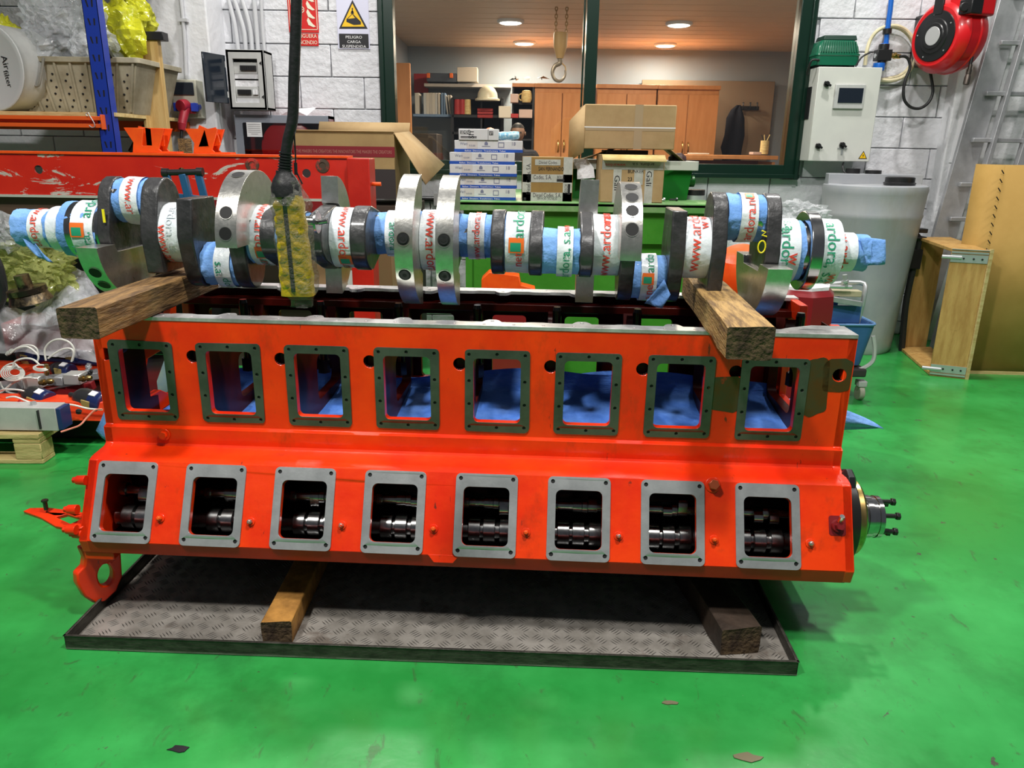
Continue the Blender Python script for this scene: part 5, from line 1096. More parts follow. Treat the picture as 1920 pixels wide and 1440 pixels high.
def saddle(px0, px1, py, Y, label):
    x0, x1 = X(px0, py, Y), X(px1, py, Y); w = x1 - x0; z = zt0 + .01; h = .12
    t = thing('v_saddle', label, 'saddle bracket', ((x0 + x1) / 2, Y, z), group='V saddles on the red beam')
    V_ = [(-w / 2 + .03, 0), (w / 2 - .02, 0), (w / 2 - .04, .02), (w / 2, h), (w / 2 - .07, h), (.03, .035), (-.02, .035), (-w / 2 + .10, h), (-w / 2, h), (-w / 2 + .04, .05)]
    b = MB(); b.plate(V_, [], (0, 0, 0), XX, ZZ, .012); b.build('side_plate', m_orange, t, bevel=.002)
    b = MB(); b.plate(V_, [], (0, .09, 0), XX, ZZ, .012); b.build('side_plate', m_orange, t, bevel=.002)
    b = MB(); b.bar((.03, .045, .035), (w / 2 - .07, .045, h), .09, .008, (0, 1, 0)); b.bar((-.02, .045, .035), (-w / 2 + .10, .045, h), .09, .008, (0, 1, 0)); b.build('cradle_plate', m_orange, t)
    b = MB(); b.box((w / 2, .04, .004), (.10, .09, .008)); b.build('foot', m_orange, t)
saddle(236, 312, 275, YB_ + .03, 'red V saddle bracket on the beam below the pine plank'); saddle(350, 412, 278, YB_ + .03, 'red V saddle bracket on the beam below the socket box')
# small blue puller standing behind the crankshaft
t = thing('bearing_puller', 'small blue and black bearing puller behind the left end of the crankshaft', 'puller', aY(345, 345, 3.3)); mb_ = mat('blue_steel', (.02, .10, .22), .4, .3)
b = MB(); b.cyl((-.07, 0, .045), (.07, 0, .05), .013, n=12); b.cyl((-.085, 0, .045), (-.06, 0, .045), .018, n=12); b.cyl((.06, 0, .05), (.085, 0, .05), .018, n=12); b.build('cross_bar', m_blackpl, t)
for x_ in (-.07, .0, .065): b = MB(); b.bar((x_, 0, .04), (x_ + .03, .0, -.16), .028 if x_ == 0 else .018, .03); b.build('arm', mb_, t, bevel=.003)
b = MB(); b.bar((-.03, 0, -.05), (.09, 0, -.06), .02, .02, (0, 1, 0)); b.build('link', mb_, t); b = MB(); b.bar((.02, 0.02, -.1), (.02, .02, -1.2), .02, .02, (0, 1, 0)); b.build('screw', m_zinc, t)
# --- big open carton with a dark red band
def carton(name, label, cat, x0, y0, x1, y1, Y, dep, m, flaps=(), rot=0, open_=True, group=None, band=None):
    a, c, z0, z1 = quad_px(x0, y0, x1, y1, Y); w, h = c - a, z1 - z0; t = thing(name, label, cat, ((a + c) / 2, Y, z0), (0, 0, rot), group)
    b = MB(); T_ = .006
    if open_:
        for cc, dd in (((0, T_ / 2, h / 2), (w, T_, h)), ((0, dep - T_ / 2, h / 2), (w, T_, h)), ((-w / 2 + T_ / 2, dep / 2, h / 2), (T_, dep, h)), ((w / 2 - T_ / 2, dep / 2, h / 2), (T_, dep, h)), ((0, dep / 2, T_ / 2), (w, dep, T_))): b.box(cc, dd)
    else: b.box((0, dep / 2, h / 2), (w, dep, h))
    b.build('box_body', m, t, bevel=.003, seg=1)
    return t, w, h
m_redband = mat('dark_red_band', (.22, .012, .02), .6); m_lowdark = mat('dark_printed_card', (.035, .03, .03), .6)
YC = 4.9; t, w, h = carton('open_carton', 'large open cardboard carton with a dark red band left of the window', 'carton', 552, 249, 741, 372, YC, .55, mat('tan_cardboard', (.40, .28, .12), .8, nscale=4, col2=(.34, .23, .1)), rot=radians(-2))
b = MB(); zb_ = h * (1 - (285 - 262) / 110); b.box((0, -.001, h * .72), (w + .003, .003, h * .16)); put_text(b, 'THE MAKERS THE CREATORS THE INNOVATORS THE MAKERS THE CREATORS', (0, -.003, h * .72), XX, ZZ, .028, 1, .0006, width=w * .95); b.build('printed_band', [m_redband, mat('faded_pink_print', (.42, .18, .14), .6)], t)
b = MB(); b.box((0, -.0015, h * .23), (w + .003, .003, h * .46)); b.build('dark_print', m_lowdark, t)
for pts in ([(-w / 2, 0, h), (w / 2, 0, h), (w / 2, -.02, h + .01), (-w / 2, -.02, h + .01)], [(-w / 2, .55, h), (w / 2, .55, h), (w / 2, .60, h + .08), (-w / 2, .60, h + .08)]):
    b = MB(); b.add(pts, [(0, 1, 2, 3)]); o_ = b.build('flap', m_card, t); o_.modifiers.new('t', 'SOLIDIFY').thickness = .005
b = MB(); b.add([(w / 2, 0, h), (w / 2, .55, h + .02), (w / 2 + .25, .45, h - .19), (w / 2 + .19, -.02, h - .30)], [(0, 1, 2, 3)]); o_ = b.build('flap', m_card, t); o_.modifiers.new('t', 'SOLIDIFY').thickness = .005
zt_c = t.location.z; b = MB(); b.box((X(620, 400, 5.2), 5.15, zt_c / 2 - .02), (1.2, .6, zt_c - .04)); tag(b.build('dark_cabinet', mat('brown_black_panel', (.05, .035, .025), .6)), 'dark brown cabinet under the open carton', 'cabinet')
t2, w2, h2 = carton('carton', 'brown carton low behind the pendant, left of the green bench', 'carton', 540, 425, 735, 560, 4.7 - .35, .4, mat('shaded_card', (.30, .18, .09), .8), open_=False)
b = MB(); b.box((.0 + w2 * .14, -.001, h2 * .25), (.09, .002, h2 * .3)); b.build('paper_label', m_wtext, t2)
b = MB(); q = aY(808, 380, 5.6); b.cyl((q.x - .18, 5.98, q.z), (q.x + .15, 5.98, q.z), .022, n=12, mi=0); b.box((q.x, 5.96, q.z), (.03, .03, .09), mi=1); tag(b.build('pipe_with_clip', [m_blackpl, m_zinc]), 'black pipe with a steel clip below the window', 'pipe')
# --- green bench
YT = 4.6; xa, xb = X(862, 380, YT), X(1352, 384, YT); zt = aY(1100, 380, YT).z
BEN = thing('green_bench', 'long green steel workbench under the window', 'workbench', ((xa + xb) / 2, YT, 0)); w = xb - xa; dpt = YW - .03 - YT
b = MB(); b.box((0, dpt / 2, zt - .012), (w, dpt, .024)); b.box((0, .012, zt - .03), (w, .024, .05)); b.build('bench_top', m_greentop, BEN, bevel=.003)
b = MB(); b.box((0, .05, zt - .14), (w - .04, .02, .20)); b.box((0, .09, (zt - .2) / 2), (w - .06, .02, zt - .2)); b.build('front_panel', m_green, BEN)
for sx in (-1, 1): b = MB(); b.box((sx * (w / 2 - .05), dpt / 2, (zt - .05) / 2), (.04, dpt - .1, zt - .05)); b.build('side_panel', m_green, BEN)
# stack of flat lamp boxes
m_bxw = mat('white_box_card', (.62, .62, .63), .5, nscale=3, col2=(.52, .51, .50)); m_bxb = mat('blue_box_print', (.012, .07, .36), .45); m_bxk = mat('grey_box_print', (.16, .17, .26), .5)
stack = [(845, 344, 966, 373), (843, 324, 970, 352), (842, 303, 972, 331), (842, 285, 974, 313), (851, 267, 987, 295)][::1]
stack = [(848, 358, 968, 374.5), (848, 341, 970, 358), (842, 318, 970, 340.5), (842, 294, 966, 318), (851, 273, 981, 294)]
ord_ = ('bottom', 'second', 'middle', 'fourth', 'top'); zprev = zt
for i, (x0, y0, x1, y1) in enumerate(stack):
    Y = YT + .10 + (.0, .02, .0, .01, .03)[i]; a, c, z0, z1 = quad_px(x0, y0, x1, y1, Y); z0 = zprev; z1 = zprev + .0685; w = (c - a) * .98; h = .067
    t = thing('lamp_tube_box', 'white and blue flat box, %s in the stack of five on the bench' % (ord_[i] + ('' if i in (0, 4, 2) else ' from below')), 'box', ((a + c) / 2, Y, z0 + .0005), group='flat white and blue boxes'); zprev = z1
    b = MB(); b.box((0, .14, h / 2), (w, .28, h)); b.build('box_body', m_bxw, t, bevel=.002, seg=1)
    b = MB(); b.box((0, .139, h * .13), (w + .003, .283, h * .25)); put_text(b, 'Ballast  Dimmers  Transformers  Tubes', (-.02, -.0035, h * .12), XX, ZZ, .012, 1, .0005, width=w * .6); b.build('blue_band', [m_bxb, m_wtext], t)
    b = MB(); put_text(b, 'Watt', (-w * .42, -.0008, h * .6), XX, ZZ, .022, 0, .0005, False); put_text(b, '18', (w * .33, -.0008, h * .6), XX, ZZ, .028, 0, .0005, False); b.plate(rect(w * .14, h * .4, w * .23, h * .85), [rect(w * .15, h * .46, w * .22, h * .79)], (0, -.001, 0), XX, ZZ, .0005); b.plate([(-w * .06, h * .6), (-w * .01, h * .6), (-w * .01, h * .8), (-w * .035, h * .92), (-w * .06, h * .8)], [], (0, -.001, 0), XX, ZZ, .0005); b.box((-w * .035, -.001, h * .5), (w * .12, .001, h * .05)); b.build('printing', m_bxk, t)
    b = MB(); b.plate(rect(-w * .32, h * .3, -w * .16, h * .98), [], (0, -.0012, 0), XX, ZZ, .0008); put_text(b, '0.0.00', (-w * .24, -.0022, h * .55), XX, ZZ, .014, 1, .0004, width=w * .09); b.build('paper_label', [mat('label_pinkwhite', (.56, .52, .50), .6), m_bxk], t)
a, c, z0, z1 = quad_px(860, 252, 935, 273, YT + .12); w, h = c - a, z1 - z0
t = thing('starter_box', 'worn white box lying on top of the stack of flat boxes', 'box', ((a + c) / 2, YT + .12, zprev)); b = MB(); b.box((0, .07, h / 2), (w, .14, h)); b.build('box_body', m_bxw, t, bevel=.003)
b = MB(); b.plate(rect(-w * .46, h * .52, -w * .2, h * .84), [], (0, -.001, 0), XX, ZZ, .0008, mi=0); put_text(b, 'SIEMENS', (-w * .33, -.002, h * .68), XX, ZZ, .024, 1, .0004, width=w * .24); put_text(b, 'SIT', (-w * .12, -.001, h * .12), ZZ, -XX, .045, 0, .0004, False, width=h * .8); b.plate(rect(w * .26, h * .45, w * .36, h * .8), [], (0, -.001, 0), XX, ZZ, .0008, mi=0); put_text(b, 'SIT', (w * .31, -.002, h * .62), XX, ZZ, .02, 1, .0004, width=w * .08); b.box((-w * .25, -.001, h * .3), (w * .4, .001, .004)); b.box((-w * .25, -.001, h * .2), (w * .4, .001, .003)); b.box((w * .235, -.001, h * .5), (.002, .001, h)); b.build('printing', [m_text, m_wtext], t)
q = aY(953, 269, YT + .16); b = MB(); b.lathe((-.065, 0, 0), (1, 0, .06), [(0, .012), (.005, .022), (.03, .024), (.06, .022), (.10, .024), (.128, .02), (.132, .01)], 14, mi=0)
tag(b.build('rolled_packet', mat('light_blue_foil', (.18, .42, .58), .35, nscale=40, col2=(.5, .66, .74), cov=(.5, .55)), loc=(q.x, q.y, zprev + .024)), 'small rolled light blue packet on top of the flat boxes', 'packet')
# taped carton with script print
a, c, z0, z1 = quad_px(979, 291, 1074, 374, YT + .08); w, h = c - a, z1 - z0
t = thing('taped_carton', 'square carton covered in white printed tape on the green bench', 'carton', ((a + c) / 2, YT + .08, zt)); m_tp = mat('grey_white_tape', (.50, .50, .46), .4, nscale=20, col2=(.40, .41, .36), coat=.3)
b = MB(); b.box((0, .13, h / 2), (w, .26, h)); b.build('box_body', mat('ochre_cardboard', (.30, .18, .05), .7, nscale=5, col2=(.24, .14, .04)), t, bevel=.003)
b = MB()
for x_, z_, ww, hh_ in ((-w * .41, h / 2, w * .17, h), (w * .40, h / 2, w * .18, h), (0, h * .52, w * .98, h * .18), (0, h * .10, w * .98, h * .20), (-.0, h * .88, w * .5, h * .13)): b.box((x_, -.001, z_), (ww, .0022, hh_))
for s_, x_, z_, ux, uz, hh_, wd in (('Diesel Codes, S.A.', 0, h * .14, XX, ZZ, .036, w * .56), ('SERVICIO TECNICO', 0, h * .06, XX, ZZ, .018, w * .4), ('Codes, S.A.', -w * .1, h * .55, XX, ZZ, .036, w * .36), ('BOSCH', w * .26, h * .555, XX, ZZ, .022, w * .14), ('Diesel Codes', 0, h * .88, XX, ZZ, .026, w * .36), ('SAN FERNANDO', .02, h * .74, XX, ZZ, .03, w * .5), ('Diesel Codes, S.A.', -w * .38, h * .5, ZZ, -XX, .034, h * .7), ('BOSCH', w * .37, h * .28, ZZ, -XX, .024, h * .22)): put_text(b, s_, (x_, -.0025, z_), ux, uz, hh_, 1, .0004, width=wd)
for x_, z_, ww, hh_ in ((w * .26, h * .48, w * .15, h * .06), (w * .43, h * .28, w * .05, h * .24), (-w * .44, h * .05, w * .05, h * .06)): b.box((x_, -.0028, z_), (ww, .001, hh_), mi=1)
b.build('printed_tape', [m_tp, m_text], t)
# green plastic bin behind the cartons
a, c, z0, z1 = quad_px(1062, 318, 1296, 375, YT + .35); w, h = c - a, z1 - zt
t = thing('green_bin', 'dark green plastic bin with a white rim, holding cartons, on the bench', 'bin', ((a + c) / 2, YT + .35, zt)); m_bin = mat('green_bin_plastic', (.006, .14, .012), .35, coat=.2)
b = MB(); vs = []
for z, s_ in ((0, .95), (h, 1)):
    for sx, sy in ((-1, 0), (1, 0), (1, 1), (-1, 1)): vs.append((sx * w / 2 * s_, .45 * sy + (.45 / 2 - .45 * sy) * (1 - s_), z))
b.add(vs, [(0, 1, 5, 4), (1, 2, 6, 5), (2, 3, 7, 6), (3, 0, 4, 7), (3, 2, 1, 0)]); o_ = b.build('shell', m_bin, t); o_.modifiers.new('t', 'SOLIDIFY').thickness = .008
b = MB(); b.plate(rect(-w / 2 - .035, -.035, w / 2 + .035, .485, .03), [rect(-w / 2 + .01, .01, w / 2 - .01, .44, .02)], (0, 0, h + .055), XX, YY, .055); b.build('white_rim', mat('off_white_plastic', (.50, .52, .46), .45), t, bevel=.008)
b = MB(); b.cyl((w / 2 + .0, .1, h * .62), (w / 2 + .04, .1, h * .62), .035, n=18); b.build('side_knob', m_bin, t, bevel=.004)
b = MB(); b.add([(-w / 2 + .02, -.05, h + .06), (-w / 2 + .12, -.06, h + .06), (-w / 2 + .16, -.065, h + .01), (-w / 2 + .06, -.06, h + .0), (-w / 2 + .06, -.075, h - .06), (-w / 2 + .17, -.07, h - .05)], [(0, 1, 2, 3), (3, 2, 5, 4)]); tag(b.build('paper_strip', m_white, loc=t.location), 'bent white paper strip hanging over the bin rim', 'paper')
# GALI carton and the big carton on it
a, c, z0, z1 = quad_px(1127, 290, 1244, 376, YT + .04); w, h = c - a, z1 - zt
t = thing('small_carton', 'open carton with a yellow flap and printed tape strips before the green bin', 'carton', ((a + c) / 2, YT + .04, zt)); b = MB()
for cc, dd in (((0, .003, h / 2), (w, .006, h)), ((0, .285, h / 2), (w, .006, h)), ((-w / 2, .145, h / 2), (.006, .28, h)), ((w / 2, .145, h / 2), (.006, .28, h)), ((0, .14, .003), (w, .28, .006))): b.box(cc, dd)
b.build('box_body', m_card, t, bevel=.002)
b = MB(); b.add([(-w / 2, 0, h), (w / 2, 0, h), (w / 2 + .003, -.055, h - .035), (-w / 2, -.055, h - .03)], [(3, 2, 1, 0)]); o_ = b.build('flap', mat('yellow_flap', (.66, .52, .22), .7, nscale=8, col2=(.5, .36, .12)), t); o_.modifiers.new('t', 'SOLIDIFY').thickness = .004
b = MB(); b.box((0, -.001, h * .80), (w * .98, .002, h * .22)); b.box((-w * .24, -.001, h * .42), (w * .13, .0022, h * .84)); b.box((w * .27, -.001, h * .42), (w * .13, .0022, h * .84)); b.box((w * .1, -.0015, h * .55), (w * .14, .002, h * .34))
for s_, x_, z_, ux, uz, hh_, wd, mm in (('www.ardora', -w * .28, h * .78, -XX, -ZZ, .026, w * .32, 2), ('ardora, s.a.', w * .16, h * .80, -XX, -ZZ, .026, w * .36, 1), ('Gali', -w * .24, h * .42, -ZZ, XX, .045, h * .32, 1), ('Gali', w * .27, h * .52, -ZZ, XX, .045, h * .32, 1), ('BUNKER', w * .05, h * .66, XX, ZZ, .026, w * .26, 1), ('23', -w * .04, h * .5, XX, ZZ, .03, w * .07, 1)): put_text(b, s_, (x_, -.0026, z_), ux, uz, hh_, mm, .0004, width=wd)
b.build('printed_tape', [m_tp, m_text, m_tred], t)
a, c, z0, z1 = quad_px(1096, 196, 1267, 280, YT + .18); w, h = c - a, z1 - z0
t = thing('large_carton', 'large closed brown carton taped along its middle, on top of the bin', 'carton', ((a + c) / 2, YT + .18, z0)); b = MB(); b.box((0, .2, h / 2), (w, .4, h)); b.build('box_body', m_card, t, bevel=.006)
b = MB(); b.box((0, -.001, h * .49), (w, .003, .006), mi=1); b.box((w * .09, -.0012, h * .5), (w * .09, .002, h)); b.box((0, -.0008, h * .46), (w * .98, .0018, h * .09)); b.build('clear_tape', [mat('tape_over_card', (.40, .30, .18), .2, coat=.5), m_wtext], t)
b = MB(); b.add([(-w / 2, 0, h), (-w / 2 - .09, .02, h * .62), (-w / 2 - .09, .02, -.08), (-w / 2, 0, -.02)], [(0, 1, 2, 3)]); o_ = b.build('flap', m_card, t); o_.modifiers.new('t', 'SOLIDIFY').thickness = .005
zz = t.location.z; b = MB()
b.add([(0, 0, 0), (.22, .0, .09), (.30, .3, .09), (0, .3, 0)], [(0, 1, 2, 3)]); o_ = b.build('carton_flap', m_card, loc=aY(1090, 300, YT + .30)); o_.modifiers.new('t', 'SOLIDIFY').thickness = .004; tag(o_, 'loose cardboard flap rising under the large carton, left side', 'cardboard')
b = MB(); b.add([(0, 0, 0), (-.13, .0, .10), (-.13, .25, .10), (0, .25, 0)], [(0, 1, 2, 3)]); o_ = b.build('carton_flap', m_card, loc=aY(1284, 304, YT + .40)); o_.modifiers.new('t', 'SOLIDIFY').thickness = .004; tag(o_, 'loose cardboard flap under the large carton, right side', 'cardboard')
q = aY(1268, 300, YT + .55); b = MB(); b.lathe((-.05, 0, 0), (1, 0, 0), [(0, .02), (.02, .04), (.08, .045), (.11, .025)], 14); tag(b.build('dark_part', mat('brown_rubber', (.06, .03, .03), .5), loc=q), 'dark round part lying in the green bin', 'machine part')
b = MB(); b.box((0, 0, 0), (.25, .3, max(.02, zz - zt - .01))); tag(b.build('inner_box', m_lowdark, loc=(t.location.x, t.location.y + .2, (zz + zt) / 2)), 'dark box inside the bin carrying the large carton', 'box')
q = aY(1303, 367, YT + .45); b = MB(); b.cyl((0, 0, 0), (0, 0, .028), .065, .065, 28, mi=1); b.cyl((0, 0, .029), (0, 0, .062), .062, .062, 28, mi=0); tag(b.build('round_tin', [m_blackpl, m_zinc], loc=(q.x, q.y, zt)), 'low black and steel round tin at the right end of the bench', 'tin')
for i, (px, py, ang, ln) in enumerate([(1212, 373, .1, .06), (1222, 377, -.1, .07), (1242, 374, .6, .04), (1250, 372, .2, .04), (1262, 374, -.5, .035), (1255, 377, .0, .04)]):
    q = aZ(px, py, zt); b = MB(); d = Vector((cos(ang), sin(ang), 0)); b.cyl(Vector((0, 0, .008)), d * ln + Vector((0, 0, .008)), .006, n=8); b.cyl(d * ln + Vector((0, 0, .010)), d * (ln + .01) + Vector((0, 0, .010)), .011, n=6); o_ = b.build('loose_bolt', m_zinc if i < 2 else m_blackpl, loc=(q.x, q.y, zt + .001)); tag(o_, ['bright bolt lying left in front of the yellow-flap carton', 'bright bolt lying right beside its twin on the bench', 'dark bolt nearest the bright bolts', 'dark bolt second from the bright bolts', 'dark bolt farthest right on the bench', 'dark bolt lying nearest the bench edge'][i], 'bolt', 'loose bolts on the bench')
# red parts and orange cowl seen between crankshaft and deck
q = aY(950, 535, 4.2); b = MB(); b.plate([(-.14, -.09), (.16, -.09), (.16, .0), (.08, .02), (.07, .07), (-.10, .09), (-.14, .05)], [], (0, 0, 0), XX, ZZ, .12); tag(b.build('orange_bracket', m_orange, loc=(q.x, 4.2, q.z - .02), bevel=.004), 'orange machine bracket standing before the green bench', 'machine part')
b = MB(); b.box((q.x, 4.26, (q.z - .1) / 2), (.34, .2, q.z - .1)); tag(b.build('red_machine_block', m_crimson, bevel=.01), 'dark red block carrying the orange bracket', 'machine part')
# ================================================================== left side: pallet, pneumatic rails, wrapped parts
m_navy = mat('navy_cylinder', (.01, .02, .09), .3, coat=.3); m_whiteal = mat('white_alu', (.62, .62, .58), .35, .5)
P0 = aZ(82, 870, 0)
def LP(px, py, z): return aZ(px, py, z)
t = thing('wooden_pallet', 'pale pine pallet carrying the orange rails at left', 'pallet', (P0.x, P0.y, 0)); PW, PD, PH = 1.3, .9, .145
m_pal = mat('pallet_pine', (.60, .48, .20), .7, nscale=5, col2=(.46, .34, .13), bump=.4, bscale=30, stretch=(1, 6, 6))
for j in range(3):
    for i in range(3):
        b = MB(); b.box((-.06 - i * (PW - .12) / 2, .05 + j * (PD - .1) / 2, .06), (.12, .10, .078)); b.build('block', m_pal, t, bevel=.004, seg=1)
for j in range(3): b = MB(); b.box((-PW / 2, .05 + j * (PD - .1) / 2, .011), (PW, .10, .02)); b.build('bottom_board', m_pal, t, bevel=.002, seg=1); 
for i in range(3): b = MB(); b.box((-.06 - i * (PW - .12) / 2, PD / 2, .111), (.12, PD, .02)); b.build('stringer_board', m_pal, t, bevel=.002, seg=1)
for j in range(6): b = MB(); b.box((-PW / 2, .05 + j * (PD - .1) / 5, .133), (PW, .105, .022)); b.build('top_board', m_pal, t, bevel=.002, seg=1)
t.rotation_euler = (0, 0, radians(2))
def rail(name, label, cat, a, c, w, h, m, **k):
    a, c = Vector(a), Vector(c); b = MB(); b.bar(a, c, w, h, (0, 0, 1)); return tag(b.build(name, m, bevel=.003, seg=1), label, cat)
# aluminium rail in front, lying on the pallet
a, c = aY(-80, 793, 3.26), aY(118, 791, 3.26); a.z = c.z = .205
t = thing('aluminium_rail', 'long aluminium rail with a blue end cap on the pallet', 'rail', (0, 0, 0)); b = MB(); b.bar(a, c, .085, .11, (0, 0, 1)); b.build('profile', mat('matt_anodised', (.50, .50, .47), .5, .1, nscale=6, col2=(.42, .42, .40)), t, bevel=.003)
b = MB(); d = (c - a).normalized(); b.bar(c, c + d * .02, .08, .10, (0, 0, 1)); b.build('end_cap', mat('navy_cap', (.015, .03, .12), .4), t, bevel=.002)
b = MB(); q = c - d * .12 + Vector((0, 0, .055)); b.cyl(q, q + Vector((0, 0, .014)), .013, n=6); b.build('bolt', m_zinc, t)
b = MB(); b.box(c - d * .075 + Vector((0, 0, .001)), (.004, .112, .088)); b.build('joint_band', m_blackpl, t)
b = MB(); b.box((a + c) / 2 + Vector((-.05, .01, -.0515)), ((c - a).length, .08, .016)); tag(b.build('spacer_board', m_wood), 'dark board between the pallet and the aluminium rail', 'board')
def chan(name, label, p, q, hgt, m, dep=.10, tilt=0):
    """rail with a tall face towards the camera"""
    p, q = Vector(p), Vector(q); b = MB(); d = (q - p); n = Vector((d.y, -d.x, 0)).normalized()
    up_ = Vector((0, 0, hgt)) + n * (-tilt); b.add([p, q, q + up_, p + up_, p - n * dep, q - n * dep, q - n * dep + up_, p - n * dep + up_], [(0, 1, 2, 3), (5, 4, 7, 6), (3, 2, 6, 7), (1, 0, 4, 5), (0, 3, 7, 4), (1, 5, 6, 2)]); o = b.build(name, m, bevel=.003, seg=1); return tag(o, label, 'machine frame')
m_org2 = mat('orange_frame_paint', (.85, .07, .01), .4, nscale=9, col2=(.72, .04, .008), bump=.15, bscale=20)
zr = .22
a, c = aY(-60, 800, 3.38), aY(214, 806, 3.38); zr = .155; chan('channel_beam', 'orange channel beam just behind the aluminium rail', (a.x, 3.38, .146), (c.x, 3.36, .146), .085, m_org2, tilt=.03)
a, c = aY(-60, 706, 3.86), aY(220, 716, 3.84); chan('channel_beam', 'second orange channel beam farther back at left', a, c, .06, m_org2, tilt=.02)
a, c = LP(-60, 668, .30), LP(260, 668, .30); chan('machine_bed', 'red machine bed under the plastic sheet at left', (a.x, a.y + .3, .25), (c.x, c.y + .3, .25), .16, m_reelred, dep=.3)
b = MB(); b.box((-2.55, 3.95, .10), (1.7, .9, .18)); tag(b.build('dark_plinth', m_black), 'dark plinth under the orange channel beams', 'machine base')
aYo = aY
def aY(px, py, Y): return aYo(px, py, Y + .24)
# black gas cylinders with navy bottoms
m_cylb = mat('black_dome', (.022, .022, .023), .35, coat=.3); m_gold = mat('gold_label', (.40, .30, .10), .5)
def accu(px, py, px2, py2, Y, r, label):
    a, c = aY(px, py, Y), aY(px2, py2, Y - .04); d = c - a; L_ = d.length; t = thing('pressure_bottle', label, 'pressure bottle', a, group='black and navy pressure bottles')
    b = MB(); b.lathe((0, 0, 0), d, [(-.035, .012), (-.01, .014), (0, r * .55), (.02, r * .85), (.045, r), (L_ * .62, r)], 24); b.build('dome', m_cylb, t)
    b = MB(); b.lathe(d.normalized() * L_ * .62, d, [(0, r * 1.01), (L_ * .34, r * 1.01), (L_ * .38, r * .9)], 24); b.build('navy_base', m_navy, t)
    dn = d.normalized(); up_ = Vector((0, -.4, 1)); up_ = (up_ - dn * up_.dot(dn)).normalized(); sd = dn.cross(up_)
    b = MB(); b.box(dn * L_ * .72 + up_ * r * 1.0, (.034, .03, .006), Matrix((dn, sd, up_)).transposed()); b.build('white_label', m_wtext, t)
    dv = Vector((0, -1, -.15)); dv = (dv - dn * dv.dot(dn)).normalized(); b = MB(); b.box(dn * L_ * .62 + dv * r * .98, (.045, .05, .006), Matrix((dn, dn.cross(dv) * -1, dv)).transposed()); b.build('gold_label', m_gold, t)
accu(48, 738, 92, 754, 3.25, .052, 'front left pressure bottle, lying behind the orange channel')
accu(143, 743, 196, 758, 3.22, .052, 'front right pressure bottle, lying by the crankcase end')
accu(36, 664, 74, 671, 3.75, .046, 'rear left pressure bottle beside the looped white cables')
accu(118, 664, 158, 673, 3.75, .046, 'rear right pressure bottle under the plastic sheet edge')
accu(98, 690, 135, 697, 3.62, .040, 'small dark bottle between the two orange frames')
# valve plates and blocks
a, c = LP(0, 745, .42), LP(190, 700, .42)
b = MB(); b.bar(aY(-20, 728, 3.45), aY(190, 700, 3.55), .10, .035, (0, 0, 1)); tag(b.build('mounting_plate', m_alu, bevel=.002), 'aluminium mounting plate across the middle of the left pile', 'plate')
b = MB(); b.bar(aY(60, 742, 3.38), aY(176, 722, 3.42), .045, .04, (0, 0, 1)); tag(b.build('red_strip', m_crimson, bevel=.002), 'dark red strip below the valve blocks', 'strip')
aY = aYo
for i, (x0, y0, x1, y1) in enumerate(((42, 708, 73, 730), (118, 703, 149, 722), (100, 708, 117, 724), (28, 712, 42, 730))):
    pbox('valve_block', ('cream valve block at left with brass fittings', 'cream valve block at right, next to the crankcase', 'small grey block left of the right valve block', 'small grey block left of the left valve block')[i], 'valve block', x0, y0, x1, y1, 3.60, .08, m_whiteal if i < 2 else m_alu)
def aY(px, py, Y): return aYo(px, py, Y + .24)
def fitting(px, py, px2, py2, Y, r, m, label, nm='fitting'):
    a, c = aY(px, py, Y), aY(px2, py2, Y); d = c - a; L_ = d.length; b = MB(); b.lathe((0, 0, 0), d, [(0, r * .8), (L_ * .2, r * .8), (L_ * .2 + .001, r * 1.15), (L_ * .4, r * 1.15), (L_ * .4 + .001, r * .7), (L_ * .6, r * .7), (L_ * .6 + .001, r), (L_ * .85, r), (L_, r * .6)], 10); return tag(b.build(nm, m, loc=a), label, 'fitting')
fitting(74, 718, 100, 714, 3.34, .014, m_brass, 'brass fitting between the two valve blocks'); fitting(149, 711, 172, 708, 3.34, .014, m_brass, 'brass fitting right of the right valve block'); fitting(87, 683, 88, 704, 3.4, .012, m_brass, 'upright brass fitting hanging above the plate')
fitting(97, 762, 88, 781, 3.1, .016, m_zinc, 'silver coupling standing on the orange channel'); fitting(6, 768, -2, 785, 3.1, .016, m_zinc, 'silver coupling at the left edge of the picture'); fitting(167, 682, 164, 700, 3.55, .014, m_zinc, 'silver coupling by the crankcase corner'); fitting(172, 695, 162, 708, 3.4, .010, m_blackpl, 'black valve lever by the crankcase corner')
fitting(148, 768, 147, 776, 3.08, .012, m_blackpl, 'black knob on the orange channel'); fitting(12, 665, 24, 655, 3.6, .010, m_wire, 'white plug at the far left'); 
b = MB(); b.tube([aY(40, 672, 3.68), aY(90, 675, 3.68), aY(150, 680, 3.68), aY(185, 682, 3.68)], .012, 8, sub=3); tag(b.build('blue_tube', m_navy), 'navy tube running right behind the cables', 'tube')
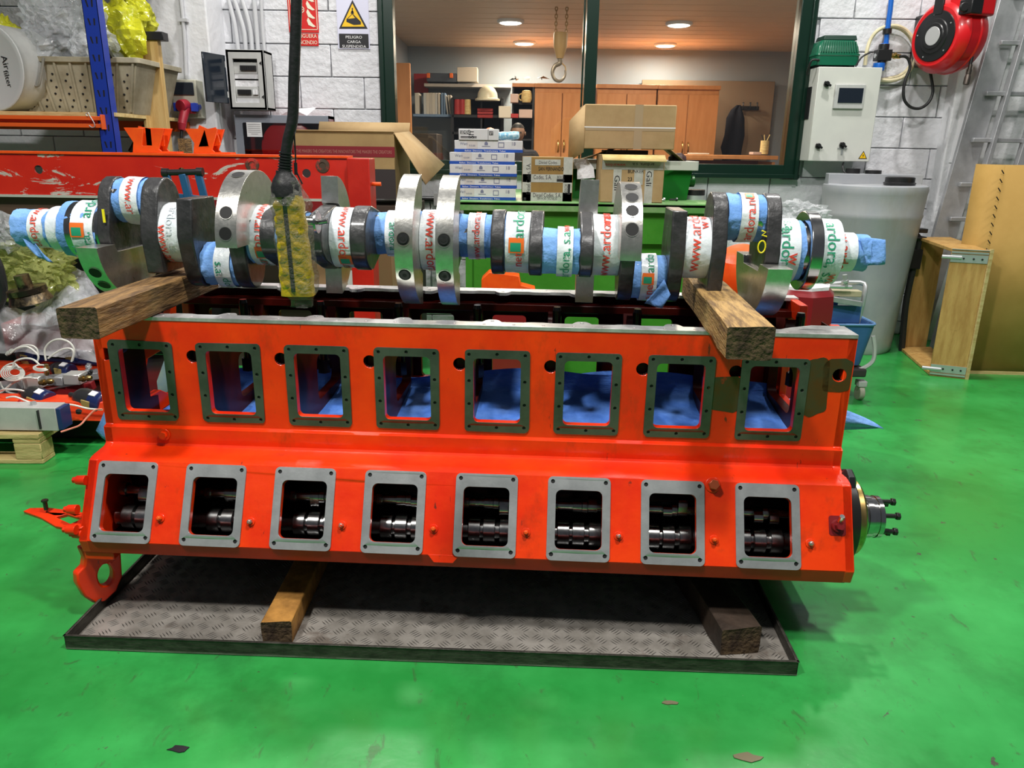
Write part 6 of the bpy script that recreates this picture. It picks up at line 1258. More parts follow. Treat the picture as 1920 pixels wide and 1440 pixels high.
# white cables, coils
def cable(pts, r, label, m=m_wire, closed=False): b = MB(); b.tube([aY(*p) for p in pts], r, 6, sub=6, closed=closed); return tag(b.build('cable', m), label, 'cable')
cable([(86, 676, 3.5), (84, 655, 3.5), (95, 641, 3.5), (112, 636, 3.5), (130, 642, 3.5), (139, 656, 3.5), (136, 676, 3.5)], .0048, 'large upright white cable loop behind the left valve blocks')
cable([(90, 672, 3.48), (105, 661, 3.48), (120, 654, 3.48), (133, 654, 3.48), (138, 662, 3.48), (134, 678, 3.48)], .0048, 'lower white cable arc inside the large loop')
cable([(20, 662, 3.5), (32, 653, 3.5), (50, 650, 3.5), (64, 658, 3.5), (72, 668, 3.5), (70, 678, 3.5)], .0048, 'white cable arching over the rear left bottle')
cable([(24, 658, 3.52), (42, 648, 3.52), (60, 648, 3.52), (70, 656, 3.52), (72, 672, 3.52)], .0045, 'second white cable arching over the rear left bottle')
cable([(24, 690, 3.4), (28, 678, 3.4), (45, 672, 3.4), (62, 674, 3.4), (74, 684, 3.4)], .0048, 'low white cable arch left of the upright brass fitting')
for k in range(5):
    cable([(24 + 22 * cos(a) * (1 - .13 * k) + k, 700 + 14 * sin(a) * (1 - .13 * k) - k * .5, 3.38 - .10 * sin(a)) for a in [2 * pi * j / 10 for j in range(10)]], .0030, 'white cable coil turn %s' % ('outermost', 'second from outside', 'third from outside', 'fourth from outside', 'innermost')[k] + ' on the left pile', closed=True)
for k in range(3): cable([(77 + 11 * cos(a) * (1 + .15 * k), 688 + 4 * sin(a) * (1 + .2 * k) + k, 3.42 - .05 * sin(a)) for a in [2 * pi * j / 8 for j in range(8)]], .004, 'small white cable ring near the brass fitting, %s' % ('upper', 'middle', 'lower')[k], closed=True)
cable([(0, 738, 3.3), (12, 728, 3.3), (25, 718, 3.3), (45, 709, 3.3), (60, 708, 3.3)], .0055, 'thick white cable curving up to the left valve block')
cable([(12, 746, 3.12), (28, 744, 3.12), (52, 753, 3.12), (78, 761, 3.12)], .0045, 'white cable lying on top of the orange channel at left')
cable([(98, 756, 3.1), (135, 759, 3.1), (165, 766, 3.1), (192, 768, 3.1)], .0045, 'white cable lying on top of the orange channel at right')
cable([(0, 733, 3.25), (10, 730, 3.2), (35, 731, 3.2), (50, 735, 3.22)], .0045, 'white cable crossing above the front left bottle')
cable([(38, 749, 3.06), (30, 762, 3.06), (27, 775, 3.06), (34, 777, 3.06), (48, 769, 3.06)], .005, 'thin red pipe hooking down over the orange channel', m_reelred)
cable([(192, 767, 3.0), (178, 769, 3.0), (163, 783, 2.98), (150, 797, 2.95), (132, 804, 2.94), (114, 810, 2.92)], .0042, 'pink wire dropping from the orange channel to the pallet', mat('pink_wire', (.75, .25, .18), .5))
cable([(0, 700, 3.45), (8, 688, 3.45), (25, 681, 3.45), (36, 690, 3.45)], .0045, 'white cable at the far left edge of the pile')
cable([(0, 716, 3.4), (6, 728, 3.4), (20, 737, 3.35), (40, 739, 3.35)], .0045, 'white cable sagging under the coil')
aY = aYo
# --- wrapped parts above: plastic sheets over red frame, bags behind
def drape(name, label, pts, m, amp, seed, th=0):
    """pts: rows of (px, py, Y)"""
    g = []; R_, C_ = len(pts), len(pts[0]); N, M_ = 26, 44
    base = [[aY(p[0], p[1], p[2] + .22) for p in r] for r in pts]
    for i in range(N):
        u = i / (N - 1) * (R_ - 1); i0 = min(int(u), R_ - 2); fu = u - i0; row = []
        for j in range(M_):
            v = j / (M_ - 1) * (C_ - 1); j0 = min(int(v), C_ - 2); fv = v - j0
            p = base[i0][j0].lerp(base[i0][j0 + 1], fv).lerp(base[i0 + 1][j0].lerp(base[i0 + 1][j0 + 1], fv), fu)
            e = (noise.noise(p * 6 + Vector((seed, 0, 0))) + .45 * (abs(noise.noise(p * 11 + Vector((0, seed, 0)))) * 2 - .4) + .10 * (abs(noise.noise(p * 30 + Vector((0, seed, 4)))) * 2 - .4)) * amp
            row.append(p + Vector((e * .3, -e, e * .6)))
        g.append(row)
    b = MB(); b.add([p for r in g for p in r], [(i * M_ + j, i * M_ + j + 1, (i + 1) * M_ + j + 1, (i + 1) * M_ + j) for i in range(N - 1) for j in range(M_ - 1)]); return tag(b.build(name, m, ang=60), label, 'plastic sheet')
m_milk2 = film('milky_pinkish_film', (.74, .72, .74), .55, .2, 5)
drape('plastic_sheet', 'milky plastic sheet over the red frame at left', [[(-30, 560, 3.9), (50, 585, 3.85), (110, 585, 3.8), (200, 585, 3.8)], [(-30, 600, 3.8), (50, 610, 3.75), (120, 615, 3.7), (230, 620, 3.7)], [(-30, 640, 3.7), (60, 655, 3.65), (130, 650, 3.6), (240, 660, 3.6)], [(-30, 660, 3.68), (70, 664, 3.6), (150, 672, 3.55), (240, 690, 3.55)]], m_milk2, .05, 3)
drape('plastic_sheet', 'crumpled white film standing up behind the left timber', [[(118, 512, 3.95), (138, 500, 3.9), (158, 508, 3.9), (190, 555, 3.9)], [(105, 545, 3.85), (130, 540, 3.8), (160, 545, 3.8), (200, 560, 3.8)], [(40, 582, 3.8), (95, 575, 3.75), (150, 570, 3.75), (210, 575, 3.75)], [(40, 610, 3.75), (100, 610, 3.7), (160, 610, 3.7), (220, 610, 3.7)]], m_milky, .05, 8)
bagpx('plastic_bag', 'greenish plastic bag left of the crankshaft end, upper one', 12, 395, 4.1, 90, 70, m_yelg, 21, amp=.4)
bagpx('plastic_bag', 'large greenish plastic bag under the left end of the crankshaft', 55, 500, 4.0, 170, 110, m_yelg, 22, amp=.45, sub=5)
bagpx('bag_filling', 'yellow green wrapped part inside the large bag', 50, 512, 4.05, 110, 62, mat('olive_filling', (.30, .33, .10), .6, nscale=4, col2=(.18, .2, .08)), 23, kind='filling')
bagpx('plastic_bag', 'clear plastic bag behind the blue paper end', 30, 440, 3.95, 110, 70, m_clear, 24, amp=.5)
b = MB(); q = aY(57, 548, 3.7); b.lathe((0, 0, -.06), (-.15, -.1, 1), [(0, .03), (.015, .10), (.055, .085), (.06, .09), (.085, .088), (.088, .035), (.15, .034), (.152, .02)], 24); tag(b.build('flanged_shaft', layer(mat('dark_worn_brass', (.30, .22, .12), .35, .9), (.02, .02, .02), 6, .45, .55, .9), loc=q), 'dark flanged shaft end poking out of the plastic', 'machine part')
b = MB(); b.bar(aY(-30, 400, 4.15), aY(210, 402, 4.15), .25, .35, (0, 0, 1)); tag(b.build('brown_case', mat('brown_case', (.09, .055, .035), .6), bevel=.02), 'dark brown case beneath the red beam at left', 'case')
b = MB(); b.box((-2.7, 5.35, .45), (2.4, .5, .9)); tag(b.build('dark_chest', mat('dark_chest', (.022, .02, .02), .6)), 'dark chest behind the plastic bags', 'chest')
q = aY(8, 520, 3.75); b = MB(); b.tube([Vector((-.10 + .09 * cos(a), 0, .17 * sin(a))) for a in [2 * pi * k / 20 for k in range(20)]], .02, 8, closed=True); tag(b.build('black_ring', m_rubber, loc=q), 'black rubber ring at the left edge of the picture', 'ring')
# ================================================================== right side
# --- control cabinet
YQ = YW - .26; x0, x1, z0, z1 = quad_px(1525, 126, 1645, 303, YQ)
tl, tr, bl_, br = aY(1533, 126, YQ), aY(1653, 126, YQ), aY(1516, 301, YQ), aY(1629, 304, YQ); w = ((tr - tl).x + (br - bl_).x) / 2; cx = (tl.x + tr.x + bl_.x + br.x) / 4; z1 = (tl.z + tr.z) / 2; z0 = (bl_.z + br.z) / 2; h = z1 - z0
t = thing('control_cabinet', 'light grey wall cabinet with a small dark screen', 'control cabinet', (cx, YQ, z0))
b = MB(); b.box((0, .13, h / 2), (w, .24, h)); b.build('housing', m_grey, t, bevel=.004)
b = MB(); b.box((0, 0, h / 2), (w, .022, h)); d = b.build('door', m_grey, t, bevel=.004)
def LC_(px, py): q = aY(px, py, YQ); return Vector((q.x - cx, -.012, q.z - z0))
a, c = LC_(1559, 204), LC_(1621, 159); b = MB(); b.box(((a.x + c.x) / 2, -.02, (a.z + c.z) / 2), (c.x - a.x, .02, c.z - a.z)); b.build('screen_bezel', m_greypl, d, bevel=.004)
a, c = LC_(1567, 193), LC_(1616, 166); b = MB(); b.box(((a.x + c.x) / 2, -.032, (a.z + c.z) / 2), (c.x - a.x, .004, c.z - a.z)); b.build('screen', mat('dark_screen', (.012, .018, .028), .08, coat=.5), d)
for px, py in ((1548, 158), (1532, 274), (1577, 272)):
    q = LC_(px, py); b = MB(); b.cyl(q, q + Vector((0, -.02, 0)), .02, n=16); b.box(q + Vector((0, -.028, 0)), (.055, .014, .014), Matrix.Rotation(.5, 3, 'Y')); b.build('latch_knob', m_blackpl, d, bevel=.002)
q = LC_(1577, 283); b = MB(); b.box(q + Vector((0, -.004, 0)), (.012, .005, .05)); b.box(q + Vector((0, -.004, .018)), (.07, .005, .006)); b.build('key', m_zinc, d)
q = LC_(1617, 291); b = MB(); b.plate([(-.032, -.026), (.032, -.026), (0, .03)], [], q, XX, ZZ, .002, mi=0); b.plate([(-.024, -.021), (.024, -.021), (0, .021)], [], q + Vector((0, -.001, 0)), XX, ZZ, .002, mi=1); b.plate([(.003, .010), (-.006, -.004), (0, -.003), (-.003, -.016), (.006, .0), (0, -.001)], [], q + Vector((0, -.002, 0)), XX, ZZ, .002, mi=0); b.build('warning_triangle', [m_sblk, m_syel], d)
b = MB(); b.box((-w / 2 - .003, .12, h * .63), (.006, .08, .22)); b.build('side_vent', m_blackpl, t)
for zz in (.02, h - .02, h * .35): b = MB(); b.box((-w / 2 - .015, .22, zz), (.03, .04, .05)); b.build('mounting_lug', m_blackpl, t, bevel=.003)
# --- green air pump on the cabinet
zz = z1 + .03; q0, q1 = aY(1531, 110, YQ + .02), aY(1613, 110, YQ + .02); w_ = q1.x - q0.x; hz1 = aY(1572, 64, YQ + .02).z
t = thing('air_pump', 'dark green ribbed air pump standing on the control cabinet', 'air pump', ((q0.x + q1.x) / 2, YQ + .02, z1 + .015)); H_ = hz1 - z1 - .015; m_pump = mat('pump_green', (.005, .11, .055), .3, coat=.3)
b = MB(); vs = []; lev = [(0, 1), (.3, 1), (.32, 1.03), (.38, 1.02), (.40, .98), (.60, .93), (.76, .84), (.82, .76)]
for z, s_ in lev:
    for p in rect(-w_ / 2 * s_, .11 - .11 * s_, w_ / 2 * s_, .11 + .11 * s_, .03 * s_, 4): vs.append((p[0], p[1], z * H_))
m_ = 20
b.add(vs, [(i * m_ + k, i * m_ + (k + 1) % m_, (i + 1) * m_ + (k + 1) % m_, (i + 1) * m_ + k) for i in range(len(lev) - 1) for k in range(m_)] + [list(range(m_))[::-1], [(len(lev) - 1) * m_ + k for k in range(m_)]]); b.build('housing', m_pump, t)
for i in range(15): f = (i / 14 - .5) * .86; b = MB(); b.bar((f * w_ * .96, -.002, H_ * .42), (f * w_ * .84, .012, H_ * .78), .006, .010, (0, 1, 0)); b.build('rib', m_pump, t)
b = MB(); b.box((.01, .11, H_ * .91), (w_ * .72, .15, H_ * .16), taper=1.08); b.build('handle_cover', mat('dark_green_handle', (.006, .035, .022), .4), t, bevel=.004)
for sx in (-1, 1): b = MB(); b.box((sx * w_ * .38, .1, -.008), (.04, .12, .016)); b.build('foot', m_rubber, t)
b = MB(); b.tube([(-w_ / 2 + .02, .0, .03), (-w_ / 2 - .03, 0, .03), (-w_ / 2 - .04, .02, -.02), (-w_ / 2 - .035, .05, -.06)], .008, 8, sub=3); b.build('outlet_hose', m_rubber, t)
b = MB(); b.tube([(w_ / 2 - .03, -.01, -.01), (w_ / 2 - .0, -.02, .05), (w_ / 2 + .06, -.02, .085)], .006, 8, sub=4); b.build('power_lead', m_rubber, t)
# --- air filter unit, blue pipe, coils
YV = YW - .10; m_bpipe = mat('blue_pipe', (.01, .12, .50), .3, coat=.3)
t = thing('air_filter', 'black compressed air filter unit with brass fittings', 'air filter', aY(1655, 104, YV)); o = t.location
rl = lambda px, py, Y=YV: aY(px, py, Y) - o
b = MB(); b.box((0, 0, 0), (.105, .07, .075)); b.cyl((0, 0, .035), (0, 0, .075), .036, n=20); b.cyl((0, 0, -.035), (0, 0, -.07), .03, n=16); b.build('valve_body', m_blackpl, t, bevel=.004)
b = MB(); b.lathe(rl(1648, 124), (0, 0, -1), [(-.02, .04), (0, .042), (.03, .04), (.035, .03)], 20); b.build('blue_bowl', m_bpipe, t)
b = MB(); b.cyl(rl(1669, 104), rl(1688, 106), .017, n=10); b.cyl(rl(1676, 104.5), rl(1680, 105), .022, n=6); b.build('coupling', m_brass, t)
b = MB(); b.cyl(rl(1640, 105), rl(1650, 104), .016, n=10); b.build('gauge', m_zinc, t)
b = MB(); b.cyl(rl(1658, 91), rl(1660, 82), .033, .03, 16); b.build('blue_nut', m_bpipe, t, bevel=.003)
b = MB(); b.tube([aY(1661, 84, YV), aY(1664, 55, YV), aY(1669, 20, YV), aY(1674, -30, YV)], .018, 12); p_ = tag(b.build('air_pipe', m_bpipe), 'bright blue air pipe coming down to the filter', 'pipe')
b = MB(); b.cyl(aY(1663, 64, YV), aY(1664, 54, YV), .03, n=16); b.build('black_collar', m_blackpl, p_)
m_yh = mat('yellowed_hose', (.62, .56, .36), .4)
b = MB(); pts = [(1652, 150), (1672, 151), (1695, 143), (1712, 122), (1718, 98), (1713, 75), (1700, 58), (1682, 49), (1662, 50), (1645, 58), (1632, 75), (1625, 97), (1622, 122)]; b.tube([aY(x, y, YV + .02 - .01 * (i % 2)) for i, (x, y) in enumerate(pts)], .0135, 8, sub=5); b.tube([aY(x, y, YV + .05) for x, y in [(1652, 150), (1690, 140), (1709, 118), (1714, 92), (1706, 70), (1690, 55), (1668, 49)]], .0125, 8, sub=5); tag(b.build('coiled_hose', m_yh), 'yellowed hose coiled on the wall around the filter', 'hose')
b = MB(); b.tube([aY(x, y, YV - .10) for x, y in [(1687, 106), (1697, 106), (1704, 113), (1706, 128), (1698, 148), (1694, 168), (1696, 188), (1708, 201), (1725, 203), (1741, 192), (1749, 172), (1746, 145), (1742, 125), (1742, 108)]], .0105, 8, sub=5); tag(b.build('hose_loop', m_rubber), 'black hose hanging in a loop from the filter to the reel', 'hose')
# --- red hose reel
YH = YW - .30; c0 = aY(1778, 70, YH); t = thing('hose_reel', 'red enclosed hose reel with a black hub on the wall', 'hose reel', c0, (0, 0, 0)); ax = Vector((-.94, -.34, .0)).normalized(); R_ = .235
b = MB(); b.lathe(-ax * .12, ax, [(0, R_ * .84), (.02, R_ * .95), (.06, R_), (.09, R_ * 1.02), (.10, R_ * .99), (.17, R_ * .985), (.18, R_ * 1.01), (.20, R_ * .98), (.235, R_ * .86), (.245, R_ * .80), (.24, R_ * .6)], 44); b.build('casing', m_reelred, t, bevel=.002, ang=30)
side = ax.cross(Vector((0, 0, 1))).normalized(); up_ = side.cross(ax); M_ = Matrix((side, ax, up_)).transposed()
if side.x < 0: side = -side
M_ = Matrix((side, ax, Vector((0, 0, 1)))).transposed()
b = MB(); b.box(side * .15 + Vector((0, 0, .17)) - ax * .0, (.20, .20, .13), M_); b.build('outlet_housing', m_reelred, t, bevel=.015)
b = MB(); b.box(side * .205 + Vector((0, 0, .155)) + ax * .07, (.10, .10, .09), M_); b.cyl(side * .2 + Vector((0, 0, .15)) + ax * .13, side * .22 + Vector((0, 0, .15)) + ax * .14, .03, n=16); b.build('roller_guide', m_blackpl, t, bevel=.006)
b = MB(); b.lathe(ax * .118, ax, [(0, R_ * .70), (.012, R_ * .68), (.014, R_ * .48), (.020, R_ * .46), (.021, R_ * .36), (.026, R_ * .34)], 40); b.build('hub_cover', m_blackpl, t)
b = MB(); b.box(ax * .126 + Vector((0, 0, R_ * .78)), (.075, .016, .10), M_); b.build('bracket_strap', m_blackpl, t, bevel=.003)
b = MB(); b.lathe(ax * .143, ax, [(0, R_ * .26), (.003, R_ * .25)], 28, mi=0); b.build('silver_label', mat('silver_label', (.5, .5, .5), .4, .3), t)
for k in range(5): a = .5 + k * 1.25; q = ax * .128 + (side * cos(a) + Vector((0, 0, 1)) * sin(a)) * R_ * .6; b = MB(); b.cyl(q, q + ax * .006, .005, n=8); b.build('screw', m_zinc, t)
b = MB(); b.box(Vector((-.06, .19, 0)), (.10, .2, .34)); b.build('wall_bracket', m_blackpl, t, bevel=.004)
q = lambda px, py: aY(px, py, YH - .16) - c0
b = MB(); b.tube([q(1814, 37), q(1822, 46), q(1827, 62), q(1826, 85), q(1822, 110), q(1819, 122)], .0105, 10, sub=5); b.build('hose_end', m_rubber, t)
b = MB(); b.lathe(q(1820, 121), q(1813, 150) - q(1820, 121), [(0, .012), (.03, .013), (.032, .016), (.06, .016), (.062, .014), (.08, .019), (.125, .020), (.13, .014)], 14); b.build('nozzle', mat('dark_bronze', (.12, .10, .085), .4, .8), t)
# --- downspout
b = MB(); xa_ = aY(1822, 100, YW - .12).x; xb_ = aY(1845, 100, YW - .12).x; r = .075; xc_ = aY(1814, 200, YW - .12).x
b = MB(); b.cyl((xc_, YW - .115, 0), (xc_, YW - .115, 3.2), r, n=24); zz = aY(1780, 305, YW - .12).z; b.cyl((xc_, YW - .115, zz), (xc_, YW - .115, zz + .03), r + .008, n=24); tag(b.build('downspout', mat('white_pvc', (.70, .71, .72), .35)), 'white downpipe in the corner beside the hose reel', 'pipe')
b = MB(); x_ = aY(1838, 150, YW - .02).x; b.box((x_, YW - .02, 1.7), (.05, .03, 3.4)); tag(b.build('cable_duct', m_greypl), 'grey duct strip beside the downpipe', 'duct')
# wall socket
t = thing('wall_socket', 'pair of sockets on the wall above the grey tank', 'socket', aY(1618, 322, YW - .04)); 
for dx in (-.05, .05): b = MB(); b.cyl((dx, .02, 0), (dx, 0, 0), .034, n=20); b.build('socket_face', m_white, t, bevel=.002); b = MB(); [b.cyl((dx + s_ * .01, .0, 0), (dx + s_ * .01, -.002, 0), .004, n=8) for s_ in (-1, 1)]; b.build('socket_holes', m_dark, t)
b = MB(); b.tube([aY(1582, 304, YQ), aY(1580, 312, YQ), aY(1584, 324, YQ - .05), aY(1600, 328, YQ - .05)], .006, 6, sub=4); tag(b.build('thin_hose', m_rubber), 'thin black hose between the control cabinet and the tank', 'hose')
# --- grey tank
m_tank = mat('translucent_grey_plastic', (.33, .35, .38), .4, nscale=2, col2=(.40, .41, .42), coat=.15, spec=.5); layer(m_tank, (.28, .27, .22), 2.2, .5, .68, .6, stretch=(1.5, 1.5, .4), seed=5)
Yc = 5.62; cxx = aZ(1634, 640, 0).x; zt = aY(1640, 345, 5.3).z; xl_, xr_ = aY(1544, 380, Yc).x, aY(1727, 380, Yc).x; Rt = (xr_ - xl_) / 2; cxx = (xl_ + xr_) / 2
t = thing('water_tank', 'tall grey plastic tank with black lids below the control cabinet', 'tank', (cxx, Yc, 0))
b = MB(); prof = [(0, Rt * .74), (.02, Rt * .77), (.05, Rt * .78), (zt * .5, Rt * .88), (zt * .80, Rt * .955), (zt * .815, Rt * .975), (zt * .83, Rt * .96), (zt - .075, Rt * .985), (zt - .045, Rt), (zt - .02, Rt * .985), (zt - .01, Rt * .93), (zt - .015, Rt * .6), (zt - .012, .05)]
b.lathe((0, 0, 0), ZZ, prof, 64); b.build('shell', m_tank, t, ang=50)
b = MB(); b.plate([(Rt * .96 * cos(a), Rt * .96 * sin(a)) for a in [pi * k / 24 + .0 for k in range(25)]], [], (0, .0, zt + .055), XX, YY, .07); b.build('raised_top', m_tank, t, bevel=.02)
b = MB(); b.lathe((.09, -.17, zt - .01), ZZ, [(0, .10), (.015, .105), (.02, .095), (.05, .095), (.055, .085)], 28); b.build('black_lid', m_blackpl, t)
b = MB(); b.lathe((-.12, .12, zt + .05), ZZ, [(0, .05), (.04, .05)], 20); b.lathe((.02, .10, zt + .05), ZZ, [(0, .055), (.03, .055)], 20); b.build('black_cap', m_blackpl, t)
# clutter between tank and crate
b = MB(); b.tube([aY(1712, 440, 5.5), aY(1722, 455, 5.5), aY(1700, 560, 5.5), aY(1692, 640, 5.5), aY(1690, 662, 5.5)], .022, 8, sub=4); tag(b.build('black_hose', m_rubber), 'black hose running down between tank and wooden box', 'hose')
b = MB(); q = aY(1722, 432, 5.5); b.box(q, (.10, .08, .03)); b.box(q + Vector((0, 0, -.05)), (.10, .08, .02)); b.box(q + Vector((-.02, .02, -.20)), (.12, .12, .14)); tag(b.build('black_valve', m_blackpl, bevel=.006), 'black valve beside the tank, behind the wooden box', 'valve')
# --- ladder
LY = 5.72; t = thing('ladder', 'aluminium extension ladder leaning on the wall at right', 'ladder', (0, 0, 0))
def stile(pa, pc, wd, dp, m=m_alu): b = MB(); d_ = pc - pa; b.bar(pa, pa + d_ * 1.0, wd, dp, (0, 1, 0)); return b.build('stile', m, t, bevel=.003)
bot = aY(1770, 440, LY); top_ = aY(1905, -30, 5.80); 
bot = bot + (bot - top_) * .52
s1a, s1b = bot, top_
stile(s1a, s1b, .17, .035)
off = Vector((.105, -.0, 0)); stile(s1a + Vector((.13, -.06, 0)), s1b + Vector((.115, -.06, 0)), .030, .06)
off2 = Vector((.36, -.06, 0)); stile(s1a + off2, s1b + off2, .06, .05); stile(s1a + off2 + Vector((.10, 0, 0)), s1b + off2 + Vector((.10, 0, 0)), .055, .05)
for i, (px, py) in enumerate(((1880, 3), (1868, 89), (1838, 179), (1804, 263), (1778, 345), (1755, 410))):
    q = aY(px, py, LY - .03 + (1 - i / 5) * .35); 
    f = (q.z - s1a.z) / (s1b.z - s1a.z); pq = s1a.lerp(s1b, f); b = MB(); b.bar(pq + Vector((-.02, -.05, 0)), pq + Vector((.36, -.05, .0)), .03, .03, (0, 0, 1)); b.build('rung', m_alu, t, bevel=.004)
    for k in (.36, .46): b = MB(); c = pq + Vector((k, -.09, .0)); b.box(c, (.035, .006, .035)); b.build('rung_end', m_zinc, t, bevel=.004); b = MB(); b.box(c + Vector((0, -.004, 0)), (.022, .003, .022)); b.build('rung_hole', m_dark, t)
# --- tall golden cardboard
b = MB(); YK = 5.02; ka = aZ(1810, 690, 0); kx0 = aY(1803, 500, YK).x; kt = aY(1860, 309, YK).z
m0 = aZ(1835, 702, 0)
x0_, x1_, xm2 = aY(1818, 480, 5.05).x, aY(1990, 480, 4.95).x, aY(1882, 400, 4.9).x
t = thing('tall_cardboard', 'tall folded golden cardboard box standing at the right edge', 'cardboard', (0, 0, 0))
fx = aY(1884, 312, 4.94).x; A_, B_, C_ = Vector((x0_ - .03, 5.12, 0)), Vector((fx, 4.94, 0)), Vector((x1_ + .5, 4.90, 0)); kt2 = aY(1890, 309, 4.95).z
b = MB(); b.add([A_, B_, B_ + ZZ * kt2, A_ + ZZ * (kt2)], [(0, 1, 2, 3)]); b.build('left_panel', m_card2, t).modifiers.new('t', 'SOLIDIFY').thickness = .008
b = MB(); b.add([B_ + Vector((.004, 0, 0)), C_, C_ + ZZ * kt2, B_ + Vector((.004, 0, kt2))], [(0, 1, 2, 3)]); b.build('right_panel', m_card2, t).modifiers.new('t', 'SOLIDIFY').thickness = .008
stp = None
for i in range(12):
    if stp is None: b = MB(); b.bar((0, 0, 0), (-.018, 0, .022), .005, .004, (0, 1, 0)); stp = b.build('staple', m_dark, t); o_ = stp
    else: o_ = stp.copy(); COL.objects.link(o_)
    o_.location = B_ + Vector((-.004, -.012, kt2 * (.52 + .04 * i)))
b = MB(); b.bar(B_ + Vector((-.1, -.03, .01)), C_ + Vector((0, -.03, .01)), .02, .008, (0, 1, 0)); b.build('bottom_edge_strip', m_pine, t)
# --- plywood collar with hinges
def wpt(px, py, Y): return aY(px, py, Y)
t = thing('plywood_box', 'open plywood pallet collar standing on end with steel corner hinges', 'wooden box', (0, 0, 0))
Yf = 4.80; Yb = 5.2
fbl, fbr = aZ(1742, 704, 0), aZ(1808, 711, 0); bb_ = aZ(1687, 656, 0)
zT = aY(1800, 470, fbl.y).z
v = [fbl, fbr, bb_, bb_ + (fbr - fbl)]
lx = Vector((fbr.x - fbl.x, fbr.y - fbl.y, 0)); 
# right panel (tall, faces the viewer), left/back panel, bottom and top boards
def board(p, u, w_, hz, th, m, nm): 
    u = u.normalized(); n = Vector((u.y, -u.x, 0)); b = MB(); b.add([p, p + u * w_, p + u * w_ + ZZ * hz, p + ZZ * hz, p - n * th, p + u * w_ - n * th, p + u * w_ - n * th + ZZ * hz, p - n * th + ZZ * hz], [(0, 1, 2, 3), (5, 4, 7, 6), (3, 2, 6, 7), (1, 0, 4, 5), (0, 3, 7, 4), (1, 5, 6, 2)]); return b.build(nm, m, t, bevel=.002)
W_r = lx.length; board(fbl, lx, W_r, zT, .02, m_ply, 'front_board')
D_ = bb_ - fbl; board(bb_ + Vector((.01, .0, 0)), lx * 1.0 + Vector((.0, .12, 0)), W_r * 1.05, zT, .02, m_ply, 'back_board')
for zz_ in (.012, zT + .002):
    b = MB(); P4 = [fbl, fbr, bb_ + lx + Vector((.05, .1, 0)), bb_]; b.add([p + ZZ * (zz_ - .01) for p in P4] + [p + ZZ * (zz_ + .01) for p in P4], [(0, 1, 2, 3)[::-1], (4, 5, 6, 7), (0, 1, 5, 4), (1, 2, 6, 5), (2, 3, 7, 6), (3, 0, 4, 7)]); b.build('end_board', m_ply, t, bevel=.002)
b = MB(); b.bar(fbr + Vector((.012, 0, 0)), fbr + Vector((.012, 0, zT + .02)), .02, .02, (0, 1, 0)); b.build('edge_strip', m_pine, t)
un = lx.normalized(); nn = Vector((un.y, -un.x, 0))
for zz_, sg in ((zT - .02, 1), (.03, -1)):
    b = MB(); c = fbl + lx / 2 + ZZ * zz_ + nn * .003; Rm = Matrix((un, -nn, ZZ)).transposed()
    b.box(c + ZZ * (-.025 * sg) , (W_r, .004, .05), Rm); b.box(c + ZZ * .0 * sg + nn * -.0 + ZZ * (.012 * sg), (W_r, .006, .012), Rm)
    if sg > 0: b.box(c + ZZ * .03 - nn * .03, (W_r, .07, .004), Rm)
    hg = b.build('corner_hinge', m_zinc, t)
    b = MB(); b.cyl(c - un * (W_r / 2 + .05) - ZZ * (.02 * sg), c - un * (W_r / 2 - .06) - ZZ * (.02 * sg), .012, n=10); b.build('hinge_pin', m_zinc, hg)
    for f in (-.15, .12, .35): b = MB(); p = c + un * W_r * f - ZZ * (.025 * sg) + nn * .003; b.cyl(p, p + nn * .003, .006, n=8); b.build('rivet', m_dark, hg)
# --- mop bucket trolley
t = thing('mop_trolley', 'blue mop bucket with a steel wringer on castors behind the crankcase', 'mop bucket', aZ(1590, 748, 0)); o = t.location; Ym = 4.30
m_bb = mat('blue_bucket_plastic', (.035, .10, .28), .4, nscale=6, col2=(.05, .13, .33))
zr_ = aY(1600, 612, Ym).z; zbk = aY(1590, 685, Ym).z; xl_ = aY(1510, 620, Ym).x; xr_ = aY(1640, 620, Ym).x; w_ = xr_ - xl_; cx_2 = (xl_ + xr_) / 2 - o.x; b = MB(); vs = []; m_ = 20
for z, s_ in ((zbk, .82), (zr_, .99), (zr_ + .015, 1.0)):
    for p in rect(-w_ / 2 * s_, .18 - .18 * s_, w_ / 2 * s_, .18 + .18 * s_, .05, 4): vs.append((p[0] + cx_2, p[1] - .05, z))
b.add(vs, [(i * m_ + k, i * m_ + (k + 1) % m_, (i + 1) * m_ + (k + 1) % m_, (i + 1) * m_ + k) for i in range(2) for k in range(m_)] + [list(range(m_))[::-1]]); o_ = b.build('bucket', m_bb, t); o_.modifiers.new('t', 'SOLIDIFY').thickness = .006
b = MB(); rp = [(p[0] + cx_2, p[1] - .05, zr_ + .015) for p in rect(-w_ / 2, 0, w_ / 2, .36, .05, 4)]; b.tube(rp, .008, 6, closed=True); b.build('bucket_rim', mat('light_blue_rim', (.12, .25, .48), .4), t)
def mq(px, py, dy=0): q = aY(px, py, Ym + dy); return q - o
b = MB(); b.tube([mq(1528, 614, .05), mq(1543, 545, .05), mq(1548, 535, .08), mq(1612, 530, .08), mq(1622, 548, .05), mq(1605, 616, .05)], .014, 10, sub=3); b.build('wringer_frame', m_zinc, t)
a, c = mq(1546, 558), mq(1614, 570); b = MB(); b.bar(a, c, .035, .03, (0, 0, 1)); b.build('wringer_bar', m_alu, t, bevel=.003)
a, c = mq(1546, 548, .04), mq(1612, 550, .04); b = MB(); b.bar(a, c, .06, .035, (0, 0, 1)); b.build('wringer_jaw', mat('cream_grip', (.42, .38, .24), .6), t, bevel=.004)
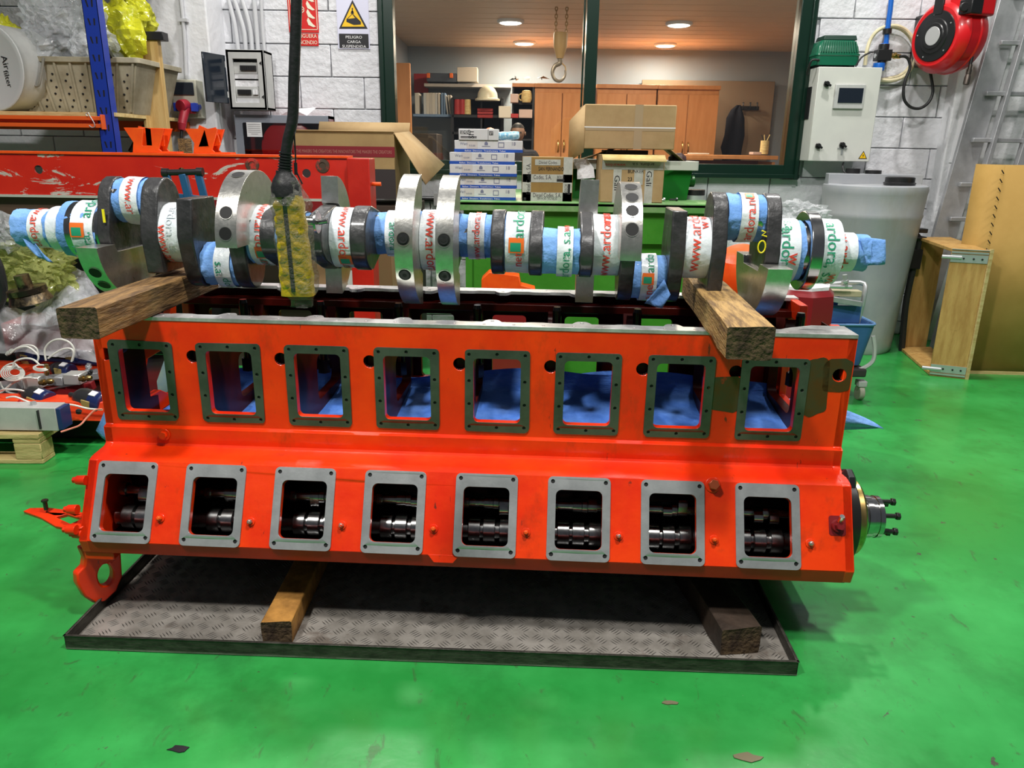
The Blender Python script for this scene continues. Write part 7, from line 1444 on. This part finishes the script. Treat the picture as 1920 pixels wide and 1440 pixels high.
a, c = mq(1541, 572, .04), mq(1610, 606, .04); b = MB(); b.box((a + c) / 2, (c.x - a.x, .02, a.z - c.z)); b.build('wringer_plate', m_bb, t, bevel=.004)
b = MB(); b.tube([mq(1545, 537, -.02), mq(1595, 538, -.02), mq(1597, 537, -.02)], .010, 8); b.cyl(mq(1586, 538, -.02), mq(1584, 515, -.02), .013, n=10); b.cyl(mq(1585, 530, -.02), mq(1584, 526, -.02), .020, n=6); b.build('lever', m_zinc, t)
b = MB(); b.plate([(-.10, 0), (.10, 0), (.12, .18), (-.11, .18)], [], mq(1533, 600, .12) + Vector((.0, 0, 0)), XX, ZZ, .02); b.build('side_shield', m_bb, t, bevel=.01)
b = MB(); b.tube([mq(1637, 630, 0), mq(1640, 655), mq(1636, 678), mq(1615, 692), mq(1596, 696)], .012, 6, sub=4); b.build('perforated_handle', m_greypl, t)
b = MB(); b.box((cx_2, .13, zbk - .04), (w_ * .9, .36, .05)); b.build('chassis', m_lowdark, t, bevel=.01)
for px, dy in ((1608, 0), (1520, 0), (1608, .36), (1520, .36)):
    q = aZ(px, 747, 0); x_ = q.x - o.x; b = MB(); b.lathe((x_ - .015, dy + .0, .042), XX, [(0, .012), (.0, .042), (.004, .045), (.026, .045), (.03, .042), (.03, .012)], 22, mi=0); wl = b.build('castor_wheel', [mat('cream_rubber', (.45, .43, .34), .5)], t)
    b = MB(); b.box((x_, dy, .10), (.05, .06, .035)); b.bar((x_ + .02, dy, .10), (x_ + .02, dy, .04), .02, .008, (1, 0, 0)); b.build('castor_fork', m_greypl, wl, bevel=.004)
# red tank part and orange ball seen behind the crankshaft right end
q = aY(1498, 575, 3.5); b = MB(); b.lathe((0, 0, 0), ZZ, [(0, .16), (q.z, .16), (q.z + .06, .155), (q.z + .085, .13), (q.z + .09, .02)], 8); b.mi = 1; b.cyl((0, 0, q.z + .085), (0, 0, q.z + .10), .13, n=8); tag(b.build('red_canister', [m_crimson, m_white], loc=(q.x + .02, 3.55, 0)), 'dark red canister with a white top behind the right deck corner', 'canister')
q = aY(1400, 510, 3.6); b = MB(); b.lathe((0, 0, -.12), (-.35, -.45, 1), [(0, .02), (.01, .09), (.05, .13), (.12, .15), (.2, .13), (.25, .08), (.26, .02)], 28); tag(b.build('orange_cowl', m_orange, loc=q), 'round orange cowl behind the right timber', 'machine part')
b = MB(); b.box((q.x, 3.75, (q.z - .1) / 2), (.3, .2, q.z - .1)); tag(b.build('motor_stand', m_crimson, bevel=.01), 'dark red stand carrying the orange cowl', 'stand')
bagpx('plastic_bag', 'clear plastic bag on the bench end behind the right web', 1500, 408, 4.8, 110, 60, m_clear, 40, amp=.4)
pbox('tall_carton', 'tall brown carton behind the right end of the crankshaft', 'carton', 1468, 515, 1520, 760, 4.6, .3, m_card)
q = aY(1500, 430, 4.75); b = MB(); b.box((q.x, 4.85, q.z / 2 - .02), (.4, .35, q.z - .04)); tag(b.build('covered_stand', mat('grey_stand', (.2, .2, .21), .7)), 'grey stand carrying the clear bag at the bench end', 'stand')
# hook-and-eye of scrap on the floor
for i, (px, py, s_) in enumerate(((1256, 1318, .012), (336, 1405, .016), (1400, 1420, .02))):
    q = aZ(px, py, 0); b = MB(); rn_ = random.Random(i); b.plate([(s_ * (1 + rn_.uniform(-.3, .3)) * cos(a) * 1.6, s_ * (1 + rn_.uniform(-.4, .3)) * sin(a) * .7) for a in [2 * pi * k / 9 for k in range(9)]], [], (0, 0, .002), XX, YY, .002); tag(b.build('paint_flake', m_text if i == 1 else mat('flake%d' % i, (.16, .14, .08), .8), loc=(q.x, q.y, .0005)), ('pale paint flake on the floor in front of the tray', 'dark paint chip on the floor at lower left', 'rusty flake on the floor at lower right')[i], 'debris')
